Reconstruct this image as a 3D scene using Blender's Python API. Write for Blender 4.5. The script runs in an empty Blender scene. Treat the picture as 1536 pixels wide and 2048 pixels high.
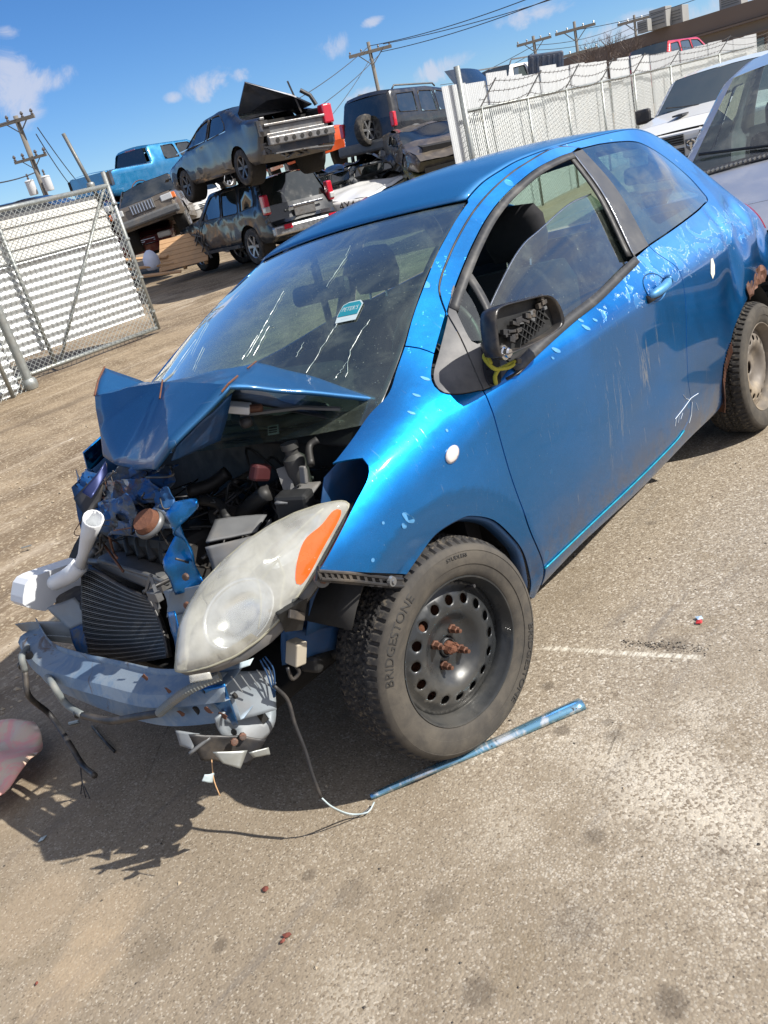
import bpy, bmesh, math, random
import numpy as np
from mathutils import Vector, Matrix, noise
from mathutils.geometry import delaunay_2d_cdt
random.seed(7); np.random.seed(7)
SC=bpy.context.scene; COL=SC.collection
# ---------------------------------------------------------------- camera
# the hatchback stands on an apron that falls away from the viewer: RC turns the car frame into the world frame
RC=Matrix([[0.9995613, -0.0011152, 0.0295966], [-0.0011152, 0.9971651, 0.0752366], [-0.0295966, -0.0752366, 0.9967264]])
CAMLOC=Vector((-1.261,-1.969,1.567))
cd=bpy.data.cameras.new('camera'); cam=bpy.data.objects.new('camera',cd); COL.objects.link(cam); SC.camera=cam
cd.sensor_fit='AUTO'; cd.sensor_width=36; cd.lens=27.537; cd.clip_start=.05; cd.clip_end=3000
_r=Vector((0.62869, -0.741803, -0.233405)); _u=Vector((0.452625, 0.104989, 0.885499)); _d=Vector((0.63236, 0.662349, -0.401764))
cam.matrix_world=Matrix(((_r.x,_u.x,-_d.x,CAMLOC.x),(_r.y,_u.y,-_d.y,CAMLOC.y),(_r.z,_u.z,-_d.z,CAMLOC.z),(0,0,0,1)))
# ---------------------------------------------------------------- light
SUNV=(RC@Vector((.52,-1.06,1.0))).normalized()
SUN_EL=math.asin(SUNV.z); SUN_AZ=math.atan2(SUNV.x,SUNV.y)
sd=bpy.data.lights.new('sun','SUN'); sd.energy=5.0; sd.angle=math.radians(.55); sd.color=(1,.95,.87)
so=bpy.data.objects.new('sun',sd); COL.objects.link(so); so.rotation_euler=SUNV.to_track_quat('Z','Y').to_euler(); so.location=(0,0,30)
SC.view_settings.view_transform='Standard'; SC.view_settings.look='None'; SC.view_settings.exposure=.56
SC.cycles.transparent_max_bounces=24; SC.view_settings.gamma=1
try: SC.view_settings.use_curve_mapping=False
except Exception: pass
W=bpy.data.worlds.new('World'); SC.world=W; W.use_nodes=True
nt=W.node_tree; N=nt.nodes; K=nt.links
for n in list(N): N.remove(n)
def wn(t,**k):
    n=N.new(t)
    for a,b in k.items(): setattr(n,a,b)
    return n
out=wn('ShaderNodeOutputWorld'); bg=wn('ShaderNodeBackground'); bg.inputs['Strength'].default_value=.075
sky=wn('ShaderNodeTexSky',sky_type='NISHITA',sun_disc=False,sun_elevation=SUN_EL,sun_rotation=SUN_AZ,altitude=1000,air_density=1.0,dust_density=.2,ozone_density=3.5)
tc=wn('ShaderNodeTexCoord'); K.new(bg.outputs[0],out.inputs[0])
hs=wn('ShaderNodeHueSaturation'); hs.inputs['Saturation'].default_value=1.12; hs.inputs['Value'].default_value=1.0; skm=wn('ShaderNodeMix',data_type='RGBA',blend_type='MULTIPLY'); skm.inputs['Factor'].default_value=1; skm.inputs['B'].default_value=(.86,1.0,1.22,1); K.new(sky.outputs[0],skm.inputs['A']); K.new(skm.outputs['Result'],hs.inputs['Color'])
def wm(op,a,b=None,c=None,clamp=False):
    n=wn('ShaderNodeMath',operation=op,use_clamp=clamp)
    for i,v in enumerate((a,b,c)):
        if v is None: continue
        if isinstance(v,(int,float)): n.inputs[i].default_value=v
        else: K.new(v,n.inputs[i])
    return n.outputs[0]
def wnoise(vec,scale,detail,rough=.55,dist=0):
    n=wn('ShaderNodeTexNoise'); n.inputs['Scale'].default_value=scale; n.inputs['Detail'].default_value=detail; n.inputs['Roughness'].default_value=rough; n.inputs['Distortion'].default_value=dist
    K.new(vec,n.inputs['Vector']); return n.outputs['Fac']
sep=wn('ShaderNodeSeparateXYZ'); K.new(tc.outputs['Generated'],sep.inputs[0])
# cloud layer: the direction is projected on a flat layer so clouds bunch towards the horizon
zc=wm('ADD',wm('MAXIMUM',sep.outputs[2],0),.12)
cx_=wm('DIVIDE',sep.outputs[0],zc); cy_=wm('DIVIDE',sep.outputs[1],zc)
cmb=wn('ShaderNodeCombineXYZ'); K.new(cx_,cmb.inputs[0]); K.new(cy_,cmb.inputs[1])
big=wnoise(cmb.outputs[0],.55,8,.62,.6)
# heavier broken cloud on the side away from the yard (seen in the windows)
side=wm('ADD',wm('MULTIPLY',sep.outputs[0],-.06),wm('MULTIPLY',sep.outputs[1],-.36))
up_=wn('ShaderNodeMapRange',interpolation_type='SMOOTHSTEP'); up_.inputs[1].default_value=.36; up_.inputs[2].default_value=.75; up_.inputs[4].default_value=.27; K.new(sep.outputs[2],up_.inputs[0])
cov=wm('ADD',wm('ADD',big,side),up_.outputs[0])
mr=wn('ShaderNodeMapRange',interpolation_type='SMOOTHSTEP'); mr.inputs[1].default_value=.47; mr.inputs[2].default_value=.78; K.new(cov,mr.inputs[0])
layer=mr.outputs[0]
# small separate cumulus
fine=wnoise(tc.outputs['Generated'],16,9,.66,.9)
def blob(dirv,tang,a,b):
    d=Vector(dirv).normalized(); t=Vector(tang); t=(t-t.dot(d)*d).normalized(); s=d.cross(t)
    def dot(v):
        n=wn('ShaderNodeVectorMath',operation='DOT_PRODUCT'); K.new(tc.outputs['Generated'],n.inputs[0]); n.inputs[1].default_value=v; return n.outputs['Value']
    q=wm('ADD',wm('POWER',wm('ABSOLUTE',wm('DIVIDE',dot(t),a)),2),wm('POWER',wm('ABSOLUTE',wm('DIVIDE',dot(s),b)),2))
    g=wm('MULTIPLY',wm('SUBTRACT',1,q,clamp=True),wm('GREATER_THAN',dot(d),0))
    return wm('MULTIPLY',g,1)
acc=None
for dv,tg,a,b in [((0.471,0.868,0.155),(0.876,-0.444,-0.189),0.0383,0.0479),((0.497,0.854,0.154),(0.864,-0.503,-0.016),0.0447,0.0166),((0.639,0.760,0.115),(0.760,-0.649,0.036),0.0396,0.0192),((0.661,0.741,0.116),(0.747,-0.663,-0.048),0.0192,0.0102),((0.603,0.790,0.111),(0.795,-0.605,-0.041),0.0140,0.0077),((0.739,0.663,0.120),(0.653,-0.751,0.096),0.0268,0.0179),((0.817,0.571,0.073),(0.562,-0.821,0.097),0.0543,0.0153),((0.865,0.493,0.097),(0.484,-0.871,0.084),0.0575,0.0140),((0.767,0.628,0.132),(0.620,-0.779,0.089),0.0192,0.0064),((0.479,0.855,0.199),(0.876,-0.475,-0.084),0.0192,0.0089),((0.944,0.326,0.048),(0.324,-0.946,0.009),0.0830,0.0255),((0.910,0.411,0.059),(0.409,-0.913,0.009),0.0575,0.0166),((0.754,0.654,0.068),(0.644,-0.758,0.103),0.0319,0.0102)]:
    g=blob(dv,tg,a,b); acc=g if acc is None else wm('MAXIMUM',acc,g)
mr2=wn('ShaderNodeMapRange',interpolation_type='SMOOTHSTEP'); mr2.inputs[1].default_value=.50; mr2.inputs[2].default_value=1.25
K.new(wm('ADD',wm('MULTIPLY',acc,.80),wm('MULTIPLY',wm('SUBTRACT',fine,.40),2.6)),mr2.inputs[0])
cum=wm('MULTIPLY',mr2.outputs[0],wm('MULTIPLY',acc,3.0,clamp=True))
mask=wm('MAXIMUM',layer,wm('MULTIPLY',cum,.72),clamp=True)
mx=wn('ShaderNodeMix',data_type='RGBA'); K.new(mask,mx.inputs['Factor']); K.new(hs.outputs[0],mx.inputs['A']); mx.inputs['B'].default_value=(6.2,6.4,7.4,1)
K.new(mx.outputs['Result'],bg.inputs['Color'])
# ---------------------------------------------------------------- helpers
def link(o,parent=None):
    COL.objects.link(o)
    if parent is not None: o.parent=parent
    return o
def tag(o,label=None,cat=None,group=None,kind=None):
    if label: o['label']=label
    if cat: o['category']=cat
    if group: o['group']=group
    if kind: o['kind']=kind
    return o
def empty(name,loc=(0,0,0),rot=(0,0,0),label=None,cat=None,group=None):
    o=bpy.data.objects.new(name,None); o.empty_display_size=.1; COL.objects.link(o); o.location=loc; o.rotation_euler=rot
    return tag(o,label,cat,group)
def mkobj(name,verts,faces,mat,parent=None,smooth=False,solid=0,offset=-1,bevel=0,bseg=2,autos=None,mats=None,fm=None):
    me=bpy.data.meshes.new(name); me.from_pydata([tuple(map(float,v)) for v in verts],[],[tuple(int(i) for i in f) for f in faces]); me.validate()
    if mats:
        for m in mats: me.materials.append(m)
        if fm is not None and len(fm)==len(me.polygons): me.polygons.foreach_set('material_index',fm)
    elif mat is not None: me.materials.append(mat)
    if smooth or autos: me.polygons.foreach_set('use_smooth',[True]*len(me.polygons))
    if autos:
        try: me.set_sharp_from_angle(angle=math.radians(autos))
        except Exception: pass
    me.update()
    o=bpy.data.objects.new(name,me); link(o,parent)
    if solid:
        m=o.modifiers.new('s','SOLIDIFY'); m.thickness=solid; m.offset=offset
    if bevel:
        m=o.modifiers.new('b','BEVEL'); m.width=bevel; m.segments=bseg; m.limit_method='ANGLE'; m.angle_limit=math.radians(35)
    return o
class MB:
    def __init__(s): s.v=[]; s.f=[]
    def add(s,v,f):
        b=len(s.v); s.v+= [tuple(p) for p in v]; s.f+=[tuple(i+b for i in q) for q in f]; return s
    def box(s,c,d,rot=None):
        x,y,z=[t/2 for t in d]; V=[Vector((a*x,b*y,e*z)) for a in(-1,1) for b in(-1,1) for e in(-1,1)]
        if rot is not None:
            M=rot if isinstance(rot,Matrix) else Euler3(rot)
            V=[M@v for v in V]
        V=[v+Vector(c) for v in V]
        return s.add(V,[(0,1,3,2),(4,6,7,5),(0,4,5,1),(2,3,7,6),(0,2,6,4),(1,5,7,3)])
    def bar(s,a,b,w,h=None,up=(0,0,1)):
        a=Vector(a);b=Vector(b);h=h or w; d=(b-a).normalized(); u=Vector(up)
        if abs(u.dot(d))>.98: u=Vector((1,0,0))
        r=d.cross(u).normalized()*w/2; u=r.cross(d).normalized()*h/2
        V=[a-r-u,a+r-u,a+r+u,a-r+u,b-r-u,b+r-u,b+r+u,b-r+u]
        return s.add(V,[(3,2,1,0),(4,5,6,7),(0,1,5,4),(1,2,6,5),(2,3,7,6),(3,0,4,7)])
    def tube(s,pts,r,n=8,cap=True):
        P=[Vector(p) for p in pts]; R=r if isinstance(r,(list,tuple)) else [r]*len(P)
        b=len(s.v); t0=(P[1]-P[0]).normalized(); u=Vector((0,0,1)) if abs(t0.z)<.9 else Vector((1,0,0)); u=(u-u.dot(t0)*t0).normalized()
        V=[];F=[]
        for i,p in enumerate(P):
            t=(P[min(i+1,len(P)-1)]-P[max(i-1,0)]); t=t.normalized() if t.length>1e-9 else t0
            u=(u-u.dot(t)*t); u=u.normalized() if u.length>1e-6 else Vector((1,0,0)); w=t.cross(u)
            for k in range(n):
                a=2*math.pi*k/n; V.append(p+(u*math.cos(a)+w*math.sin(a))*R[i])
        for i in range(len(P)-1):
            for k in range(n): F.append((i*n+k,i*n+(k+1)%n,(i+1)*n+(k+1)%n,(i+1)*n+k))
        if cap: F.append(tuple(range(n-1,-1,-1))); F.append(tuple((len(P)-1)*n+k for k in range(n)))
        return s.add(V,F)
    def lathe(s,prof,c,axis,n=32,cap=False):
        # prof: (radius, along axis)
        ax=Vector(axis).normalized(); u=Vector((0,0,1)) if abs(ax.z)<.9 else Vector((1,0,0)); u=(u-u.dot(ax)*ax).normalized(); w=ax.cross(u); c=Vector(c)
        V=[];F=[]
        for (r,h) in prof:
            for k in range(n):
                a=2*math.pi*k/n; V.append(c+ax*h+(u*math.cos(a)+w*math.sin(a))*r)
        for i in range(len(prof)-1):
            for k in range(n): F.append((i*n+k,i*n+(k+1)%n,(i+1)*n+(k+1)%n,(i+1)*n+k))
        if cap: F.append(tuple(range(n-1,-1,-1))); F.append(tuple((len(prof)-1)*n+k for k in range(n)))
        return s.add(V,F)
    def poly(s,pts,nrm,th):
        # flat polygon extruded along nrm
        n=len(pts); d=Vector(nrm).normalized()*th; P=[Vector(p) for p in pts]
        return s.add(P+[p+d for p in P],[tuple(range(n)),tuple(range(2*n-1,n-1,-1))]+[(i,(i+1)%n,n+(i+1)%n,n+i) for i in range(n)])
    def build(s,name,mat,parent=None,**k): return mkobj(name,s.v,s.f,mat,parent,**k)
def Euler3(r):
    from mathutils import Euler
    return Euler(r).to_matrix()
def crv(pts,n=8,closed=False):
    # Catmull-Rom through points (any dimension)
    P=[np.array(p,float) for p in pts]; m=len(P); R=[]
    rng=range(m) if closed else range(m-1)
    for i in rng:
        p1=P[i];p2=P[(i+1)%m]; p0=P[i-1] if (i>0 or closed) else 2*p1-p2; p3=P[(i+2)%m] if (i+2<m or closed) else 2*p2-p1
        for k in range(n):
            t=k/n; R.append(.5*((2*p1)+(p2-p0)*t+(2*p0-5*p1+4*p2-p3)*t*t+(3*p1-p0-3*p2+p3)*t**3))
    if not closed: R.append(P[-1])
    return [tuple(p) for p in R]
def resample(pts,step,closed=False):
    P=[np.array(p,float) for p in pts]
    if closed: P=P+[P[0]]
    d=[0]
    for a,b in zip(P,P[1:]): d.append(d[-1]+np.linalg.norm(b-a))
    n=max(1,int(round(d[-1]/step))); t=np.linspace(0,d[-1],n+1)
    A=np.array(P); R=np.stack([np.interp(t,d,A[:,k]) for k in range(A.shape[1])],-1)
    return [tuple(p) for p in (R[:-1] if closed else R)]
def path(*segs,step=.015):
    # segments: list of points; smooth through each segment, corners between segments
    out=[]
    for s in segs:
        c=crv(s,8) if len(s)>2 else s
        c=resample(c,step)
        if out and np.linalg.norm(np.array(out[-1])-np.array(c[0]))<1e-6: c=c[1:]
        out+=c
    if np.linalg.norm(np.array(out[-1])-np.array(out[0]))<1e-6: out=out[:-1]
    return out
def area2(p):
    a=np.array(p); x,y=a[:,0],a[:,1]; return .5*float(np.sum(x*np.roll(y,-1)-np.roll(x,-1)*y))
def inset(p,d):
    a=np.array(p,float); s=1 if area2(p)>0 else -1
    e=np.roll(a,-1,0)-a; e/=np.maximum(np.linalg.norm(e,axis=1,keepdims=True),1e-9); n=np.stack([-e[:,1],e[:,0]],-1)*s
    m=n+np.roll(n,1,0); l=np.linalg.norm(m,axis=1,keepdims=True); m=m/np.maximum(l,1e-6); k=d/np.clip(np.sum(m*n,1,keepdims=True),.5,1)
    return [tuple(q) for q in a+m*k]
def inpoly(x,y,poly):
    a=np.array(poly); xi,yi=a[:,0],a[:,1]; xj,yj=np.roll(xi,1),np.roll(yi,1)
    c=np.zeros(len(x),bool)
    for i in range(len(a)):
        if yi[i]==yj[i]: continue
        t=((yi[i]>y)!=(yj[i]>y))&(x<(xj[i]-xi[i])*(y-yi[i])/(yj[i]-yi[i])+xi[i]); c^=t
    return c
def segdist(x,y,poly):
    a=np.array(poly); b=np.roll(a,-1,0); d=np.full(len(x),1e9)
    for (x0,y0),(x1,y1) in zip(a,b):
        vx,vy=x1-x0,y1-y0; l=max(vx*vx+vy*vy,1e-12); t=np.clip(((x-x0)*vx+(y-y0)*vy)/l,0,1)
        d=np.minimum(d,np.hypot(x-x0-t*vx,y-y0-t*vy))
    return d
def fill(poly,holes=(),step=.02,extra=()):
    """triangulate a 2D region with an even interior grid"""
    a=np.array(poly); x0,y0=a.min(0); x1,y1=a.max(0)
    gx,gy=np.meshgrid(np.arange(x0,x1,step),np.arange(y0,y1,step)); gx=gx+(np.arange(gx.shape[0])%2)[:,None]*step/2
    gx=gx.ravel();gy=gy.ravel(); k=inpoly(gx,gy,poly)&(segdist(gx,gy,poly)>step*.55)
    for h in holes:
        if k.any(): k&=~inpoly(gx,gy,h)&(segdist(gx,gy,h)>step*.55)
    V=[Vector(p) for p in poly]; E=[(i,(i+1)%len(poly)) for i in range(len(poly))]
    for h in holes:
        b=len(V); V+=[Vector(p) for p in h]; E+=[(b+i,b+(i+1)%len(h)) for i in range(len(h))]
    V+=[Vector((float(p),float(q))) for p,q in zip(gx[k],gy[k])]
    V+=[Vector(p) for p in extra]
    r=delaunay_2d_cdt(V,E,[],0,1e-6)
    P=np.array([tuple(p) for p in r[0]]); F=np.array([tuple(f) for f in r[2]])
    c=P[F].mean(1); k=inpoly(c[:,0],c[:,1],poly)
    for h in holes: k&=~inpoly(c[:,0],c[:,1],h)
    F=F[k]
    # consistent winding
    A=P[F]; s=(A[:,1,0]-A[:,0,0])*(A[:,2,1]-A[:,0,1])-(A[:,1,1]-A[:,0,1])*(A[:,2,0]-A[:,0,0]); F[s<0]=F[s<0][:,::-1]
    return P,F
def circle(c,r,n=16,ph=0,ry=None): return [(c[0]+r*math.cos(ph+2*math.pi*k/n),c[1]+(ry or r)*math.sin(ph+2*math.pi*k/n)) for k in range(n)]
def grid_faces(nu,nv): return [(i*nv+j,i*nv+j+1,(i+1)*nv+j+1,(i+1)*nv+j) for i in range(nu-1) for j in range(nv-1)]
def patch(rows,name,mat,parent,**k):
    nu=len(rows);nv=len(rows[0]); return mkobj(name,[p for r in rows for p in r],grid_faces(nu,nv),mat,parent,**k)
def text2d(s,size,depth=0):
    c=bpy.data.curves.new('t','FONT'); c.body=s; c.size=size; c.align_x='CENTER'; c.align_y='CENTER'; c.resolution_u=3
    o=bpy.data.objects.new('t',c); COL.objects.link(o); dg=bpy.context.evaluated_depsgraph_get(); dg.update()
    m=o.evaluated_get(dg).to_mesh(); V=[tuple(v.co) for v in m.vertices]; F=[tuple(p.vertices) for p in m.polygons]
    bpy.data.objects.remove(o); bpy.data.curves.remove(c); return V,F
# ---------------------------------------------------------------- materials
class MT:
    def __init__(s,name):
        s.m=bpy.data.materials.new(name); s.m.use_nodes=True; s.t=s.m.node_tree; s.n=s.t.nodes; s.l=s.t.links
        s.b=s.n['Principled BSDF']; s.out=s.n['Material Output']; s._o=None
    def node(s,t,**k):
        n=s.n.new(t)
        for a,b in k.items(): setattr(n,a,b)
        return n
    def obj(s):
        if s._o is None: s._o=s.node('ShaderNodeTexCoord')
        return s._o.outputs['Object']
    def mapp(s,scale=(1,1,1),rot=(0,0,0),loc=(0,0,0)):
        n=s.node('ShaderNodeMapping'); s.l.new(s.obj(),n.inputs[0]); n.inputs['Scale'].default_value=scale; n.inputs['Rotation'].default_value=rot; n.inputs['Location'].default_value=loc; return n.outputs[0]
    def noise(s,scale,detail=4,rough=.55,vec=None,dist=0,out='Fac'):
        n=s.node('ShaderNodeTexNoise'); n.inputs['Scale'].default_value=scale; n.inputs['Detail'].default_value=detail; n.inputs['Roughness'].default_value=rough; n.inputs['Distortion'].default_value=dist
        s.l.new(vec if vec is not None else s.obj(),n.inputs['Vector']); return n.outputs[out]
    def voro(s,scale,vec=None,feature='F1',out='Distance',rnd=1):
        n=s.node('ShaderNodeTexVoronoi',feature=feature); n.inputs['Scale'].default_value=scale; n.inputs['Randomness'].default_value=rnd
        s.l.new(vec if vec is not None else s.obj(),n.inputs['Vector']); return n.outputs[out]
    def math(s,op,a,b=None,c=None,clamp=False):
        n=s.node('ShaderNodeMath',operation=op,use_clamp=clamp)
        for i,v in enumerate((a,b,c)):
            if v is None: continue
            if isinstance(v,(int,float)): n.inputs[i].default_value=v
            else: s.l.new(v,n.inputs[i])
        return n.outputs[0]
    def ramp(s,v,a,b,lo=0,hi=1,smooth=True):
        n=s.node('ShaderNodeMapRange',interpolation_type='SMOOTHSTEP' if smooth else 'LINEAR'); s.l.new(v,n.inputs[0])
        for i,x in enumerate((a,b,lo,hi)): n.inputs[i+1].default_value=x
        return n.outputs[0]
    def mix(s,f,a,b):
        n=s.node('ShaderNodeMix',data_type='RGBA')
        for k,v in (('Factor',f),('A',a),('B',b)):
            if isinstance(v,(int,float)): n.inputs[k].default_value=v
            elif isinstance(v,tuple): n.inputs[k].default_value=v if len(v)==4 else (*v,1)
            else: s.l.new(v,n.inputs[k])
        return n.outputs['Result']
    def sepxyz(s,v=None):
        n=s.node('ShaderNodeSeparateXYZ'); s.l.new(v if v is not None else s.obj(),n.inputs[0]); return n.outputs
    def set(s,**k):
        nm=dict(base='Base Color',rough='Roughness',metal='Metallic',coat='Coat Weight',crough='Coat Roughness',spec='Specular IOR Level',trans='Transmission Weight',ior='IOR',alpha='Alpha',emis='Emission Color',estr='Emission Strength',sheen='Sheen Weight',sss='Subsurface Weight')
        for a,v in k.items():
            i=s.b.inputs[nm[a]]
            if isinstance(v,tuple): i.default_value=v if len(v)==4 else (*v,1)
            elif isinstance(v,(int,float)): i.default_value=v
            else: s.l.new(v,i)
        return s
    def bump(s,h,strength=.3,dist=.01):
        n=s.node('ShaderNodeBump'); n.inputs['Strength'].default_value=strength; n.inputs['Distance'].default_value=dist; s.l.new(h,n.inputs['Height'])
        s.l.new(n.outputs[0],s.b.inputs['Normal']); return n
def simple(name,col,rough=.5,metal=0,var=.15,sc=12,dirt=None,dirtamt=.35,bump=0,bsc=60,coat=0,spec=.5):
    """base colour with a little uneven wear and optional dust"""
    m=MT(name); n=m.noise(sc,5,.6)
    a=tuple(max(0,c*(1-var)) for c in col); b=tuple(min(1,c*(1+var)) for c in col)
    c=m.mix(n,a,b)
    if dirt: c=m.mix(m.ramp(m.noise(sc*.35,6,.65),.45,.7,0,dirtamt),c,dirt)
    m.set(base=c,rough=m.ramp(m.noise(sc*2,3),.3,.7,max(.02,rough-.08),min(1,rough+.08)),metal=metal,coat=coat,spec=spec)
    if bump: m.bump(m.noise(bsc,4),bump,.004)
    return m.m
DUST=(.30,.24,.17)
def carpaint(name,col,metal=.5,rough=.38,coat=1,dirt=.25,dcol=DUST):
    m=MT(name); n=m.noise(5,5,.6); sp=m.noise(90,2)
    c=m.mix(m.ramp(n,.35,.8,0,dirt),col,dcol); c=m.mix(m.ramp(sp,.68,.78,0,.35),c,tuple(min(1,x*1.8+.04) for x in col))
    m.set(base=c,rough=m.ramp(n,.3,.75,rough,rough+.2),metal=metal,coat=coat,crough=.06)
    return m.m
def glassmat(name,tint=(.80,.93,.88),rough=0.0,ref=1.0,clear=.85,haze=0.0,dusthazec=(.44,.45,.40)):
    """thin pane: mostly see-through, mirror-like at grazing angles"""
    m=MT(name); tr=m.node('ShaderNodeBsdfTransparent'); gl=m.node('ShaderNodeBsdfGlossy'); gl.inputs['Roughness'].default_value=max(rough,.015); gl.inputs['Color'].default_value=(1,1,1,1)
    tr.inputs[0].default_value=(*[t*clear for t in tint],1)
    lw=m.node('ShaderNodeLayerWeight'); lw.inputs[0].default_value=.5; fr=m.math('ADD',m.math('MULTIPLY',m.math('POWER',lw.outputs['Facing'],4.2),.95),.05)
    mxs=m.node('ShaderNodeMixShader'); m.l.new(m.math('MULTIPLY',fr,1.5*ref,clamp=True),mxs.inputs[0]); m.l.new(tr.outputs[0],mxs.inputs[1]); m.l.new(gl.outputs[0],mxs.inputs[2])
    df=m.node('ShaderNodeBsdfDiffuse'); df.inputs['Color'].default_value=(*dusthazec,1)
    dust=m.ramp(m.noise(7,7,.7,dist=.5),.42,.8,.012+haze*.5,.13+haze); spk=m.ramp(m.noise(160,2),.70,.76,0,.5)  # dust film; haze adds a pale stand-in for reflected cloud
    mx2=m.node('ShaderNodeMixShader'); m.l.new(m.math('ADD',dust,spk,clamp=True),mx2.inputs[0]); m.l.new(mxs.outputs[0],mx2.inputs[1]); m.l.new(df.outputs[0],mx2.inputs[2])
    m.l.new(mx2.outputs[0],m.out.inputs['Surface']); return m.m
def darkglass(name,col=(.015,.02,.02)):
    m=MT(name); m.set(base=m.mix(m.ramp(m.noise(3,5,.6),.45,.75,0,.2),col,(.12,.11,.09)),rough=m.ramp(m.noise(6,4),.4,.8,.03,.2),spec=.8,coat=1,crough=.02); return m.m
M={}

# ---------------------------------------------------------------- ground
def softp(v,k=.02): return np.where(v>20*k,v,k*np.log1p(np.exp(np.clip(v/k,-40,40))))
def gh(x,y):
    x=np.asarray(x,float);y=np.asarray(y,float)
    p=-(RC[0][2]*x+RC[1][2]*y)/RC[2][2]
    h=-.15+softp(p+.15); h=.36-softp(.36-h)
    r=np.hypot(x,y); return h+.012*np.clip(r-8,0,30)
def ground_mat():
    m=MT('yard_ground'); P=m.obj(); X=m.sepxyz()
    w=m.noise(.55,6,.6,dist=.6)
    # concrete apron near, packed dirt beyond
    far=m.math('ADD',m.math('ADD',m.math('MULTIPLY',X[1],.55),m.math('MULTIPLY',X[0],-.22)),m.math('MULTIPLY',m.math('SUBTRACT',w,.5),1.6))
    dirt=m.ramp(far,.15,1.15)
    vcol=m.voro(150,out='Color',rnd=.95); vd=m.voro(150,rnd=.95)
    vs=m.node('ShaderNodeSeparateColor'); m.l.new(vcol,vs.inputs[0])
    agg=m.mix(vs.outputs[0],(.215,.175,.13),(.37,.315,.24)); agg=m.mix(m.ramp(vs.outputs[1],.80,.9,0,.8),agg,(.16,.125,.09)); agg=m.mix(m.ramp(vs.outputs[2],.88,.95,0,.6),agg,(.66,.61,.52))
    paste=m.mix(m.noise(4,7,.65),(.165,.13,.09),(.31,.255,.185))
    wear=m.ramp(m.math('ADD',m.math('ADD',m.noise(1.3,6,.65,dist=.4),m.math('MULTIPLY',m.noise(22,3),.25)),m.math('ADD',m.math('MULTIPLY',X[0],.10),m.math('MULTIPLY',X[1],-.13))),.62,.86)
    conc=m.mix(m.math('ADD',m.math('MULTIPLY',wear,.70),.22),paste,agg)
    v2=m.voro(240,out='Color',rnd=1); v2s=m.node('ShaderNodeSeparateColor'); m.l.new(v2,v2s.inputs[0])
    conc=m.mix(m.ramp(v2s.outputs[0],.88,.96,0,.6),conc,(.10,.08,.06)); conc=m.mix(m.ramp(v2s.outputs[1],.9,.97,0,.4),conc,(.60,.55,.46))
    # pale scoured patch at the right of the wheel, dusty tint elsewhere
    pp=m.node('ShaderNodeVectorMath',operation='DISTANCE'); m.l.new(P,pp.inputs[0]); pp.inputs[1].default_value=(0.051,-1.297,0.096)
    pale=m.math('MULTIPLY',m.ramp(pp.outputs['Value'],.15,.75,1,0),m.ramp(m.noise(9,6,.7),.40,.62))
    conc=m.mix(m.math('MULTIPLY',m.math('MULTIPLY',pale,m.ramp(vd,.25,.5,1,.1)),.6),conc,(.62,.57,.48))
    # tyre streaks crossing the apron and darker grey scuffs
    sv=m.mapp(scale=(1.1,9,1),rot=(0,0,math.radians(62)),loc=(0,0,0)); st=m.noise(1.0,6,.65,vec=sv,dist=.5)
    conc=m.mix(m.ramp(st,.56,.70,0,.55),conc,(.155,.135,.115))
    stain=m.ramp(m.noise(2.2,7,.7,dist=.9),.56,.72,0,.6); conc=m.mix(stain,conc,(.19,.145,.09))
    # spilt fluid spots where the photograph has them, a pale cement smear and a scraped white line
    def near(c,r,soft=.5,nz=.35):
        q=m.node('ShaderNodeVectorMath',operation='DISTANCE'); m.l.new(P,q.inputs[0]); q.inputs[1].default_value=c
        return m.ramp(m.math('ADD',q.outputs['Value'],m.math('MULTIPLY',m.math('SUBTRACT',edn,.5),r*nz*2)),r*(1-soft),r*(1+soft*.4),1,0)
    edn=m.noise(18,5,.65)
    for c,r,a_ in (((-0.462,-1.523,0.129),.035,.6),((0.153,-1.119,0.080),.030,.55),((0.195,-1.078,0.076),.018,.5),((-0.617,-1.205,0.109),.038,.5),((-0.816,-0.620,0.071),.022,.55),((-0.573,-0.669,0.067),.022,.5),((-0.174,-1.228,0.098),.026,.5),((0.287,-0.839,0.055),.022,.5),((0.594,-1.102,0.066),.05,.45),((-0.568,-0.807,0.078),.05,.3),((-0.399,-1.298,0.110),.06,.3),((-0.912,-0.468,0.062),.06,.3),((-0.480,-1.009,0.090),.05,.3),((-0.099,-1.478,0.114),.05,.35)):
        conc=m.mix(m.math('MULTIPLY',near(c,r),a_),conc,(.085,.068,.052))
    for c,r,a_ in (((0.051,-1.297,0.096),.17,.55),((-0.011,-1.468,0.111),.14,.5),((0.081,-1.084,0.079),.10,.3),((0.326,-1.277,0.087),.10,.3),((-0.757,-0.988,0.097),.12,.25),((-0.251,-1.019,0.084),.10,.25)):
        conc=m.mix(m.math('MULTIPLY',m.math('MULTIPLY',near(c,r,.9,.6),m.ramp(vs.outputs[0],.25,.5)),a_),conc,(.60,.54,.44))
    for c,r,a_ in (((-0.912,-0.262,0.047),.10,.22),((-1.000,-0.333,0.055),.10,.22),((-1.025,-0.045,0.034),.14,.2),((-1.089,-0.355,0.059),.10,.2)):
        conc=m.mix(m.math('MULTIPLY',near(c,r,.35,.5),a_),conc,(.45,.34,.22))
    ck=m.voro(1.15,vec=None,feature='DISTANCE_TO_EDGE'); ckm=m.math('MULTIPLY',m.ramp(m.math('ADD',ck,m.math('MULTIPLY',m.noise(14,5,.7),.03)),.013,.019,1,0),m.ramp(m.noise(1.6,3),.50,.58)); conc=m.mix(m.math('MULTIPLY',ckm,.55),conc,(.07,.055,.04))
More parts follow.
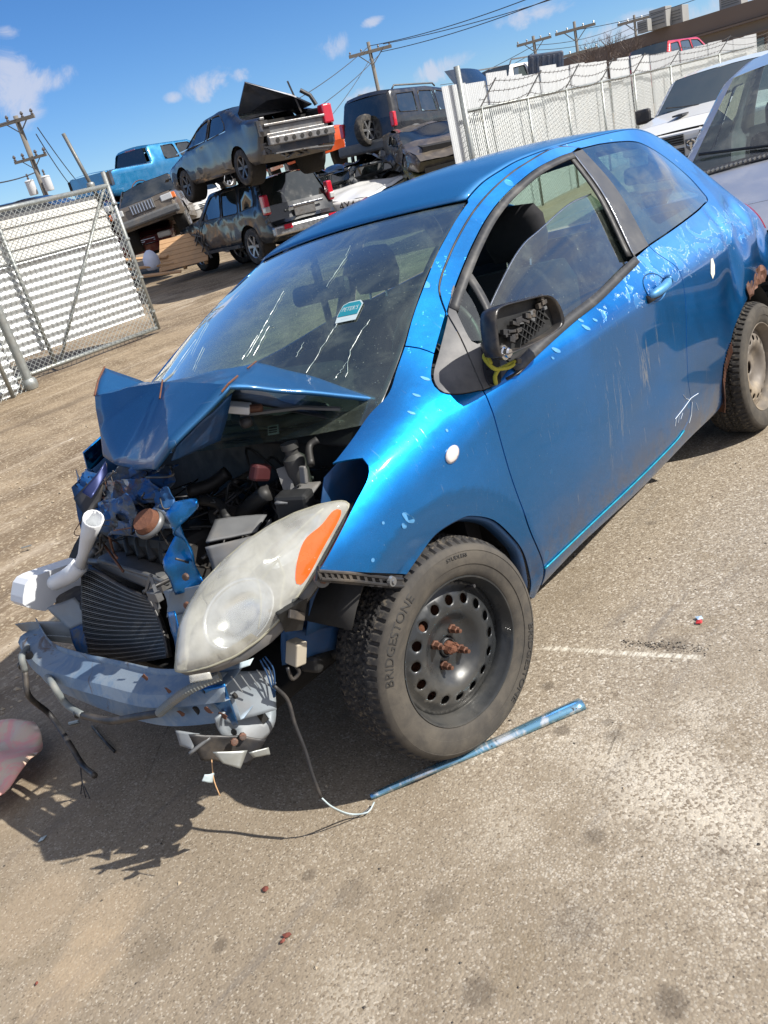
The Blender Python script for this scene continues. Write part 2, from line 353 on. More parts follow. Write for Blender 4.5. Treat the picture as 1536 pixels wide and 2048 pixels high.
    A_=Vector((0.462,-0.710,0.040)); B_=Vector((0.558,-1.218,0.075)); dd_=(B_-A_); ll=dd_.length; dd_=dd_/ll; pn=Vector((-dd_.y,dd_.x,0))
    def vdot(v):
        sb=m.node('ShaderNodeVectorMath',operation='SUBTRACT'); m.l.new(P,sb.inputs[0]); sb.inputs[1].default_value=A_
        q=m.node('ShaderNodeVectorMath',operation='DOT_PRODUCT'); m.l.new(sb.outputs[0],q.inputs[0]); q.inputs[1].default_value=v; return q.outputs['Value']
    sl,tt=vdot(dd_),vdot(pn); nn_=m.noise(1,4,.7,vec=m.mapp(scale=(8,60,1),rot=(0,0,-math.atan2(dd_.y,dd_.x))))
    lm=m.math('MULTIPLY',m.math('MULTIPLY',m.ramp(sl,-.02,.05),m.ramp(sl,ll,ll-.06)),m.ramp(m.math('ABSOLUTE',tt),.016,.005)); conc=m.mix(m.math('MULTIPLY',lm,m.ramp(nn_,.42,.6,.1,.85)),conc,(.66,.62,.52))
    # round drip stains
    dv=m.voro(3.1,rnd=1); dmask=m.math('MULTIPLY',m.ramp(m.math('ADD',dv,m.math('MULTIPLY',m.noise(30,3),.06)),.085,.125,1,0),m.ramp(m.noise(1.1,2),.48,.56)); conc=m.mix(m.math('MULTIPLY',dmask,.55),conc,(.10,.08,.062))
    # dirt
    dn=m.noise(1.1,9,.68,dist=.4); dcol=m.mix(m.ramp(dn,.3,.72),(.125,.088,.054),(.31,.24,.16))
    dcol=m.mix(m.ramp(m.noise(34,5,.7),.50,.66,0,.8),dcol,(.47,.40,.29)); dcol=m.mix(m.ramp(m.noise(46,4,.7),.58,.70,0,.7),dcol,(.085,.06,.042))
    tv=m.mapp(scale=(.32,2.6,1),rot=(0,0,math.radians(-48))); tr=m.noise(1.0,8,.68,vec=tv,dist=.8)
    dcol=m.mix(m.ramp(tr,.52,.66,0,.5),dcol,(.45,.38,.29)); dcol=m.mix(m.ramp(tr,.34,.46,.45,0),dcol,(.095,.07,.05))
    sn=m.noise(5.5,7,.7,dist=.8); dcol=m.mix(m.math('MULTIPLY',m.ramp(sn,.62,.70),m.ramp(tr,.5,.6)),dcol,(.58,.53,.46))
    col=m.mix(dirt,conc,dcol)
    m.set(base=col,rough=m.ramp(m.noise(6,4),.3,.7,.8,1.0),spec=.25)
    h=m.math('ADD',m.math('MULTIPLY',m.math('MULTIPLY',vd,-.5),m.math('SUBTRACT',1,dirt)),m.math('ADD',m.math('MULTIPLY',m.noise(60,6,.7),.7),m.math('MULTIPLY',m.math('MULTIPLY',m.noise(9,6,.65),2.2),dirt)))
    m.bump(h,.42,.005)
    return m.m
M['ground']=ground_mat()
def axis_coords(a,b,lo,hi,step,n):
    mid=np.arange(a,b+1e-6,step); g=np.geomspace(step,hi-b,n); g2=np.geomspace(step,a-lo,n)
    return np.concatenate([(a-g2)[::-1],mid,b+g])
gx=axis_coords(-1.6,3.2,-120,900,.04,46); gy=axis_coords(-2.6,4.2,-120,900,.04,46)
GX,GY=np.meshgrid(gx,gy,indexing='ij'); GZ=gh(GX,GY)
def fbm(x,y,s,o=4,seed=0):
    return np.array([noise.fractal(Vector((a*s+seed,b*s,seed)),.9,2,o) for a,b in zip(np.ravel(x),np.ravel(y))]).reshape(np.shape(x))
nz=fbm(GX,GY,1.7,5,3); r_=np.hypot(GX,GY); GZ=GZ+nz*np.clip(.002+.010*np.clip(GY-.9,0,1.2)/1.2,0,.012)*np.clip(1.6-r_/30,0,1)
# kerb-like drop running along the dirt edge far left
gnd=mkobj('ground',np.stack([GX.ravel(),GY.ravel(),GZ.ravel()],-1),grid_faces(len(gx),len(gy)),M['ground'],smooth=True); tag(gnd,kind='structure')
def pebbles(n,region,smin,smax,name,mat,seed,label):
    R=random.Random(seed); mb=MB()
    base=[(1,0,0),(-1,0,0),(0,1,0),(0,-1,0),(0,0,1),(0,0,-.6)]; fc=[(0,2,4),(2,1,4),(1,3,4),(3,0,4),(2,0,5),(1,2,5),(3,1,5),(0,3,5)]
    for _ in range(n):
        x,y=region(R); s=smin*(smax/smin)**(R.random()**2.2); a=R.random()*6.28; z=float(gh(x,y))
        V=[]
        for b in base:
            q=[c*s*R.uniform(.55,1.15) for c in b]; V.append((x+q[0]*math.cos(a)-q[1]*math.sin(a)*.8,y+q[0]*math.sin(a)+q[1]*.8*math.cos(a),z+q[2]*.62+s*.12))
        mb.add(V,fc)
    o=mb.build(name,mat); tag(o,label,'gravel',kind='stuff'); return o
M['stone']=simple('pebble',(.34,.28,.20),.9,var=.45,sc=31)
M['darkstone']=simple('dark_pebble',(.06,.05,.04),.8,var=.5,sc=20)
pebbles(5200,lambda R:(R.uniform(-1.1,3.2),1.2+R.random()**1.5*5.5),.004,.020,'gravel',M['stone'],1,'loose tan gravel strewn over the packed dirt')
pebbles(90,lambda R:(R.uniform(-1.3,3.4),R.uniform(-2.3,1.4)),.003,.009,'grit',M['stone'],8,'scattered small pale stones on the concrete apron')
pebbles(900,lambda R:(R.uniform(-1.3,3.4),R.uniform(-2.3,1.4)),.0015,.007,'grit',M['darkstone'],2,'dark grit scattered over the concrete apron')
GP=Vector((0.567,-0.938,0.054)); GD=(Vector((0.589,-1.178,0.071))-GP)
pebbles(420,lambda R:(lambda s,n:(GP.x+GD.x*s*1.1-GD.y*n,GP.y+GD.y*s*1.1+GD.x*n))(R.random(),R.gauss(0,.05)),.0012,.005,'grit',M['darkstone'],5,'line of dark grit beside the scraped white line right of the front wheel')
# ---------------------------------------------------------------- setting materials
M['galv']=simple('galvanised_steel',(.30,.32,.31),.45,.55,.25,14,(.35,.30,.22),.3)
M['galvdark']=simple('weathered_wire',(.17,.17,.16),.55,.5,.3,30)
M['barb']=simple('barbed_wire',(.07,.06,.055),.7,.3)
M['whitesheet']=simple('white_corrugated_sheet',(.60,.62,.63),.45,.05,.06,2.2,(.42,.41,.38),.3,coat=.1)
M['zinc']=simple('zinc_sheet',(.52,.54,.55),.40,.25,.08,2.0,(.50,.48,.44),.25)
M['boardwhite']=simple('white_siding',(.60,.60,.57),.6,0,.06,3,(.50,.44,.34),.35)
M['wood']=simple('pole_wood',(.16,.145,.125),.9,0,.3,9,bump=.5,bsc=40)
M['pinewood']=simple('pine_board',(.50,.30,.15),.75,0,.22,5,(.3,.2,.12),.4,bump=.3,bsc=50)
M['porcelain']=simple('insulator',(.10,.09,.09),.25)
M['transformer']=simple('transformer_paint',(.52,.54,.56),.5,0,.1)
M['cable']=simple('cable',(.035,.035,.04),.7)
M['rust']=simple('rust',(.13,.052,.028),.9,0,.5,40,bump=.6,bsc=120)
M['black']=simple('black_plastic',(.022,.022,.024),.5,0,.2,20,DUST,.22)
M['greyplastic']=simple('grey_plastic',(.10,.105,.11),.48,0,.15,15,DUST,.25)
def diag_mesh(mb,O,U,V,w,h,cell,r):
    """chain link: two families of diagonal wires over a w x h rectangle (O origin, unit U across, V up)"""
    O=Vector(O);U=Vector(U);V=Vector(V); Nn=U.cross(V)
    for s in (1,-1):
        k=-h
        while k<w:
            a0=max(k,0);b0=a0-k; a1=min(k+h,w); b1=a1-k
            if s<0: a0,a1=w-a0,w-a1
            if abs(a1-a0)>.01:
                n=max(1,int(abs(a1-a0)/1.2))
                mb.tube([O+U*a0+V*b0+Nn*(s*r*1.2),O+U*a1+V*b1+Nn*(s*r*1.2)],r,3,cap=False)
            k+=cell
    return mb
# ---------------------------------------------------------------- fence on the right
def corrug(w,h,pitch,amp,vert=True,n=6,bow=0):
    """corrugated sheet in local x (across) z (up) plane, waves across x if vert"""
    V=[];F=[]
    if vert:
        m=int(w/pitch*n); 
        for i in range(m+1):
            x=w*i/m; y=amp*math.sin(2*math.pi*x/pitch)
            for z in (0,h*.5,h): V.append((x,y+bow*math.sin(z/h*3.1),z))
        F=grid_faces(m+1,3)
    else:
        m=int(h/pitch*n)
        for i in range(m+1):
            z=h*i/m; y=amp*math.sin(2*math.pi*z/pitch)
            for x in (0,w*.5,w): V.append((x,y+bow*math.sin(x/w*3.1),z))
        F=grid_faces(m+1,3)
    return V,F
FA=Vector((11.128,6.570,1.920)); FB=Vector((21.598,7.688,1.920)); FC=Vector((28.442,6.906,1.592)); 
FA.z=FB.z=FC.z=0
fl=[FA,FB,FC]; FL=[(FB-FA).length,(FC-FB).length]
def falong(s):
    if s<=FL[0]: d=(FB-FA)/FL[0]; return FA+d*s,d
    d=(FC-FB)/FL[1]; return FB+d*(s-FL[0]),d
wf=empty('corrugated_fence',tuple(FA),(0,0,0),'tall fence of white corrugated metal sheets with an uneven top edge','fence')
s=-.35; rr=random.Random(4); i=0; sheetmesh=None
back=Vector((.55,-.55,0))
while s<FL[0]+FL[1]-1:
    p,d=falong(s+.4); n=Vector((d.y,-d.x,0)); 
    h=2.62+rr.uniform(-.05,.05)-.012*s; ww=.80
    V,Fc=corrug(ww+.03,2.6,.068 if s<22 else .10,.017,True,5 if s<16 else 4)
    nm='sheet'
    if sheetmesh is None or s>=22 and sheetmesh.name!='sheet_far':
        o=mkobj(nm,V,Fc,M['whitesheet'],wf,smooth=True); sheetmesh=o.data
        if s>=22: sheetmesh.name='sheet_far'
    else: o=bpy.data.objects.new(nm,sheetmesh); link(o,wf)
    p0,_=falong(s) if s>0 else (FA+d*s,0)
    q=Vector((p0.x,p0.y,0))-Vector((FA.x,FA.y,0))-Vector((d.y,-d.x,0))*(.14+.012*(i%2))*1
    o.location=(q.x,q.y,-.2+rr.uniform(-.03,.03)); o.rotation_euler=(rr.uniform(-.02,.02),0,math.atan2(d.y,d.x)); o.scale=(1,1,h/2.6)
    s+=.79; i+=1
    if i>70: break
cf=empty('chain_link_fence',tuple(FA),(0,0,0),'chain link fence with barbed wire arms in front of the white sheets','fence')
sp=[0.0,.62,2.55,4.5,6.6,8.9,11.4,14.2,17.5,21]
post_mesh=None
for k,s in enumerate(sp):
    p,d=falong(s); q=p-FA; n=Vector((d.y,-d.x,0))
    mb=MB(); hh=2.62 if k==0 else 1.95; rad=.055 if k==0 else .03
    mb.tube([(q.x,q.y,-.25),(q.x,q.y,hh)],rad,10); mb.build('post',M['galv'],cf,smooth=True)
    if k: 
        a=MB(); a.bar((q.x,q.y,1.95),tuple(Vector((q.x,q.y,2.33))+n*.26-d*0+Vector((0,0,0))+d*.22),.035,.02); a.build('barb_arm',M['galvdark'],cf)
mb=MB(); mb.tube([tuple(falong(s)[0]-FA+Vector((0,0,1.92))) for s in (0,FL[0]*.5,FL[0],FL[0]+FL[1]*.5,FL[0]+FL[1]-1)],.027,8); mb.build('top_rail',M['galv'],cf,smooth=True)
mb=MB(); 
for a,b,w in ((FA,FB,FL[0]),(FB,FC,min(FL[1],14))):
    d=(b-a).normalized(); diag_mesh(mb,a-FA+Vector((0,0,-.12)),d,(0,0,1),w,2.02,.082,.0036)
o=mb.build('wire_mesh',M['galv'],cf); o['kind']='stuff'
for hgt,off in ((2.02,.05),(2.16,.15),(2.30,.25)):
    pts=[]; 
    for k in range(1,120):
        s=k*.2; p,d=falong(s); n=Vector((d.y,-d.x,0)); j=max([t for t in sp if t<=s]); nx=[t for t in sp if t>s]; nx=nx[0] if nx else j+3
        u=(s-j)/(nx-j); sag=-.10*4*u*(1-u)*(1+.6*math.sin(j*3+hgt*7))
        pts.append(p-FA+n*off+d*.2*(hgt-1.95)/.38+Vector((0,0,hgt+sag)))
    mb=MB(); mb.tube(pts,.0055,4); 
    for p in pts[::1][:70]:
        mb.bar(p+Vector((-.02,.01,-.025)),p+Vector((.02,-.01,.025)),.006)
    mb.build('barbed_wire',M['barb'],cf)
# weeds at the fence foot
M['weed']=simple('dry_weed',(.30,.24,.15),.9)
def weedclump(p,h,n,seed,label):
    R=random.Random(seed); mb=MB()
    for _ in range(n):
        a=R.random()*6.28; l=h*R.uniform(.4,1); b=Vector((R.gauss(0,.15),R.gauss(0,.15),0)); t=b+Vector((math.cos(a)*l*.4,math.sin(a)*l*.4,l))
        mb.tube([b,(b+t)/2+Vector((0,0,l*.08)),t],[.006,.004,.002],3,cap=False)
    o=mb.build('dry_weeds',M['weed']); o.location=p; tag(o,label,'weeds')
weedclump((23.663,9.027,-0.100),1.1,70,3,'tangle of dry weeds growing against the fence beside the white pickup')
weedclump((22.840,10.683,-0.100),.7,40,4,'sparse dry stalks at the fence foot above the blue roof')
# ---------------------------------------------------------------- gate on the left
G0=Vector((3.589,9.570,-0.030)); G1=Vector((5.815,9.466,-0.030)); gd=(G1-G0).normalized(); gn=Vector((-gd.y,gd.x,0)); GWd=(G1-G0).length; GH=2.18
gate=empty('gate',tuple(G0),(0,0,math.atan2(gd.y,gd.x)),'swung chain link gate backed by corrugated zinc sheets','gate')
L0=-1.9   # gate runs on past the left picture edge
for nm,a,b,r in (('top_rail',(L0,0,GH),(GWd,0,GH),.036),('bottom_rail',(L0,0,0),(GWd,0,0),.032),('end_rail',(GWd,0,-.03),(GWd,0,GH+.2),.036),('mid_rail',(.42,0,.03),(.42,0,GH-.02),.03),('brace',(.52,.0,.05),(GWd-.08,0,GH-.03),.020),('brace',(.38,0,GH-.04),(L0,0,.1),.022)):
    MB().tube([a,b],r,12).build(nm,M['galv'],gate,smooth=True)
MB().tube([(GWd-.16,.06,GH-.25),(GWd-.34,.10,GH+.80)],.028,10).build('latch_post',M['galvdark'],gate,smooth=True)
mb=MB(); mb.lathe([(.05,-.04),(.06,-.02),(.06,.02),(.05,.04)],(GWd-.22,.075,GH+.06),(0,0,1),10,True).build('clamp',M['galv'],gate,smooth=True)
mb=MB(); diag_mesh(mb,(L0,-.045,.02),(1,0,0),(0,0,1),GWd-L0-.03,GH-.05,.078,.0034); o=mb.build('wire_mesh',M['galv'],gate); o['kind']='stuff'
for zc in (GH*.12,GH*.37,GH*.64,GH*.88):
    MB().lathe([(.05,-.015),(.052,0),(.05,.015)],(GWd,0,zc),(0,0,1),12,True).build('tie_band',M['galv'],gate)
MB().tube([(GWd-.09,-.02,.02),(GWd-.09,-.02,GH-.04)],.008,6).build('tension_bar',M['galv'],gate)
# corrugated lower sheet with horizontal waves, siding boards above
V,Fc=corrug(GWd-L0-.10,1.24,.112,.013,False,8,.012)
o=mkobj('corrugated_sheet',[(x+L0,y+.08,z+.24) for x,y,z in V],Fc,M['zinc'],gate,smooth=True)
for k in range(4):
    z0=1.50+k*.148; th=.012
    mb=MB(); w=GWd-L0-.14
    mb.add([(L0,.055,z0),(L0+w,.055,z0),(L0+w,.085,z0+.15),(L0,.085,z0+.15),(L0,.095,z0),(L0+w,.095,z0),(L0+w,.10,z0+.15),(L0,.10,z0+.15)],[(0,1,2,3),(4,7,6,5),(0,4,5,1),(3,2,6,7),(0,3,7,4),(1,5,6,2)])
    mb.build('siding_board',M['boardwhite'],gate)
MB().tube([(L0,.03,1.49),(GWd-.12,.03,1.49)],.012,6).build('wire_stay',M['galvdark'],gate)
def wpost(nm,p,lean,h,r,label):
    o=MB().tube([(0,0,-.1),(lean[0],lean[1],h)],r,14).lathe([(r*1.5,.0),(r*1.7,.05),(r*1.7,.10),(r*1.35,.14)],(0,0,.02),(0,0,1),14,True).build(nm,M['galv'],smooth=True,autos=40); o.location=p; tag(o,label,'post'); return o
pb=Vector((3.280,8.948,-0.150)); wpost('gate_post',tuple(pb),(0,0),2.9,.062,'thick galvanised post with a collar at its foot left of the gate')
# fence bit left of the post
sf=empty('side_fence',tuple(pb),(0,0,0),'short run of chain link fence left of the gate post','fence')
sd_=Vector((-.72,-.02,0)); mb=MB(); diag_mesh(mb,Vector((-.08,-.02,-.02)),Vector((-1,-.15,0)).normalized(),(0,0,1),2.2,2.0,.078,.0034); o=mb.build('wire_mesh',M['galv'],sf); o['kind']='stuff'
mb=MB(); V,Fc=corrug(2.2,1.9,.112,.02,False,8); 
o=mkobj('corrugated_sheet',[(-x-.1,y-.15*x/2.2+.09,z) for x,y,z in V],Fc,M['zinc'],sf,smooth=True)
MB().tube([(-.32,-.1,-.1),(-.32,-.1,2.2)],.03,10).build('post',M['galv'],sf,smooth=True)
# concrete strip under the gate
strip=[(3.635,9.576,-0.130),(4.716,9.690,-0.130),(4.240,7.046,-0.130),(3.049,8.094,-0.130)]
# ---------------------------------------------------------------- utility poles
def upole(p,h,r,arms,lean,yaw,label,trans=0,name='utility_pole'):
    root=empty(name,p,(lean[0],lean[1],yaw),label,'utility pole','wooden utility poles on the skyline')
    MB().tube([(0,0,-6),(0,0,h)],[r*1.25,r*.85],12).build('pole',M['wood'],root,smooth=True)
    for (z,w,th) in arms:
        MB().bar((-w/2,-.12,z),(w/2,-.12,z),th,th*1.2).build('crossarm',M['wood'],root)
        for x in (-w*.46,-w*.2,w*.2,w*.46):
            MB().lathe([(.03,0),(.07,.04),(.035,.1),(.08,.15),(.03,.24)],(x,-.12,z+.05),(0,0,1),8,True).build('insulator',M['porcelain'],root)
        mb=MB(); mb.bar((-w*.3,-.1,z),(0,-.1,z-w*.28),th*.35); mb.bar((w*.3,-.1,z),(0,-.1,z-w*.28),th*.35); mb.build('arm_brace',M['galvdark'],root)
    for k in range(trans):
        x=(-.38,.38,0)[k]; b=MB(); b.lathe([(.0,0),(.17,.01),(.19,.05),(.19,.55),(.21,.57),(.16,.62),(0,.64)],(x,-.26,h-3.1),(0,0,1),16); t=b.build('transformer',M['transformer'],root,smooth=True,autos=40)
        MB().lathe([(.03,0),(.06,.05),(.03,.1),(.06,.15),(.03,.24)],(x,-.26,h-2.46),(0,0,1),8,True).build('bushing',M['porcelain'],t)
    return root
pl=Vector((17.497,33.361,3.753)); ptop=Vector((17.487,33.366,6.739)); upole((pl.x,pl.y,0),ptop.z,.12,[(ptop.z-.2,1.7,.11),(ptop.z-1.7,1.5,.09)],(0,0),-.9,'weathered pole with two crossarms and two grey transformers at the left edge',2)
for (a,b,dd,arms,lab,yw,tr) in (((762,180),(736,84),62,[(-.6,3.0,.16)],'tall pole standing above the jeep roof near the picture centre',-.8,0),
    ((1086,135),(1066,72),75,[(-.4,2.8,.16)],'pole with a small transformer left of the bare tree',-.9,2),
    ((1165,125),(1148,43),80,[(-.6,3.4,.18),(-2.4,3.4,.18)],'double crossarm pole directly behind the bare tree',-.9,0),
    ((1287,85),(1268,30),95,[(-.5,3.4,.2),(-2.2,3.2,.2)],'double crossarm pole beside the rooftop units',-.9,0)):
    pass
for (a,b,dd,arms,lab,yw,tr) in (((46.541,37.515,5.736),(46.424,37.657,8.756),62,[(-.6,3.0,.16)],'tall pole standing above the jeep roof near the picture centre',-.8,0),
    ((64.125,34.770,4.999),(63.908,35.154,7.402),75,[(-.4,2.8,.16)],'pole with a small transformer left of the bare tree',-.9,1),
    ((70.051,34.290,4.772),(69.917,34.553,7.972),80,[(-.6,3.4,.18),(-2.4,3.4,.18)],'double crossarm pole directly behind the bare tree',-.9,0),
    ((85.974,35.650,5.622),(85.714,36.246,8.213),95,[(-.5,3.4,.2),(-2.2,3.2,.2)],'double crossarm pole beside the rooftop units',-.9,0)):
    b=Vector(b); upole((b.x,b.y,0),b.z,.14,[(b.z+z,w,t) for z,w,t in arms],(0,0),yw,lab,tr)
def wire(a,b,sag,r,label):
    a=Vector(a);b=Vector(b); pts=[a.lerp(b,t/14)-Vector((0,0,sag*4*(t/14)*(1-t/14))) for t in range(15)]
    o=MB().tube(pts,r,4).build('power_line',M['cable']); tag(o,label,'power line','overhead wires between the poles')
for a,b,sg,lab in (((46.430,37.649,8.511),(40.502,21.693,6.986),.2,'highest wire running right from the middle pole to the picture top'),((46.842,37.149,7.988),(40.968,20.851,6.685),.2,'second wire running right from the middle pole'),((47.037,36.907,8.400),(44.899,17.249,7.024),.3,'steepest wire rising right from the tip of the middle pole'),
    ((46.430,37.649,8.511),(32.449,34.959,5.093),.3,'upper wire dropping left from the middle pole behind the sedan lid'),((46.722,37.296,7.789),(33.124,34.332,4.247),.3,'middle wire dropping left from the middle pole'),((46.354,37.741,7.744),(33.725,33.753,3.036),.3,'lowest wire dropping left from the middle pole to the boxy off-roader'),
    ((49.082,46.669,4.585),(63.936,35.104,6.739),.6,'upper long wire reaching the transformer pole above the boxy off-roader'),((49.568,46.161,4.120),(63.899,35.169,6.251),.6,'lower long wire reaching the transformer pole above the boxy off-roader'),((63.936,35.104,6.739),(85.738,36.193,7.849),.5,'upper wire between the transformer pole and the pole by the rooftop units'),((63.910,35.151,6.391),(85.714,36.247,7.253),.5,'lower wire between the transformer pole and the pole by the rooftop units'),((69.916,34.554,7.334),(65.858,17.909,6.735),.5,'wire leaving the pole behind the tree towards the upper right corner'),((61.999,43.662,5.967),(85.689,36.303,6.652),.6,'long wire passing just above the white off-roader behind the fence'),
    ((17.499,33.360,6.620),(10.723,25.534,5.371),.1,'wire leaving the left pole top out of the picture'),((18.101,33.033,6.141),(25.144,42.829,3.581),.3,'upper guy wire falling right from the left pole'),((17.966,33.108,5.916),(23.548,41.443,3.930),.3,'lower guy wire falling right from the left pole'),((17.420,33.401,4.498),(10.932,25.442,3.817),.1,'wire leaving the left pole beneath its transformers')):
    wire(a,b,sg,.022,lab)
# ---------------------------------------------------------------- building
M['brownwall']=simple('brown_cladding',(.155,.115,.09),.8,0,.15,.8); M['brownlight']=simple('tan_cladding',(.27,.215,.165),.8,0,.12,.8); M['bwin']=darkglass('building_glass',(.02,.03,.045)); M['hvac']=simple('rooftop_unit',(.27,.27,.26),.6,0,.1,.6)
B0=Vector((74.633,40.179,5.600)); B1=Vector((75.010,20.683,5.600)); bd=(B1-B0).normalized(); bl=empty('warehouse',(B0.x,B0.y,0),(0,0,math.atan2(bd.y,bd.x)),'long brown flat roofed building with rooftop units beyond the fence','building'); BW=(B1-B0).length+14
MB().box((BW/2,6,2.3),(BW,12,4.6)).build('wall',M['brownlight'],bl)
MB().box((BW/2,5.6,5.1),(BW+.3,12,1.25)).build('fascia',M['brownwall'],bl)
MB().box((BW/2,5.3,3.4),(BW+.3,12,.12)).build('band',M['brownwall'],bl); MB().box((BW/2,5.25,4.35),(BW+.3,12,.16)).build('band',M['brownwall'],bl)
for k in range(12):
    x=3+k*3.1
    if x<BW-1:
        f=MB().box((x,-.02,2.3),(1.5,.08,1.5)).build('window',M['brownwall'],bl); MB().box((x,-.05,2.3),(1.3,.08,1.3)).build('pane',M['bwin'],f)
for (x,y,w,h,lab) in (((71.805,28.560,5.700)[0],(71.805,28.560,5.700)[1],.9,.9,'small pale rooftop unit left of the larger pair'),((73.475,27.806,5.700)[0],(73.475,27.806,5.700)[1],1.4,1.5,'boxy grey rooftop unit in the middle of the roof'),((74.760,26.963,5.700)[0],(74.760,26.963,5.700)[1],1.5,1.3,'pale rooftop unit right of the grey one'),((74.796,22.337,5.700)[0],(74.796,22.337,5.700)[1],1.7,.9,'rooftop unit near the right picture edge')):
    u=empty('rooftop_unit',(x+1,y+1.2,5.72),(0,0,math.atan2(bd.y,bd.x)),lab,'rooftop unit','rooftop ventilation units')
    MB().box((0,0,h/2),(w,w,h)).build('cabinet',M['hvac'],u,bevel=.03); 
    for q in range(4): MB().box((0,-w/2-.02,h*(.25+.17*q)),(w*.8,.04,.06)).build('louvre',M['greyplastic'],u)
# ---------------------------------------------------------------- bare tree
M['bark']=simple('bark',(.13,.10,.085),.9,0,.3,9)
def tree(p,h,seed,label):
    R=random.Random(seed); root=empty('bare_tree',p,(0,0,0),label,'tree'); tr=MB(); br=MB()
    def grow(b,d,l,r,dep):
        mid=b+d*l*.5+Vector((R.gauss(0,.05),R.gauss(0,.05),0))*l; e=b+d*l+Vector((R.gauss(0,.06),R.gauss(0,.06),0))*l
        (tr if dep<2 else br).tube([b,mid,e],[r,r*.85,r*.68],6 if dep<2 else 3,cap=False)
        if dep>=6: return
        for k in range(2 if dep<1 else R.choice((2,3,3))):
            a=R.random()*6.28; t=R.uniform(.3,.75); q=(d+Vector((math.cos(a)*t,math.sin(a)*t,R.uniform(-.1,.35)))).normalized(); s=R.uniform(.6,1)
            grow(b.lerp(e,s),q,l*R.uniform(.6,.85),r*.6,dep+1)
    for k in range(3): grow(Vector((k*.5-.5,R.gauss(0,.3),0)),Vector((R.gauss(0,.22),R.gauss(0,.22),1)).normalized(),h*.30,.11,0)
    tr.build('trunk',M['bark'],root); br.build('crown',M['bark'],root)
tb=Vector((45.503,20.773,2.220)); tree((tb.x,tb.y,tb.z-1.6),5.0,11,'leafless tree with a fine twiggy crown in front of the brown building')
tb=Vector((53.486,22.583,3.074)); tree((tb.x,tb.y,tb.z-2.0),4.2,21,'low leafless tree at the corner of the brown building')

# ---------------------------------------------------------------- wheels
M['tyre']=simple('tyre_rubber',(.028,.027,.026),.8,0,.3,25,(.20,.17,.13),.5); M['alloy']=simple('alloy',(.42,.43,.44),.32,.8,.1,9,DUST,.2); M['steelwheel']=simple('black_steel_wheel',(.035,.037,.04),.42,.2,.2,9,(.25,.21,.17),.3)
M['under']=simple('underbody',(.018,.017,.016),.85,0,.3,10); M['chrome']=simple('chrome',(.62,.63,.64),.16,1,.05); M['lampred']=simple('red_lamp',(.42,.012,.02),.15,0,.1,coat=1); M['lampclear']=simple('clear_lamp',(.55,.56,.55),.15,.2,.1,coat=1); M['amber']=simple('amber_lamp',(.75,.17,.02),.25,0,.1,coat=.6); M['seat']=simple('dark_seat_cloth',(.018,.018,.022),.95)
M['darkglass']=darkglass('dark_window'); M['greyglass']=darkglass('grey_window',(.05,.065,.065)); M['plate']=simple('number_plate',(.6,.6,.6),.5)
def wheel_small(parent,c,r,side,mat,w=.22,spokes=6):
    """tyre with rounded shoulders and a spoked rim; side=-1 faces -y"""
    y=Vector((0,side,0)); rr=r*.64
    t=MB().lathe([(rr,-w*.46),(r*.90,-w*.5),(r*.975,-w*.42),(r,-w*.2),(r,w*.2),(r*.975,w*.42),(r*.90,w*.5),(rr,w*.46)],c,y,26).build('tyre',M['tyre'],parent,smooth=True,autos=50)
    mb=MB().lathe([(rr,w*.46),(rr*.93,w*.42),(rr*.90,w*.1),(rr*.9,-w*.4)],c,y,26)
    mb.lathe([(0,w*.30),(rr*.2,w*.32),(rr*.24,w*.24)],c,y,12)
    for k in range(spokes):
        a=2*math.pi*k/spokes; d=Vector((math.cos(a),0,math.sin(a))); mb.bar(Vector(c)+y*w*.27+d*rr*.15,Vector(c)+y*w*.36+d*rr*.93,rr*.24,.03,up=y)
    mb.build('rim',mat,t,smooth=True,autos=40)
    MB().lathe([(rr*.88,w*.05),(0,w*.05)],c,y,16).build('brake',M['under'],t)
    return t
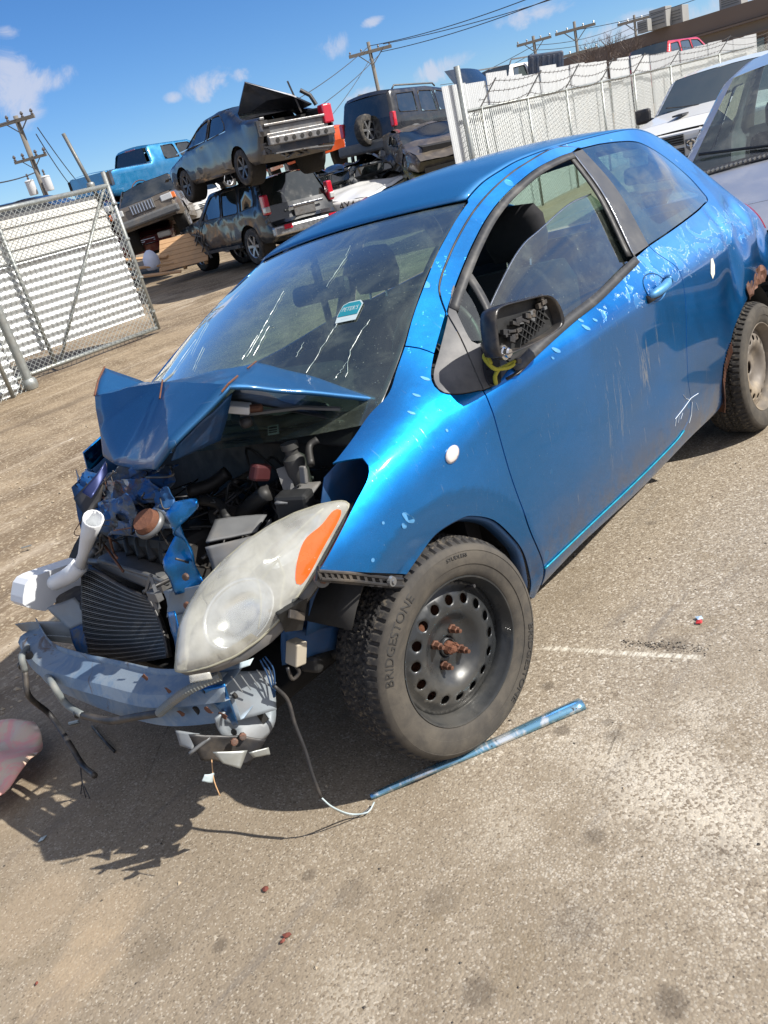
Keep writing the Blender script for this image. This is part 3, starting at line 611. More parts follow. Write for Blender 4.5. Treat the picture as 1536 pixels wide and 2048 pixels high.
def vehicle(name,label,cat,prof,W_,belt,tumble,wheels,wins,paint,loc,rot,glass=None,arch=1.16,dent=0,group=None,rim='alloy',plan=.10,crown=.03,cut=None,seed=0,step=.13,wheelmat=None,skip=()):
    """prof: list of (x,z,label) going from the front bottom over the roof to the rear bottom; label names the strip that starts at that point"""
    root=empty(name,loc,rot,label,cat,group); R=random.Random(seed)
    top=[(p[0],p[1]) for p in prof]; zb=min(p[1] for p in top); Lg=max(p[0] for p in top)
    def Yw(x,z):
        x=np.asarray(x,float);z=np.asarray(z,float); y=np.full(x.shape,W_/2)
        y=y-np.clip(z-belt,0,9)*tumble-np.clip(belt*.55-z,0,9)*.10
        u=np.clip((.55-x)/.55,0,1); y=y-plan*u*u; u=np.clip((x-(Lg-.5))/.5,0,1); y=y-plan*.8*u*u
        d=segdist(x.ravel(),z.ravel(),top).reshape(x.shape); rr=.075; y=y-np.where(d<rr,rr-np.sqrt(np.maximum(rr*rr-(rr-d)**2,0)),0)*.9
        if dent: y=y+fbm(x,z,2.3,3,seed)*dent
        return y
    # side outline with wheel arches
    bot=[]; 
    for (wx,wr) in sorted(wheels,key=lambda t:-t[0]):
        ra=wr*arch; zc=wr+.02
        if zb>=zc+ra: continue
        a0=math.asin(max(-1,min(1,(zb-zc)/ra)))
        for k in range(13):
            a=a0+(math.pi-2*a0)*k/12; bot.append((wx+ra*math.cos(a),zc+ra*math.sin(a)))
    outl=resample(top,.10)+bot
    holes=[w for w in wins]
    ex=[]
    for d in (.012,.035,.07):
        for q in resample(inset(top+[(top[-1][0],zb-.6),(top[0][0],zb-.6)],d)[:len(top)],.10): ex.append(q)
    exa=np.array(ex); k=inpoly(exa[:,0],exa[:,1],outl)&(segdist(exa[:,0],exa[:,1],outl)>.008)
    for h in holes: k&=~inpoly(exa[:,0],exa[:,1],h)&(segdist(exa[:,0],exa[:,1],h)>.008)
    P2,F2=fill(outl,holes,step,[tuple(q) for q in exa[k]])
    yy=Yw(P2[:,0],P2[:,1])
    mb=MB()
    for s in (-1,1): mb.add([(x,s*y,z) for (x,z),y in zip(P2,yy)],[tuple(f) if s<0 else tuple(f[::-1]) for f in F2])
    side_count=len(mb.v)
    strips={}
    for a,b in zip(prof,prof[1:]): strips.setdefault(a[2],[]).append((a,b))
    def strip(segs,off=0):
        m=MB()
        for a,b in segs:
            n=max(1,int(math.hypot(b[0]-a[0],b[1]-a[1])/.12)); rows=[]
            nx,nz=-(b[1]-a[1]),(b[0]-a[0]); l=math.hypot(nx,nz) or 1; nx/=l;nz/=l
            for i in range(n+1):
                t=i/n; x=a[0]+(b[0]-a[0])*t; z=a[1]+(b[1]-a[1])*t; Y=float(Yw([x],[z])[0]); row=[]
                for j in range(13):
                    u=-1+j/6; c=crown*(1-u*u)+off; dx,dz=0,0
                    if dent: q=noise.noise(Vector((x*2.1+seed,u*1.7,z*2.1)))*dent*1.6; dx,dz=nx*q,nz*q
                    row.append((x+nx*c+dx,u*Y,z+nz*c+dz))
                rows.append(row)
            m.add([p for r in rows for p in r],[f[::-1] for f in grid_faces(n+1,13)])
        return m
    for lab,segs in strips.items():
        if lab.startswith('glass') or lab in skip: continue
        s=strip(segs); mb.add(s.v,s.f)
    body=mb.build('body',paint,root,smooth=True,autos=32)
    g=glass or M['darkglass']
    for lab,segs in strips.items():
        if lab.startswith('glass') and lab not in skip: strip(segs,-.004).build('windshield' if 'front' in lab else 'rear_window',g,root,smooth=True)
    for w in wins:
        p=resample(w,.25,True); Pw,Fw=fill(p,(),.3); yw=Yw(Pw[:,0],Pw[:,1])-.012
        for s in (-1,1): mkobj('side_window',[(x,s*y,z) for (x,z),y in zip(Pw,yw)],[tuple(f) if s<0 else tuple(f[::-1]) for f in Fw],g,root,smooth=True)
        q=resample(w,.12,True); yq=Yw(np.array([a for a,_ in q]),np.array([b for _,b in q]))
        for s in (-1,1):
            pts=[(x,s*(y+.002),z) for (x,z),y in zip(q,yq)]; MB().tube(pts+[pts[0]],.011,4,cap=False).build('window_trim',M['black'],root)
    # dark inner volume
    m=MB(); x0,x1=top[0][0]+.25,Lg-.25; m.box(((x0+x1)/2,0,zb+.28),((x1-x0),W_*.62,.34)); m.build('underbody',M['under'],root)
    for (wx,wr) in wheels:
        for s in (-1,1):
            MB().lathe([(wr*arch*1.0,.0),(wr*arch*1.0,-.30),(0,-.30)],(wx,s*(W_/2-.05),wr+.02),(0,s,0),20).build('wheel_housing',M['under'],root,smooth=True)
            wheel_small(root,(wx,s*(W_/2-.13),wr),wr,s,wheelmat or M[rim])
    root['_Y']=0; del root['_Y']
    return root,Yw,strip,strips
def side_panel(root,Yw,poly,name,mat,side,off=.006,step=.1,solid=.012):
    p=resample(poly,step,True); P2,F2=fill(p,(),step); y=Yw(P2[:,0],P2[:,1])+off
    return mkobj(name,[(x,side*q,z) for (x,z),q in zip(P2,y)],[tuple(f) if side<0 else tuple(f[::-1]) for f in F2],mat,root,smooth=True,solid=solid)
def R3(yaw,pitch=0,roll=0): return (roll,pitch,yaw)
# paints
M['p_pathfinder']=carpaint('black_paint',(.010,.014,.018),.1,.30,1,.05,(.10,.09,.08)); M['p_sedan']=carpaint('graphite_paint',(.055,.062,.078),.75,.32,1,.18); M['p_jeep']=carpaint('charcoal_paint',(.016,.018,.022),.3,.25,1,.25,(.12,.10,.08))
M['p_blue']=carpaint('teal_blue_paint',(.015,.20,.42),.55,.32,1,.12); M['p_red']=carpaint('dark_red_paint',(.13,.012,.016),.3,.35,.8,.3); M['p_white']=carpaint('white_paint',(.72,.72,.70),.0,.35,.6,.12); M['p_silver']=carpaint('silver_paint',(.46,.48,.53),.6,.34,.8,.08); M['p_orange']=carpaint('orange_paint',(.75,.10,.018),.1,.35,.8,.1); M['p_olive']=carpaint('olive_paint',(.16,.15,.045),.3,.4,.6,.4); M['p_brown']=carpaint('brown_grey_paint',(.10,.085,.07),.3,.4,.6,.4); M['p_navy']=carpaint('navy_paint',(.03,.055,.10),.3,.4,.6,.3); M['p_brightred']=carpaint('bright_red_paint',(.55,.015,.03),.2,.3,1,.05)
M['baremetal']=simple('bare_metal',(.20,.20,.20),.45,.6,.35,14,(.14,.10,.07),.5); M['taillens']=simple('tail_lens',(.50,.012,.03),.12,0,.1,coat=1)
# ---------------------------------------------------------------- black off-roader on the ground in the stack
prof=[(.05,.42,'bumper'),(0,.60,'bumper'),(.03,.92,'nose'),(.10,1.02,'hood'),(1.35,1.17,'glass_front'),(1.98,1.66,'roof'),(3.9,1.70,'roof'),(4.35,1.66,'glass_rear'),(4.58,1.12,'tail'),(4.66,.80,'tail'),(4.77,.72,'bumper'),(4.77,.46,'bumper'),(4.6,.40,'end')]
SUVL=(12.20,15.85,.06); SUVR=R3(-1.77,.0,-.03)
wn_=[[(1.62,1.12),(2.12,1.58),(2.62,1.61),(2.62,1.12)],[(2.72,1.12),(2.72,1.61),(3.42,1.62),(3.50,1.12)],[(3.62,1.14),(3.56,1.62),(4.12,1.60),(4.22,1.20)]]
suv,Yw,stp,st=vehicle('wrecked_suv','black four wheel drive estate crushed under the grey sedan, its roof pressed down','suv',prof,1.85,1.08,.28,[(.92,.385),(3.77,.385)],wn_,M['p_pathfinder'],SUVL,SUVR,dent=.03,seed=3,step=.09)
for s in (-1,1):
    t=MB().box((4.62,s*.83,1.16),(.16,.14,.40)).build('tail_light',M['taillens'],suv,bevel=.03); MB().box((4.66,s*.845,1.06),(.12,.13,.12)).build('reversing_lens',M['lampclear'],t,bevel=.02)
MB().box((4.80,0,.60),(.14,1.78,.20)).build('rear_bumper',M['alloy'],suv,bevel=.04); MB().box((4.88,-.55,.66),(.02,.20,.09)).build('reflector',M['taillens'],suv); MB().box((4.88,.62,.66),(.02,.20,.09)).build('reflector',M['taillens'],suv)
MB().box((4.72,.05,.92),(.03,.55,.22)).build('number_plate_recess',M['baremetal'],suv,bevel=.02); MB().box((4.74,.1,1.02),(.03,.9,.05)).build('tailgate_trim',M['chrome'],suv,bevel=.01)
mb=MB(); [mb.bar((x,-.93,.40),(x+.5,-.93,.42),.03) for x in (1.5,2.2,2.9)]; mb.bar((1.35,-.93,.40),(3.3,-.93,.44),.07).build('step_bar',M['black'],suv)
mb=MB(); R=random.Random(5)
for _ in range(16):
    x=R.uniform(.9,1.7); z=R.uniform(.5,1.0); mb.bar((x,-.9-R.random()*.08,z),(x+R.uniform(-.3,.3),-.88-R.random()*.1,z+R.uniform(-.3,.3)),R.uniform(.02,.07),.01)
mb.build('torn_wing_metal',M['baremetal'],suv)
# ---------------------------------------------------------------- grey sedan on top
prof=[(.08,.30,'bumper'),(0,.45,'bumper'),(.05,.66,'nose'),(.18,.74,'hood'),(1.35,.97,'glass_front'),(2.15,1.40,'roof'),(2.9,1.455,'roof'),(3.35,1.42,'glass_rear'),(3.95,1.16,'deck'),(4.15,1.10,'trunk_open'),(4.70,1.03,'tail'),(4.76,.80,'tail'),(4.68,.62,'tail2'),(4.66,.42,'end'),(4.5,.30,'end')]
wn_=[[(1.42,.99),(2.10,1.32),(2.55,1.38),(2.58,1.00)],[(2.66,1.00),(2.63,1.385),(3.10,1.37),(3.42,1.14),(3.46,1.04)]]
SEDL=(11.982,13.811,2.215); sed,Yw,stp,st=vehicle('wrecked_sedan','graphite grey sedan stacked on the black off-roader, trunk lid bent up','sedan',prof,1.79,1.00,.52,[(.95,.33),(3.80,.33)],wn_,M['p_sedan'],(11.35,14.35,1.66),R3(-1.80,.0,-.03),dent=.012,seed=8,step=.09,arch=1.14,skip=('trunk_open','tail'),rim='alloy',wheelmat=simple('dark_alloy',(.10,.10,.11),.4,.6,.2,9,DUST,.4))
# open trunk: inner tub, bare rear panel, bent lid standing up
tub=MB(); 
tub.box((4.38,0,.60),(.62,1.30,.03)); tub.box((4.08,0,.82),(.03,1.35,.44)); tub.box((4.38,-.66,.82),(.62,.03,.44)); tub.box((4.38,.66,.82),(.62,.03,.44)); tub.build('trunk_well',M['under'],sed)
rp=MB(); rp.box((4.70,0,.66),(.05,1.36,.20)); rp.box((4.73,0,.90),(.05,1.42,.045)); rp.box((4.69,0,.80),(.02,1.30,.16)); rp.build('rear_panel',M['baremetal'],sed,bevel=.015)
mb=MB(); mb.bar((4.79,-.72,.62),(4.79,.74,.62),.10,.15).build('crash_bar',M['baremetal'],sed,bevel=.02)
for k in range(7): MB().lathe([(.035,.0),(.04,.012),(0,.013)],(4.84,-.55+.18*k,.62),(1,0,0),10,True).build('bar_hole',M['under'],sed)
for s in (-1,1): MB().bar((4.05,s*.72,1.08),(4.72,s*.70,1.02),.10,.05).build('trunk_gutter',M['baremetal'],sed,bevel=.012)
MB().box((4.66,.72,.92),(.20,.22,.34)).build('tail_light',M['taillens'],sed,bevel=.03)
mb=MB(); mb.box((4.66,-.72,.86),(.12,.24,.26)); mb.bar((4.4,-.86,.7),(4.75,-.7,.45),.05); mb.build('torn_lamp_housing',M['black'],sed)
lid=MB(); A=[(3.75,.25,1.18),(4.45,.50,1.10),(3.60,-.28,1.78),(3.35,-.66,1.10),(3.95,-.30,1.20)]
lid.add([(3.55,-.62,1.18),(4.10,-.52,1.74),(4.30,.30,1.38),(4.42,.62,1.16),(3.80,.58,1.14),(4.0,-.1,1.40)],[(0,1,5),(1,2,5),(2,3,4),(2,4,5),(5,4,0)])
lid.build('trunk_lid',M['p_sedan'],sed,solid=.03); MB().bar((4.30,.42,1.05),(4.25,.30,1.62),.03).build('lid_strut',M['black'],sed)
mb=MB(); mb.tube([(4.38,.45,1.42),(4.45,.60,1.30),(4.50,.66,1.12)],.04,8).build('lid_hinge',M['black'],sed)
MB().bar((1.0,-.905,.98),(3.5,-.87,1.03),.015).build('belt_moulding',M['chrome'],sed)
mb=MB(); R=random.Random(9)
for _ in range(22): 
    x=R.uniform(-.1,.5); mb.bar((x,-.85+R.random()*.3,R.uniform(.35,.8)),(x+R.uniform(-.25,.25),-.8+R.random()*.35,R.uniform(.3,.8)),R.uniform(.02,.1),.015)
mb.build('torn_front_plastic',M['black'],sed)
mb=MB(); 
for _ in range(14): 
    x=R.uniform(4.45,4.8); mb.bar((x,R.uniform(-.7,.7),R.uniform(.30,.45)),(x+R.uniform(-.2,.1),R.uniform(-.7,.7),R.uniform(.30,.48)),R.uniform(.03,.12),.02)
mb.build('hanging_underpanel',M['baremetal'],sed)
# ---------------------------------------------------------------- charcoal jeep-like suv
prof=[(.05,.50,'bumper'),(0,.75,'bumper'),(.05,1.02,'nose'),(.12,1.08,'hood'),(1.15,1.16,'glass_front'),(1.60,1.70,'roof'),(2.5,1.80,'roof'),(4.10,1.78,'roofend'),(4.20,1.70,'glass_rear'),(4.30,1.18,'tail'),(4.36,.70,'tail'),(4.38,.62,'bumper'),(4.36,.48,'end')]
wn_=[[(1.42,1.16),(1.75,1.62),(2.28,1.68),(2.28,1.18)],[(2.38,1.18),(2.38,1.68),(3.02,1.69),(3.10,1.20)],[(3.26,1.22),(3.20,1.68),(3.95,1.66),(4.05,1.24)]]
lib,Yw,stp,st=vehicle('compact_suv','boxy charcoal off-roader with roof rails and a spare wheel on its tailgate','suv',prof,1.80,1.14,.22,[(.85,.37),(3.50,.37)],wn_,M['p_jeep'],(19.736,12.782,1.054),R3(3.186,-.05,-.028),seed=12,crown=.05)
wheel_small(lib,(4.52,.12,.98),.37,1,M['alloy']); sp=lib.children[-1]
for o in list(lib.children):
    pass
sp.rotation_euler=(0,0,-math.pi/2); sp.location=Vector((4.52,.12,0))-Matrix.Rotation(-math.pi/2,3,'Z')@Vector((4.52,.12,0)); sp.name='spare_wheel'
for s in (-1,1):
    MB().box((4.28,s*.84,1.10),(.14,.13,.34)).build('tail_light',M['taillens'],lib,bevel=.03)
    MB().tube([(1.9,s*.58,1.80),(2.0,s*.58,1.87),(3.7,s*.58,1.88),(3.8,s*.58,1.80)],.022,8).build('roof_rail',M['greyplastic'],lib,smooth=True)
    for wx in (.85,3.5): 
        mb=MB(); mb.tube([(wx+.49*math.cos(a),s*.93,.39+.49*math.sin(a)) for a in [math.pi*k/12-.1 for k in range(14)]],.05,6).build('arch_flare',M['greyplastic'],lib,smooth=True)
    MB().bar((1.4,s*.91,.80),(3.0,s*.91,.80),.10,.03).build('door_moulding',M['greyplastic'],lib,bevel=.01)
MB().box((4.44,0,.60),(.20,1.86,.26)).build('rear_bumper',M['greyplastic'],lib,bevel=.06); MB().lathe([(.16,-.3),(.17,0),(.13,.1),(0,.14)],(1.55,-.5,1.80),(0,0,1),12).build('roof_lamp',M['black'],lib,smooth=True)
# ---------------------------------------------------------------- blue crew-cab pickup
prof=[(.05,.55,'bumper'),(0,.80,'bumper'),(.05,1.15,'nose'),(.2,1.22,'hood'),(1.55,1.36,'glass_front'),(2.25,1.86,'roof'),(4.1,1.90,'roofend'),(4.22,1.82,'glass_rear'),(4.32,1.40,'bed'),(4.36,1.36,'bedgap'),(6.20,1.38,'tail'),(6.27,1.36,'tail'),(6.27,.80,'tail'),(6.20,.62,'end')]
wn_=[[(1.95,1.38),(2.35,1.78),(2.95,1.80),(2.95,1.38)],[(3.06,1.38),(3.06,1.80),(3.62,1.80),(3.72,1.38)]]
ram,Yw,stp,st=vehicle('blue_pickup','metallic teal blue crew cab pickup parked high behind the gate with no rear wheel','pickup',prof,2.0,1.36,.38,[(1.0,.38),(5.1,.38)],wn_,M['p_blue'],(19.48,23.37,1.85),R3(3.269,0,-.03),seed=17,skip=('bedgap','glass_rear'),crown=.04)
b=MB(); b.box((5.25,0,.95),(1.85,1.80,.05)); b.box((5.25,-.95,1.15),(1.85,.05,.42)); b.box((5.25,.95,1.15),(1.85,.05,.42)); b.box((6.2,0,1.1),(.05,1.85,.5)); b.build('bed',M['p_navy'],ram)
rw=MB(); rw.add([(4.20,-.62,1.84),(4.20,.62,1.84),(4.34,.78,1.40),(4.34,-.78,1.40)],[(0,1,2,3)]); rw.build('rear_window',M['darkglass'],ram,solid=.02); MB().box((4.21,0,1.855),(.04,.5,.035)).build('brake_light',M['taillens'],ram)
for s in (-1,1): 
    MB().box((6.22,s*.93,1.15),(.12,.14,.36)).build('tail_light_socket',M['under'],ram,bevel=.02)
    MB().lathe([(.52,0),(.50,.03),(.46,.0)],(5.1,s*.985,.42),(0,s,0),20).build('arch_rust',M['rust'],ram)
for o in ram.children:
    if o.name.startswith('tyre'):
        pass
# ---------------------------------------------------------------- low cars in the back row
def nose(root,Wd,z0,z1,x,slots,lab='grille'):
    MB().box((x,0,(z0+z1)/2),(.05,Wd*1.05,(z1-z0)*1.25)).build('grille_surround',M['greyplastic'],root,bevel=.02)
    for k in range(slots):
        y=-Wd/2+Wd*(k+.5)/slots; MB().box((x-.03,y,(z0+z1)/2),(.03,Wd/slots*.28,z1-z0)).build('grille_bar',M['chrome'],root)
prof=[(.05,.45,'bumper'),(0,.62,'bumper'),(.03,.90,'nose'),(.12,1.02,'hood'),(1.25,1.12,'glass_front'),(1.8,1.62,'roof'),(3.9,1.66,'glass_rear'),(4.5,1.1,'tail'),(4.6,.5,'end')]
jg,Yw,stp,st=vehicle('grey_suv','dark grey off-roader facing the yard with a slotted chrome grille, set on a red car','suv',prof,1.80,1.05,.3,[(.9,.36),(3.6,.36)],[[(1.5,1.08),(1.95,1.55),(2.5,1.57),(2.5,1.08)]],M['p_brown'],(10.909,16.359,0.990),R3(.80,.08,-.10),seed=21,dent=.03)
nose(jg,.62,.78,.98,-.02,8)
for s in (-1,1): 
    MB().box((.03,s*.66,.90),(.10,.30,.15)).build('headlight',M['lampclear'],jg,bevel=.02); MB().box((.08,s*.84,.90),(.14,.10,.14)).build('turn_signal',M['amber'],jg,bevel=.02)
MB().box((-.02,0,.60),(.12,1.75,.20)).build('front_bumper',M['greyplastic'],jg,bevel=.05)
prof=[(.05,.30,'bumper'),(0,.5,'bumper'),(.05,.68,'nose'),(.2,.75,'hood'),(1.2,.98,'glass_front'),(2.0,1.38,'roof'),(3.2,1.42,'glass_rear'),(3.9,1.05,'tail'),(4.5,.95,'tail'),(4.6,.4,'end')]
wcar=[[(1.35,1.0),(2.0,1.31),(2.5,1.34),(2.5,1.0)],[(2.6,1.0),(2.6,1.34),(3.1,1.33),(3.5,1.05)]]
def lowcar(nm,lab,paint,loc,rot,seed,dent=.03,**k):
    r,Y_,a,b=vehicle(nm,lab,'car',prof,1.76,.98,.5,[(.9,.31),(3.55,.31)],wcar,paint,loc,rot,seed=seed,dent=dent,step=.14,**k)
    for s in (-1,1):
        MB().box((.06,s*.62,.64),(.16,.36,.16)).build('headlight',M['lampclear'],r,bevel=.03); MB().box((4.5,s*.66,.82),(.12,.36,.16)).build('tail_light',M['taillens'],r,bevel=.03)
    for q in range(3): MB().box((-.01,0,.52+.05*q),(.03,.7,.02)).build('grille_bar',M['chrome'],r)
    return r
lowcar('silver_car','silver car front showing between the grey off-roader and the stacked sedan','' or M['p_silver'],(14.706,19.805,1.207),R3(1.0,.05,-.1),31)
lowcar('red_car','crushed dark red car lying under the grey off-roader','' or M['p_red'],(11.305,18.479,0.933),R3(1.25,.03,0),32,.08)
lowcar('maroon_car','dark red car nose at the bottom of the pile behind the pallet','' or M['p_red'],(11.150,17.396,0.476),R3(.95,.0,0),33,.05)
lowcar('dark_car','dark hatch roof showing over the left end of the gate','' or M['p_jeep'],(11.591,18.571,1.406),R3(2.2,.0,.0),34,.02)
lowcar('white_hatch','pale wreck squeezed between the grey off-roader and the black one','' or M['p_white'],(13.448,17.625,0.963),R3(1.0,.0,0),36,.08)
# orange pickup body behind the stack
prof2=[(.05,.5,'bumper'),(0,.75,'bumper'),(.05,1.05,'nose'),(.15,1.12,'hood'),(1.3,1.2,'glass_front'),(1.9,1.72,'roof'),(3.3,1.75,'roofend'),(3.4,1.25,'tail'),(5.1,1.22,'tail'),(5.15,.6,'end')]
vehicle('orange_pickup','bright orange truck body partly hidden behind the stacked sedan','pickup',prof2,1.9,1.2,.3,[(.9,.36),(4.2,.36)],[[(1.6,1.22),(2.0,1.62),(3.1,1.64),(3.1,1.22)]],M['p_orange'],(16.993,15.837,1.551),R3(1.0,0,-.05),seed=41,dent=.02)
# crushed black estate and the white 4x4 tailgate beneath it
prof3=[(.05,.30,'bumper'),(0,.5,'nose'),(.2,.62,'hood'),(1.2,.80,'glass_front'),(1.7,1.0,'roof'),(3.2,.96,'roof'),(3.9,.86,'glass_rear'),(4.3,.72,'tail'),(4.5,.6,'tail'),(4.6,.3,'end')]
cr,Ycr,_,_=vehicle('crushed_car','flattened black wreck with a mangled roof lying across the pile right of the stack','car',prof3,1.8,.8,.4,[(.9,.30),(3.6,.30)],[[(1.4,.72),(1.8,.92),(2.6,.92),(2.6,.72)],[(2.7,.72),(2.7,.92),(3.6,.88),(3.7,.72)]],M['p_pathfinder'],(13.503,14.637,0.566),R3(-1.15,.0,.0),seed=44,dent=.20,step=.07)
R=random.Random(12); mb=MB()
for _ in range(26):
    x=R.uniform(.2,4.4); y=R.uniform(-1,.6); z=.75+R.random()*.35; a=R.random()*6.3; l=R.uniform(.2,.7); mb.bar((x,y,z),(x+math.cos(a)*l,y+math.sin(a)*l*.5,z+R.uniform(-.15,.15)),R.uniform(.03,.16),.012)
mb.build('torn_roof_metal',M['p_pathfinder'],cr); MB().box((4.3,-.85,.72),(.22,.08,.13)).build('tail_light',M['taillens'],cr,bevel=.02)
prof4=[(.05,.5,'bumper'),(0,.75,'nose'),(.1,1.0,'hood'),(1.3,1.08,'glass_front'),(1.8,1.3,'roof'),(2.9,1.3,'roofend'),(3.0,1.10,'tail'),(5.0,1.08,'tail'),(5.1,1.04,'tail'),(5.1,.6,'end')]
w4,Y4,_,_=vehicle('white_pickup','white pickup bed side marked 4X4, tipped on its side among the wrecks','pickup',prof4,1.85,1.05,.3,[(.9,.37),(4.0,.37)],[[(1.6,1.1),(1.9,1.24),(2.8,1.24),(2.8,1.1)]],M['p_white'],(12.742,15.474,0.149),R3(-1.45,.05,.12),seed=47,dent=.03)
for q in list(w4.children): 
    pass
V,F=text2d('4X4',.26)
mkobj('bed_lettering',[(4.52+x,-.93,.98+y) for x,y,_ in V],F,M['black'],w4,solid=.004)
MB().box((5.03,-.87,.90),(.18,.14,.36)).build('tail_light',M['taillens'],w4,bevel=.03); MB().box((5.16,0,.62),(.16,1.8,.18)).build('rear_bumper',M['chrome'],w4,bevel=.05)
# olive and brown bodies left of the fence post
for nm,lab,pm,loc,rt,sd,dn in (('olive_car','flattened dusty olive car at the foot of the tall fence post','p_olive',(13.357,8.620,0.386),R3(.80,0,0),51,.05),('brown_car','dull brown car body resting on the flattened olive one beside the fence','p_brown',(13.673,8.855,0.750),R3(.85,-.10,.05),52,.05)):
    vehicle(nm,lab,'car',prof3,1.8,.8,.4,[(.9,.30),(3.6,.30)],[[(1.4,.72),(1.8,.92),(2.6,.92),(2.6,.72)]],M[pm],loc,rt,seed=sd,dent=dn,step=.1)
# behind the fence
prof5=[(.05,.45,'bumper'),(0,.65,'bumper'),(.03,.95,'nose'),(.12,1.06,'hood'),(1.35,1.15,'glass_front'),(2.0,1.68,'roof'),(4.1,1.74,'glass_rear'),(4.6,1.15,'tail'),(4.7,.5,'end')]
w5=[[(1.6,1.14),(2.1,1.58),(2.65,1.63),(2.65,1.14)],[(2.75,1.14),(2.75,1.64),(3.4,1.65),(3.5,1.14)],[(3.6,1.14),(3.55,1.65),(4.1,1.63),(4.3,1.2)]]
def bgsuv(nm,lab,paint,loc,rot,seed,**k): return vehicle(nm,lab,'suv',prof5,1.85,1.1,.3,[(.92,.36),(3.7,.36)],w5,paint,loc,rot,seed=seed,**k)[0]
o=bgsuv('white_suv','white off-roader with a roof rack showing over the corrugated fence','' or M['p_white'],(24.721,11.604,1.302),R3(3.05,0,0),61,glass=M['greyglass'])
for s in (-1,1): MB().tube([(2.1,s*.6,1.74),(2.2,s*.6,1.84),(3.9,s*.6,1.86),(4.0,s*.6,1.76)],.02,6).build('roof_rail',M['greyplastic'],o)
a=Vector((21.433,10.721,2.551)); mb=MB(); mb.box((0,0,.25),(1.0,.12,.62)); o=mb.build('bed_panel',M['p_navy'],bevel=.12,bseg=4); o.location=a; o.rotation_euler=(.0,.12,-.95); tag(o,'dark blue car body panel stood upright behind the fence beside the white off-roader','body panel')
for k in range(6): MB().box((-.38+.15*k,-.07,.25),(.07,.03,.46)).build('rib',M['p_navy'],o,bevel=.02)
o=bgsuv('red_suv','bright red off-roader whose roof and tail lamp rise above the fence','' or M['p_brightred'],(33.245,10.576,1.078),R3(3.05,0,0),62,glass=M['greyglass'])
# ---------------------------------------------------------------- pallet and boards
pal=empty('pallet',(10.236,15.605,0.274),(0,0,-.97),'light pine pallet lying beside the black off-roader','pallet')
for k in range(7): MB().box((.62,-.0+k*.098,.10+.098*k),(1.30,.128,.020),(.785,0,0)).build('deck_board',M['pinewood'],pal)
for k in range(3): MB().box((.06+k*.56,.34,.34),(.08,.95,.09),(.785,0,0)).build('stringer',M['pinewood'],pal)
for k,(px,dz,yaw) in enumerate((((275,538),.05,-.4),((285,525),.12,-.9),((270,552),.0,-1.2))):
    pass
for p,yaw,lab in (((9.630,15.399,0.506),-.5,'weathered plank lying in the rubble left of the pallet, nearest the gate'),((10.194,16.226,0.668),-1.1,'splintered plank leaning behind the white bag'),((9.441,14.927,0.321),-.75,'short board in front of the white bag')):
    o=MB().box((0,0,.06),(1.5,.14,.04)).build('plank',M['pinewood'],bevel=.004); o.location=p; o.rotation_euler=(.2,.12,yaw); tag(o,lab,'plank')
M['bag']=simple('white_bag',(.55,.60,.72),.7,0,.2,6)
o=MB().lathe([(0,.0),(.15,.02),(.20,.12),(.19,.30),(.11,.42),(.04,.47),(0,.47)],(0,0,0),(0,0,1),14).build('bag',M['bag'],smooth=True); o.location=(9.901,15.346,0.432); tag(o,'pale blue white sack standing at the end of the pallet','bag')
# ---------------------------------------------------------------- white pickup by the fence
prof6=[(.10,.38,'bumper'),(0,.50,'bumper'),(.0,.72,'bumper'),(.08,.72,'nose'),(.12,1.02,'hood'),(.4,1.13,'hood'),(1.40,1.22,'glass_front'),(2.05,1.62,'roof'),(3.0,1.67,'roof'),(4.5,1.65,'glass_rear'),(4.9,1.2,'tail'),(5.0,.5,'end')]
dg,Yd,_,_=vehicle('white_suv','white off-roader with a ram head badge on its cross grille, parked along the fence','suv',prof6,1.86,1.16,.27,[(.95,.38),(3.9,.38)],[[(1.62,1.2),(2.1,1.52),(2.65,1.56),(2.65,1.2)],[(2.75,1.2),(2.75,1.57),(3.4,1.57),(3.5,1.2)]],M['p_white'],(9.617,2.204,-0.063),R3(.10,0,0),glass=M['greyglass'],seed=71,step=.1,crown=.035)
MB().box((.04,0,.86),(.12,1.22,.34)).build('grille_frame',M['p_white'],dg,bevel=.05)
for s in (-1,1):
    for z0 in (.78,.94):
        MB().box((-.03,s*.33,z0),(.03,.46,.12)).build('grille_opening',M['under'],dg)
        for k in range(4): MB().box((-.048,s*.33,z0-.045+.03*k),(.012,.46,.008)).build('grille_bar',M['greyplastic'],dg)
    MB().box((.10,s*.78,.98),(.22,.26,.26)).build('headlight',M['lampclear'],dg,bevel=.04); MB().box((.55,s*.28,1.205),(.30,.13,.02)).build('hood_scoop',M['black'],dg)
    m=MB().box((1.52,s*1.08,1.26),(.12,.22,.20)).build('side_mirror',M['black'],dg,bevel=.04); MB().bar((1.50,s*.9,1.18),(1.52,s*1.0,1.2),.05).build('mirror_arm',M['black'],m)
MB().box((-.03,0,.62),(.16,1.80,.22)).build('front_bumper',M['greyplastic'],dg,bevel=.06)
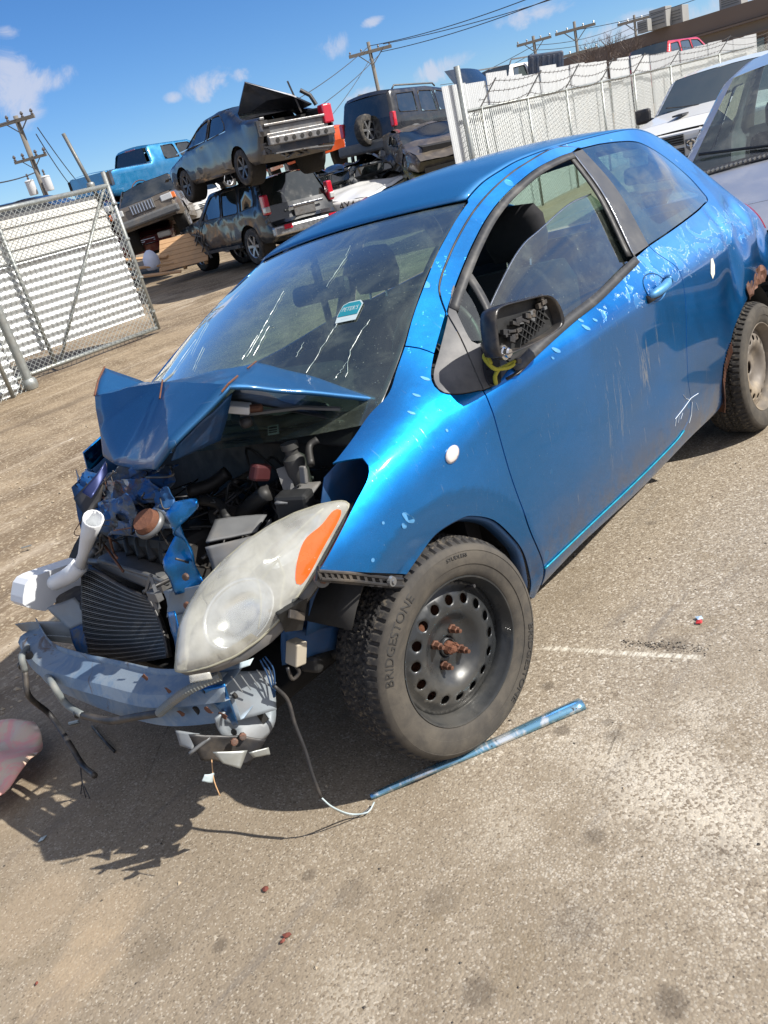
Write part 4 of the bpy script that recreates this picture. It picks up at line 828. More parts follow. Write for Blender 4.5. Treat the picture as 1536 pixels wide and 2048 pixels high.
# ram head badge: shield with two curled horns
mb=MB(); mb.poly([(-.05,-.075,0.93),(-.05,.075,0.93),(-.05,.065,.83),(-.05,0,.77),(-.05,-.065,.83)],(-1,0,0),.02).build('badge',M['greyplastic'],dg)
for s in (-1,1):
    pts=[(-.075,s*(.012+.045*math.sin(a)*(1-.09*a)),.875+.04*math.cos(a)*(1-.09*a)) for a in [k*.55 for k in range(9)]]
    MB().tube(pts,[.012-.001*k for k in range(9)],5).build('badge_horn',M['chrome'],dg)
mb=MB(); mb.poly([(-.075,-.018,.89),(-.075,.018,.89),(-.075,.010,.805),(-.075,-.010,.805)],(-1,0,0),.012).build('badge_face',M['chrome'],dg)
for s in (-.5,.25): MB().tube([(1.36,s,1.25),(1.40,s+.25,1.27),(1.46,s+.48,1.30)],.008,5).build('wiper',M['black'],dg)
MB().tube([(.55,.86,1.12),(.55,.88,1.75)],.005,4).build('aerial',M['black'],dg)
# ---------------------------------------------------------------- silver car beside the hatchback
prof7=[(.12,.30,'bumper'),(.02,.42,'bumper'),(.0,.60,'bumper'),(.05,.74,'hood'),(.35,.84,'hood'),(.98,.98,'cowl'),(1.18,1.00,'glass_front'),(1.55,1.23,'glass_front'),(2.0,1.48,'roof'),(2.9,1.56,'roof'),(4.0,1.50,'glass_rear'),(4.5,1.0,'tail'),(4.6,.4,'end')]
w7=[[(1.45,1.02),(2.1,1.36),(2.65,1.40),(2.65,1.02)],[(2.75,1.02),(2.75,1.40),(3.4,1.40),(3.6,1.05)]]
M['clearglass']=glassmat('windscreen_glass',(.80,.93,.88),clear=.86,haze=.06)
sv,Ys,_,_=vehicle('silver_car','silver blue car with a black wiper cowl parked at the tail of the blue hatchback','car',prof7,1.80,1.0,.42,[(.9,.31),(3.5,.31)],w7,M['p_silver'],(3.110,-0.908,0.007),R3(.20,0,0),glass=M['clearglass'],seed=81,step=.09,skip=('cowl','bumper'),crown=.05)
mb=MB(); rows=[[(x,-.80+1.6*j/16,z+.05*(1-(-1+j/8)**2)) for j in range(17)] for x,z in ((.97,.985),(1.06,.975),(1.19,.995))]
patch(rows,'cowl',M['black'],sv,smooth=True,solid=.01)
for k in range(56):
    y=-.72+k*.026; MB().box((1.05,y,1.0+.048*(1-(y/.8)**2)-.004),(.11,.008,.012)).build('cowl_slat',M['greyplastic'],sv)
for s,l in ((-.45,.62),(.15,.62)): MB().tube([(1.14,s,1.05),(1.20,s+.2,1.075),(1.30,s+l,1.10)],.009,6).build('wiper',M['black'],sv,smooth=True)
mb=MB().box((.02,0,.56),(.10,1.50,.34)).build('grille_opening',M['under'],sv)
for k in range(6): MB().box((-.04,0,.43+.055*k),(.05,1.46,.022)).build('grille_bar',M['black'],sv,bevel=.004)
MB().box((-.05,0,.615),(.06,1.5,.04)).build('grille_strip',M['chrome'],sv,bevel=.01)
MB().box((.0,0,.34),(.2,1.7,.16)).build('front_bumper',M['black'],sv,bevel=.05)
for s in (-1,1): MB().box((.10,s*.72,.66),(.22,.28,.16)).build('headlight',M['lampclear'],sv,bevel=.04)
MB().box((1.75,0,.80),(.5,1.45,.22)).build('dashboard',M['black'],sv,bevel=.06)
for s in (-.38,.38):
    t=MB().box((2.75,s,.75),(.18,.50,.60)).build('seat',M['seat'],sv,bevel=.07); MB().box((2.80,s,1.16),(.12,.28,.20)).build('headrest',M['seat'],t,bevel=.05)

# ---------------------------------------------------------------- hatchback body surface

# stations: x, list of (z, Y)
ST=[
(-0.55,[(.30,.60),(.40,.66),(.50,.69),(.60,.69),(.70,.665),(.76,.63),(.80,.58),(.83,.53),(.85,.48)]),
(-0.30,[(.25,.72),(.36,.765),(.50,.79),(.62,.795),(.72,.785),(.79,.755),(.835,.715),(.865,.665),(.885,.61)]),
( 0.00,[(.22,.76),(.34,.81),(.50,.830),(.66,.832),(.78,.822),(.86,.795),(.905,.755),(.94,.705),(.965,.65)]),
( 0.20,[(.21,.76),(.32,.81),(.46,.832),(.66,.842),(.80,.835),(.88,.812),(.93,.780),(.975,.735),(1.03,.672)]),
( 0.45,[(.21,.76),(.30,.81),(.44,.832),(.66,.845),(.85,.844),(.890,.837),(.95,.797),(1.04,.738),(1.15,.635)]),
( 0.90,[(.21,.76),(.30,.81),(.44,.834),(.66,.848),(.865,.847),(.902,.840),(.98,.792),(1.20,.685),(1.38,.530)]),
( 1.40,[(.21,.76),(.30,.81),(.44,.834),(.66,.848),(.880,.846),(.917,.839),(1.01,.787),(1.25,.675),(1.45,.535)]),
( 2.00,[(.22,.76),(.31,.81),(.45,.834),(.66,.847),(.900,.843),(.937,.836),(1.05,.777),(1.27,.665),(1.465,.535)]),
( 2.50,[(.25,.74),(.35,.79),(.48,.820),(.66,.835),(.910,.826),(.950,.817),(1.07,.737),(1.23,.615),(1.365,.500)]),
( 2.85,[(.28,.70),(.38,.74),(.50,.770),(.66,.785),(.82,.772),(.90,.750),(.98,.700),(1.04,.610),(1.09,.500)]),
( 3.05,[(.32,.62),(.40,.66),(.50,.680),(.64,.700),(.80,.690),(.88,.665),(.96,.620),(1.02,.560),(1.07,.480)]),
]
SX=np.array([s[0] for s in ST]); SZ=np.array([[p[0] for p in s[1]] for s in ST]); SY=np.array([[p[1] for p in s[1]] for s in ST])
def pchip_slopes(x,y):
    h=np.diff(x,axis=0); 
    hh=h.reshape(-1,*([1]*(y.ndim-1))) if h.ndim==1 and y.ndim>1 else h
    d=np.diff(y,axis=0)/hh
    m=np.zeros_like(y)
    w1=2*hh[1:]+hh[:-1]; w2=hh[1:]+2*hh[:-1]
    with np.errstate(divide='ignore',invalid='ignore'):
        mm=(w1+w2)/(w1/d[:-1]+w2/d[1:])
    mm=np.where(d[:-1]*d[1:]>0,mm,0)
    m[1:-1]=mm; m[0]=d[0]; m[-1]=d[-1]
    return m
def herm(x0,x1,y0,y1,m0,m1,x):
    h=x1-x0; t=(x-x0)/h; t2=t*t;t3=t2*t
    return (2*t3-3*t2+1)*y0+(t3-2*t2+t)*h*m0+(-2*t3+3*t2)*y1+(t3-t2)*h*m1
MZ=pchip_slopes(SX,SZ); MY=pchip_slopes(SX,SY)
def ctrl(x):
    x=np.clip(np.atleast_1d(x),SX[0],SX[-1]); i=np.clip(np.searchsorted(SX,x)-1,0,len(SX)-2)
    X=x[:,None]; a=SX[i][:,None]; b=SX[i+1][:,None]
    return herm(a,b,SZ[i],SZ[i+1],MZ[i],MZ[i+1],X),herm(a,b,SY[i],SY[i+1],MY[i],MY[i+1],X)
def Yraw(x,z):
    x=np.atleast_1d(x).astype(float); z=np.atleast_1d(z).astype(float)
    Z,Y=ctrl(x)
    ms=pchip_slopes(Z.T.copy(),Y.T.copy()).T
    n=len(x); r=np.arange(n)
    zz=np.clip(z,Z[:,0],Z[:,-1])
    k=np.clip((zz[:,None]>=Z).sum(1)-1,0,Z.shape[1]-2)
    out=herm(Z[r,k],Z[r,k+1],Y[r,k],Y[r,k+1],ms[r,k],ms[r,k+1],zz)
    # linear extrapolate beyond
    out=out+np.where(z>Z[:,-1],(z-Z[:,-1])*ms[:,-1],0)+np.where(z<Z[:,0],(z-Z[:,0])*ms[:,0],0)
    return out
def sstep(a,b,x):
    t=np.clip((x-a)/(b-a),0,1); return t*t*(3-2*t)
def Y(x,z):
    x=np.atleast_1d(x).astype(float); z=np.atleast_1d(z).astype(float)
    y=Yraw(x,z)
    r=np.hypot(x-0.02,z-.31)
    y=y-np.clip(.415-r,0,.1)*.30*(z>.15)
    return y

# ---------------------------------------------------------------- blue hatchback
def bluepaint(name,base,peel=0,rough=.36,fade=0,metal=.62,coatw=1.0):
    m=MT(name); P=m.obj(); X=m.sepxyz(); col=base
    fl=m.voro(900,out='Color'); s=m.node('ShaderNodeSeparateColor'); m.l.new(fl,s.inputs[0])
    c=m.mix(m.ramp(s.outputs[0],.0,1,0,.28),base,tuple(min(1,b*1.9+.01) for b in base))
    n=m.noise(2.2,6,.6,dist=.4)
    c=m.mix(m.ramp(n,.52,.72,0,.07+fade),c,(.10,.20,.36))
    sp=m.noise(120,2); c=m.mix(m.ramp(sp,.72,.78,0,.45),c,(.30,.42,.52))
    # chips and dust low down
    c=m.mix(m.math('MULTIPLY',m.ramp(X[2],.56,.28),m.ramp(m.noise(9,7,.7),.34,.62,.15,.65)),c,(.17,.15,.14))
    scr=m.noise(3,5,.7,vec=m.mapp(scale=(30,1,4),rot=(0,.5,0))); c=m.mix(m.math('MULTIPLY',m.ramp(scr,.62,.68,0,.4),m.ramp(m.noise(1.7,3),.5,.62)),c,(.32,.40,.48))
    fz=m.math('MULTIPLY',m.ramp(m.math('ADD',X[2],m.math('MULTIPLY',m.math('SUBTRACT',m.noise(5,5,.6),.5),.16)),.90,.96),m.ramp(X[0],1.05,1.7)) if peel else 0
    if peel: c=m.mix(m.math('MULTIPLY',fz,.42),c,(.12,.27,.55))
    rough_=m.ramp(n,.4,.75,rough,rough+.14); coat=coatw; 
    if peel:
        # clear coat flaking off along the shoulder
        ed=m.noise(11,6,.62,vec=m.mapp(scale=(1,1,1.0),rot=(0,math.radians(35),0)),dist=1.2)
        band=m.math('SUBTRACT',m.ramp(X[2],.80,.93),m.math('MULTIPLY',m.ramp(X[2],1.00,1.10),.5)); along=m.math('MULTIPLY',m.ramp(X[0],.45,1.25),m.ramp(X[0],3.0,2.6))
        inst=m.math('MULTIPLY',band,along); f=m.math('ADD',ed,m.math('MULTIPLY',m.math('SUBTRACT',inst,1),.34))
        pm=m.ramp(f,.515,.53); edge=m.math('MULTIPLY',m.math('MULTIPLY',m.ramp(f,.500,.515),m.ramp(f,.540,.525)),m.ramp(m.noise(60,3),.40,.60))
        # flakes at the pillar edge
        pil=m.math('MULTIPLY',m.ramp(X[0],.15,.25),m.ramp(X[0],1.0,.8)); f2=m.math('ADD',m.noise(26,5,.65),m.math('MULTIPLY',m.math('SUBTRACT',m.math('MULTIPLY',pil,m.ramp(X[2],.93,1.02)),1),.5)); pm2=m.math('MULTIPLY',m.ramp(f2,.63,.66),.5)
        spots=m.ramp(m.math('ADD',m.voro(6.5,rnd=1),m.math('MULTIPLY',m.noise(22,3),.10)),.155,.14); spots=m.math('MULTIPLY',spots,m.ramp(m.noise(2.0,2),.46,.54))
        allp=m.math('MAXIMUM',m.math('MAXIMUM',pm,pm2),m.math('MULTIPLY',spots,.8),clamp=True)
        c=m.mix(m.math('MULTIPLY',allp,.62),c,(.09,.25,.48)); c=m.mix(m.math('MULTIPLY',edge,.6),c,(.50,.60,.68))
        # long scrapes on the door
        sc=m.noise(2.2,7,.75,vec=m.mapp(scale=(9,1,1.4),rot=(0,-.35,0)),dist=.5); reg=m.math('MULTIPLY',m.math('MULTIPLY',m.ramp(X[0],.80,1.05),m.ramp(X[0],1.6,1.35)),m.math('MULTIPLY',m.ramp(X[2],.38,.50),m.ramp(X[2],.86,.74)))
        c=m.mix(m.math('MULTIPLY',m.math('MULTIPLY',m.ramp(sc,.56,.66),reg),.75),c,(.42,.47,.52))
        m.set(coat=m.math('MULTIPLY',m.math('SUBTRACT',1,allp),coatw)); rough_=m.math('ADD',rough_,m.math('MULTIPLY',allp,.12)); m.bump(m.math('ADD',m.math('MULTIPLY',allp,-1),m.math('MULTIPLY',m.noise(3.2,4,.6,dist=.4),5.0)),.35,.0015)
    else: m.set(coat=coat)
    m.set(base=c,rough=(m.math('ADD',rough_,m.math('MULTIPLY',fz,.16)) if peel else rough_),metal=metal,crough=.05+fade*.25); return m.m
M['blue']=bluepaint('blue_metallic_paint',(.0,.142,.42),1,.33,0,.92,.75); M['bluehood']=bluepaint('hood_paint',(.012,.085,.21),0,.50,.22,.60,.35); M['blueroof']=bluepaint('roof_paint',(.010,.12,.31),0,.50,.26,.55,.6)
M['blueinner']=simple('inner_blue_steel',(.015,.075,.20),.5,.3,.3,14,(.10,.08,.06),.4); M['bluegrey']=simple('blue_primed_steel',(.22,.26,.29),.5,.2,.25,7,(.16,.10,.06),.45)
def stainedmetal(name,a,b,c_):
    m=MT(name); n=m.noise(9,7,.7,dist=.8); n2=m.noise(5,6,.7,dist=1.2); col=m.mix(m.ramp(n,.42,.56),a,b); col=m.mix(m.ramp(n2,.55,.64,0,.9),col,c_); m.set(base=col,rough=.6,metal=.35); m.bump(n,.3,.004); return m.m
M['crumpled']=stainedmetal('crumpled_front_steel',(.004,.06,.20),(.07,.085,.105),(.07,.028,.018))
M['beamm']=stainedmetal('bumper_beam_steel',(.15,.22,.31),(.23,.28,.33),(.13,.09,.06)); M['seal']=simple('rubber_seal',(.035,.036,.038),.55,0,.2,30,(.2,.19,.17),.3); M['pillar']=simple('pillar_trim',(.050,.053,.06),.5,0,.15,8,(.22,.21,.20),.5); M['mirrorblk']=simple('mirror_housing',(.016,.016,.018),.35,0,.2,30,DUST,.15)
M['glass']=glassmat('car_glass',(.72,.90,.78),clear=.86,haze=.09,ref=1.7,dusthazec=(.36,.42,.34)); M['tint']=glassmat('side_glass',(.66,.90,.80),clear=.84,ref=1.6,haze=.02,dusthazec=(.36,.42,.36)); M['interior']=simple('dark_cabin_trim',(.014,.014,.016),.85,0,.2,9); M['frit']=simple('black_glass_border',(.03,.032,.036),.18,0,.1,coat=1)
M['rustymetal']=stainedmetal('rusty_flange',(.10,.045,.028),(.17,.08,.05),(.09,.07,.06)); M['harness']=simple('wiring_loom',(.16,.18,.18),.65,0,.2,30,DUST,.3); M['tank']=MT('tank_plastic').set(base=(.74,.76,.78),rough=.42,sss=.0,trans=.12).m
M['yellowwire']=simple('yellow_ribbon',(.38,.36,.03),.7,0,.3,30); M['engdark']=simple('engine_dark',(.016,.017,.018),.6,.1,.3,16,(.07,.06,.05),.3); M['enggrey']=simple('engine_grey',(.13,.135,.14),.5,.3,.25,16,(.14,.11,.08),.4); M['batt']=simple('battery_cover',(.14,.145,.15),.5,.1,.12,12,DUST,.3)
M['blister']=simple('lifted_lacquer',(.08,.27,.52),.5,.3,.2,40)
root=empty('blue_hatchback',(0,0,0),(0,0,0),'blue two door hatchback with a smashed nose, buckled bonnet and missing front bumper','car'); root.matrix_world=RC.to_4x4()
ZD=[(.876,1.379),(.987,1.413),(1.101,1.434),(1.237,1.452),(1.5,1.463),(2.0,1.460),(2.25,1.432),(2.42,1.390),(2.58,1.325),(2.71,1.245),(2.79,1.16),(2.845,1.075)]
def YY(P2,off=0):
    P2=np.array(P2); return Y(P2[:,0],P2[:,1])+off
def panel(name,outer,mat,holes=(),step=.016,gap=.0022,thick=.006,off=0,parent=None,side=-1,dentf=None):
    """sheet-metal panel cut from the side surface, with its true surface normals and a folded-in rim"""
    o=inset(outer,gap) if gap else outer; P2,F2=fill(o,holes,step)
    f=lambda x,z: Y(x,z)+off+(dentf(x,z) if dentf is not None else 0)
    X,Z=P2[:,0],P2[:,1]; y=f(X,Z); e=.004; gx=(f(X+e,Z)-f(X-e,Z))/(2*e); gz=(f(X,Z+e)-f(X,Z-e))/(2*e)
    nn=np.stack([-gx,np.ones_like(gx),-gz],-1); nn/=np.linalg.norm(nn,axis=1,keepdims=True); nn[:,1]*=side
    V=[(x,side*q,z) for x,z,q in zip(X,Z,y)]; F=[tuple(q) if side<0 else tuple(q[::-1]) for q in F2]; NN=[tuple(q) for q in nn]
    if thick:
        cnt={}
        for q in F:
            for a,b in ((q[0],q[1]),(q[1],q[2]),(q[2],q[0])): cnt[(a,b)]=1
        be=[(a,b) for (a,b) in cnt if (b,a) not in cnt]; mp={}
        for a,b in be:
            k0=len(V); pa,pb=Vector(V[a]),Vector(V[b]); na,nb=Vector(NN[a]),Vector(NN[b])
            t_=(pb-pa); t_=t_.normalized() if t_.length>1e-9 else Vector((1,0,0)); on=t_.cross(na).normalized()
            V+= [tuple(pa),tuple(pb),tuple(pb-nb*thick),tuple(pa-na*thick)]; F.append((k0+1,k0,k0+3,k0+2)); NN+=[tuple((on+na*.4).normalized()),tuple((on+nb*.4).normalized()),tuple(on),tuple(on)]
    me=bpy.data.meshes.new(name); me.from_pydata([tuple(map(float,v)) for v in V],[],[tuple(int(i) for i in q) for q in F]); me.materials.append(mat)
    me.polygons.foreach_set('use_smooth',[True]*len(me.polygons)); me.update(); me.normals_split_custom_set_from_vertices(NN)
    return link(bpy.data.objects.new(name,me),parent or root)
def dents(x,z):
    d=np.zeros(len(x))
    for (cx,cz,a,b,h,th) in ((2.47,1.0,.10,.07,-.035,.4),(2.18,.86,.035,.16,-.020,.1),(2.08,.70,.09,.12,-.014,0),(2.33,.80,.09,.10,.018,.3),(2.62,.86,.07,.10,-.03,0),(2.30,.93,.05,.05,-.014,0),(1.30,.62,.25,.10,-.006,.5)):
        c,s=math.cos(th),math.sin(th); u=((x-cx)*c+(z-cz)*s)/a; v=(-(x-cx)*s+(z-cz)*c)/b; d+=h*np.exp(-u*u-v*v)
    return d+fbm(x,z,3.2,3,9)*.0035*sstep(1.9,2.3,x)
# --- outlines in the side view (x rearward, z up)
seamB=[(1.612,1.430),(1.50,1.459),(1.404,1.457),(1.253,1.437),(1.133,1.417),(.981,1.380),(.835,1.333),(.698,1.276),(.594,1.225),(.519,1.183),(.482,1.152),(.445,1.104),(.4,1.014),(.342,.906)]
seamB[0]=(1.600,1.440)
dfront=[(.342,.906),(.335,.83),(.343,.655),(.378,.505),(.424,.369),(.437,.318)]
dbot=[(.437,.318),(.70,.321),(1.07,.323),(1.40,.335),(1.50,.350)]
drear=[(1.50,.350),(1.545,.372),(1.570,.41),(1.573,.46),(1.560,.543),(1.578,.651),(1.610,.751),(1.628,.814),(1.632,.88),(1.628,.94),(1.578,1.006),(1.556,1.046)]
wintop=[(1.528,1.428),(1.425,1.424),(1.265,1.408),(1.125,1.381),(.98,1.345),(.845,1.3),(.718,1.246),(.621,1.199),(.542,1.158),(.468,1.117),(.438,1.098)]
bpf=[(1.528,1.428),(1.498,1.326),(1.454,1.175),(1.419,1.037)]
belt=[(1.419,1.037),(1.303,1.021),(1.063,.989),(.863,.972),(.62,.945),(.49,.925),(.383,.905)]
door=path(seamB[::-1][0:3][::-1][::-1] if False else dfront,dbot,drear,[(1.556,1.046),(1.419,1.030)],belt,[(.383,.905),(.342,.906)])
dr=panel('door',door,M['blue'],dentf=dents)
# upper door frame: thin painted band between the roof seam and the window seal
fr=path(seamB[:12],[(.445,1.104),(.438,1.098)],wintop[::-1],[(1.528,1.428),(1.600,1.440)])
panel('door_frame',fr,M['blue'],step=.015,off=.001)
def ring(name,pts,w,mat,off=.004,parent=None,side=-1,th=.006,flat=0):
    """flat strip of width w running along an open side-view line"""
    P=resample(crv(pts,6) if len(pts)>2 else pts,.02); a=np.array(P); t=np.gradient(a,axis=0); t/=np.linalg.norm(t,axis=1,keepdims=True); n=np.stack([-t[:,1],t[:,0]],-1)
    A=a; B=a+n*w; ya=YY(A,off); yb=YY(B,off-flat)
    V=[(p[0],side*y,p[1]) for p,y in zip(A,ya)]+[(p[0],side*y,p[1]) for p,y in zip(B,yb)]; k=len(P)
    return mkobj(name,V,[(i,i+1,k+i+1,k+i) for i in range(k-1)],mat,parent or root,smooth=True,solid=th,offset=0)
ring('window_seal',wintop[:-1],.020,M['seal'],.003); ring('window_seal',bpf,-.030,M['seal'],-.004); ring('window_seal',belt[:6],.026,M['seal'],.004); ring('window_seal',bpf,-.004,M['chrome'],.004)
ring('roof_ditch',seamB[:11],.004,M['black'],-.004)
# fender
fen=path([(.437,.318),(.424,.369),(.378,.505),(.343,.655),(.335,.83),(.342,.906)][::-1],[(.437,.318),(.431,.212),(.395,.235)],[(.395,.235),(.385,.30),(.362,.404),(.322,.479),(.256,.561),(.181,.61),(.132,.627),(.042,.630),(-.033,.605),(-.093,.580)],[(-.093,.580),(-0.331,0.720)],
   [(-0.331,0.720),(-.201,.797),(-.161,.82),(-.113,.846),(-.087,.869),(-.082,.885)],[(-.082,.885),(-.105,.891),(-.141,.897)],[(-.141,.897),(-.06,.925),(.033,.958),(.121,.985),(.20,1.030),(.265,1.068)],[(.265,1.068),(.294,1.05),(.313,1.026)],[(.313,1.026),(.256,.988),(.231,.962),(.232,.939),(.271,.922),(.335,.909),(.342,.906)])
panel('front_wing',fen,M['blue'],step=.014)
ring('arch_lip',[(.385,.26),(.362,.404),(.322,.479),(.256,.561),(.181,.61),(.132,.627),(.042,.630),(-.033,.605),(-.093,.580)],.012,M['blueinner'],-.006,flat=.03)
# uniside: front pillar, roof rail, rear quarter, sill
arch=[(2.84,.36),(2.80,.52),(2.70,.64),(2.56,.70),(2.385,.690),(2.249,.652),(2.10,.585),(2.02,.53),(1.935,.467),(1.925,.411),(1.955,.30)]
ws=[(.265,1.068),(.35,1.122),(.436,1.171),(.579,1.248),(.682,1.296),(.78,1.338),(.864,1.369)]
sillb=[(1.955,.30),(1.865,.284),(1.60,.284),(1.40,.272),(1.18,.256),(.925,.262),(.655,.268),(.445,.246)]
uni=path(ws,[(.864,1.369)]+ZD,[(2.845,1.075),(2.872,.95),(2.868,.80),(2.862,.62)],[(2.862,.62),(2.855,.45),(2.84,.36)],arch,sillb,[(.445,.246),(.446,.316)],dbot[1:-1] and [(.446,.316)]+dbot[1:],drear,[(1.556,1.046),(1.779,1.060),(2.081,1.083),(2.225,1.097)],[(2.225,1.097),(2.262,1.108),(2.266,1.14),(2.259,1.212),(2.187,1.302),(2.09,1.371),(1.99,1.409),(1.779,1.430),(1.612,1.434)],[(1.612,1.434)]+seamB[1:12],[(.445,1.104),(.313,1.026)],[(.313,1.026),(.294,1.05),(.265,1.068)])
panel('body_side',uni,M['blue'],dentf=dents,step=.016)
panel('pillar_trim',path(bpf,[(1.419,1.037),(1.556,1.046)],[(1.556,1.048),(1.578,1.18),(1.598,1.32),(1.607,1.432)],[(1.607,1.432),(1.528,1.428)]),M['pillar'],off=.002)
qg=path([(1.556,1.048),(1.578,1.18),(1.598,1.32),(1.607,1.432)],[(1.612,1.434),(1.779,1.430),(1.99,1.409),(2.09,1.371),(2.187,1.302),(2.259,1.212),(2.266,1.14),(2.262,1.108),(2.225,1.097)],[(2.225,1.097),(2.081,1.083),(1.779,1.060),(1.556,1.046)])
qin=path([(1.70,1.115),(1.665,1.20),(1.655,1.33),(1.67,1.405)],[(1.67,1.405),(1.78,1.402),(1.97,1.383),(2.07,1.345),(2.16,1.28),(2.225,1.20),(2.232,1.15)],[(2.232,1.15),(2.20,1.13),(2.07,1.112),(1.78,1.098),(1.73,1.097),(1.70,1.115)])
g=panel('quarter_window',qg,M['tint'],off=-.002,thick=0,gap=.003); panel('glass_border',qg,M['frit'],(qin,),off=-.0055,thick=0,gap=.003,parent=g)
# triangle covers ahead of the mirror
panel('wing_trim',path([(.443,1.101),(.38,1.062),(.317,1.024)],[(.317,1.024),(.256,.988),(.231,.962),(.232,.939),(.271,.922),(.335,.909),(.342,.906)],[(.342,.906),(.4,1.014),(.443,1.101)]),M['pillar'],off=.003)
sail=path([(.445,1.104),(.4,1.014),(.342,.906)],[(.342,.906),(.40,.905),(.49,.925)],[(.49,.925),(.50,1.0),(.487,1.01)],[(.487,1.01),(.435,1.022),(.493,1.126),(.55,1.168)],[(.55,1.168),(.48,1.128),(.445,1.104)])
panel('mirror_base',sail,M['pillar'],off=.003,step=.012)
panel('front_quarter_glass',path([(.435,1.022),(.493,1.126),(.574,1.168)],[(.574,1.168),(.545,1.10),(.487,1.007)],[(.487,1.007),(.435,1.022)]),M['tint'],off=-.006,step=.01,gap=0,thick=0)
ring('division_bar',[(.600,1.185),(.565,1.11),(.505,.985),(.49,.95)],.024,M['seal'],.002)
panel('mirror_mount',path([(0.445,1.003),(0.496,0.998)],[(0.496,0.998),(0.463,0.954),(0.404,0.907)],[(0.404,0.907),(0.368,0.912),(0.384,0.944),(0.445,1.003)],step=.01),M['mirrorblk'],off=.012,gap=0,thick=.012,step=.01)
# door glass, dropped part way down
def G_(px,py): return None
dg_top=[(1.449,1.276),(1.278,1.268),(1.031,1.224),(0.924,1.204),(0.810,1.168),(0.652,1.104),(0.539,1.051)]
dgl=path(dg_top,[dg_top[-1],(.50,.95)],[(.50,.95),(.863,.960),(1.063,.975),(1.40,1.02)],[(1.40,1.02),(1.43,1.09),(1.47,1.22),dg_top[0]])
panel('door_glass',dgl,M['tint'],off=-.022,gap=0,thick=0)
ring('glass_edge',dg_top,.003,M['chrome'],-.020,th=.004)
# side repeater
lp=circle((0.142,0.804),.030,20,0,.020)
c0=lp[0]; cx=sum(p[0] for p in lp)/20; cz=sum(p[1] for p in lp)/20; lp=[(cx+(x-cx)*.93+(z-cz)*.2,cz+(z-cz)+(x-cx)*.10) for x,z in lp]
P2,F2=fill(lp,(),.007); d=segdist(P2[:,0],P2[:,1],lp); y=YY(P2,.003)+np.sqrt(np.clip(d,0,.02)/.02)*.007; mkobj('side_repeater',[(x,-q,z) for (x,z),q in zip(P2,y)],[tuple(f) for f in F2],simple('frosted_lens',(.62,.55,.52),.25,0,.08,coat=1),root,smooth=True,solid=.006)
# handle in its scooped recess
hc=(1.415,0.916)
o=[(hc[0]+.078*math.cos(a)*1.0,hc[1]+.050*math.sin(a)+.004) for a in [2*math.pi*k/28 for k in range(28)]]
P2,F2=fill(o,(),.009); d=segdist(P2[:,0],P2[:,1],o); y=YY(P2,.0025)-np.clip(d/.03,0,1)**1.5*.026
hd=mkobj('handle_recess',[(x,-q,z) for (x,z),q in zip(P2,y)],[tuple(f) for f in F2],M['bluehood'],root,smooth=True)
hp=[(hc[0]-.085+.17*t,-(float(Y([hc[0]],[hc[1]])[0])+.012+.016*math.sin(math.pi*t)),hc[1]-.012+.018*t) for t in [k/10 for k in range(11)]]
MB().tube(hp,[.008,.013,.016,.017,.017,.017,.017,.017,.016,.013,.008],10).build('door_handle',M['blister'],root,smooth=True); MB().tube([(p[0]-.004,p[1]+.010,p[2]-.010) for p in hp],.015,8).build('handle_gap',M['black'],hd,smooth=True)
MB().tube([(hp[8][0]+.01,hp[8][1]-.0,hp[8][2]+.004),(hp[10][0]+.008,hp[10][1]+.006,hp[10][2]+.003)],.0165,10).build('lock_cap',M['bluehood'],hd,smooth=True)
# scrapes, blisters, a painted dent highlight and the bright bare edge under the door
M['scrape']=simple('scraped_paint',(.50,.56,.60),.7); M['cyanedge']=simple('bare_cyan_edge',(.01,.26,.38),.4,.3,.2,30)
def onside(p,off=.0015): return (p[0],-(float(Y([p[0]],[p[1]])[0])+off),p[1])
ring('bare_edge',dbot,-.0045,M['cyanedge'],.003);  # peeled cyan edge, with the sill's highlight put into its colour
for q,r in ((((1.573,0.452),(1.497,0.437),(1.419,0.425)),.0016),(((1.573,0.452),(1.608,0.450),(1.649,0.446)),.0015),(((1.558,0.451),(1.526,0.468),(1.504,0.490)),.0013),(((1.586,0.433),(1.574,0.385),(1.555,0.359)),.0014),(((1.428,0.422),(1.417,0.398)),.001),(((1.457,0.423),(1.446,0.400)),.001),(((1.491,0.423),(1.470,0.406)),.001),(((1.626,0.415),(1.647,0.379)),.0008)): MB().tube([onside(p) for p in q],r,4).build('scrape',M['scrape'],dr)
for (cx_,cz_),a,b,th in (((-0.061,0.722),.024,.009,-.9),((-0.082,0.711),.010,.006,-.9),((-0.199,0.679),.005,.005,0),((-0.135,0.744),.004,.004,0),((0.163,0.861),.004,.004,0),((0.903,0.918),.018,.007,-.7),((0.904,0.943),.012,.006,-.7),((0.705,0.905),.018,.007,-.6),((0.671,0.891),.007,.004,-.6),((0.969,0.924),.010,.005,-.6),((0.228,0.984),.010,.005,-.8),((0.166,0.959),.008,.004,-.8),((0.112,0.930),.008,.004,-.8)):
    ps=[(cx_+a*math.cos(q)*math.cos(th)-b*math.sin(q)*math.sin(th)*(1+.3*math.sin(3*q)),cz_+a*math.cos(q)*math.sin(th)+b*math.sin(q)*math.cos(th)) for q in [2*math.pi*k/14 for k in range(14)]]
    mkobj('lacquer_blister',[onside(p,.0012) for p in ps],[tuple(range(14))],M['blister'],root)
ps=[(cx_,cz_) for cx_,cz_ in [(1.923,0.906),(1.944,0.905),(1.952,0.876),(1.938,0.844),(1.910,0.830),(1.898,0.853)]]; mkobj('dent_highlight',[onside(p,.0015) for p in ps],[tuple(range(6))],simple('highlight_cream',(.62,.60,.52),.5),root)  # cream patch standing in for the highlight on the dent
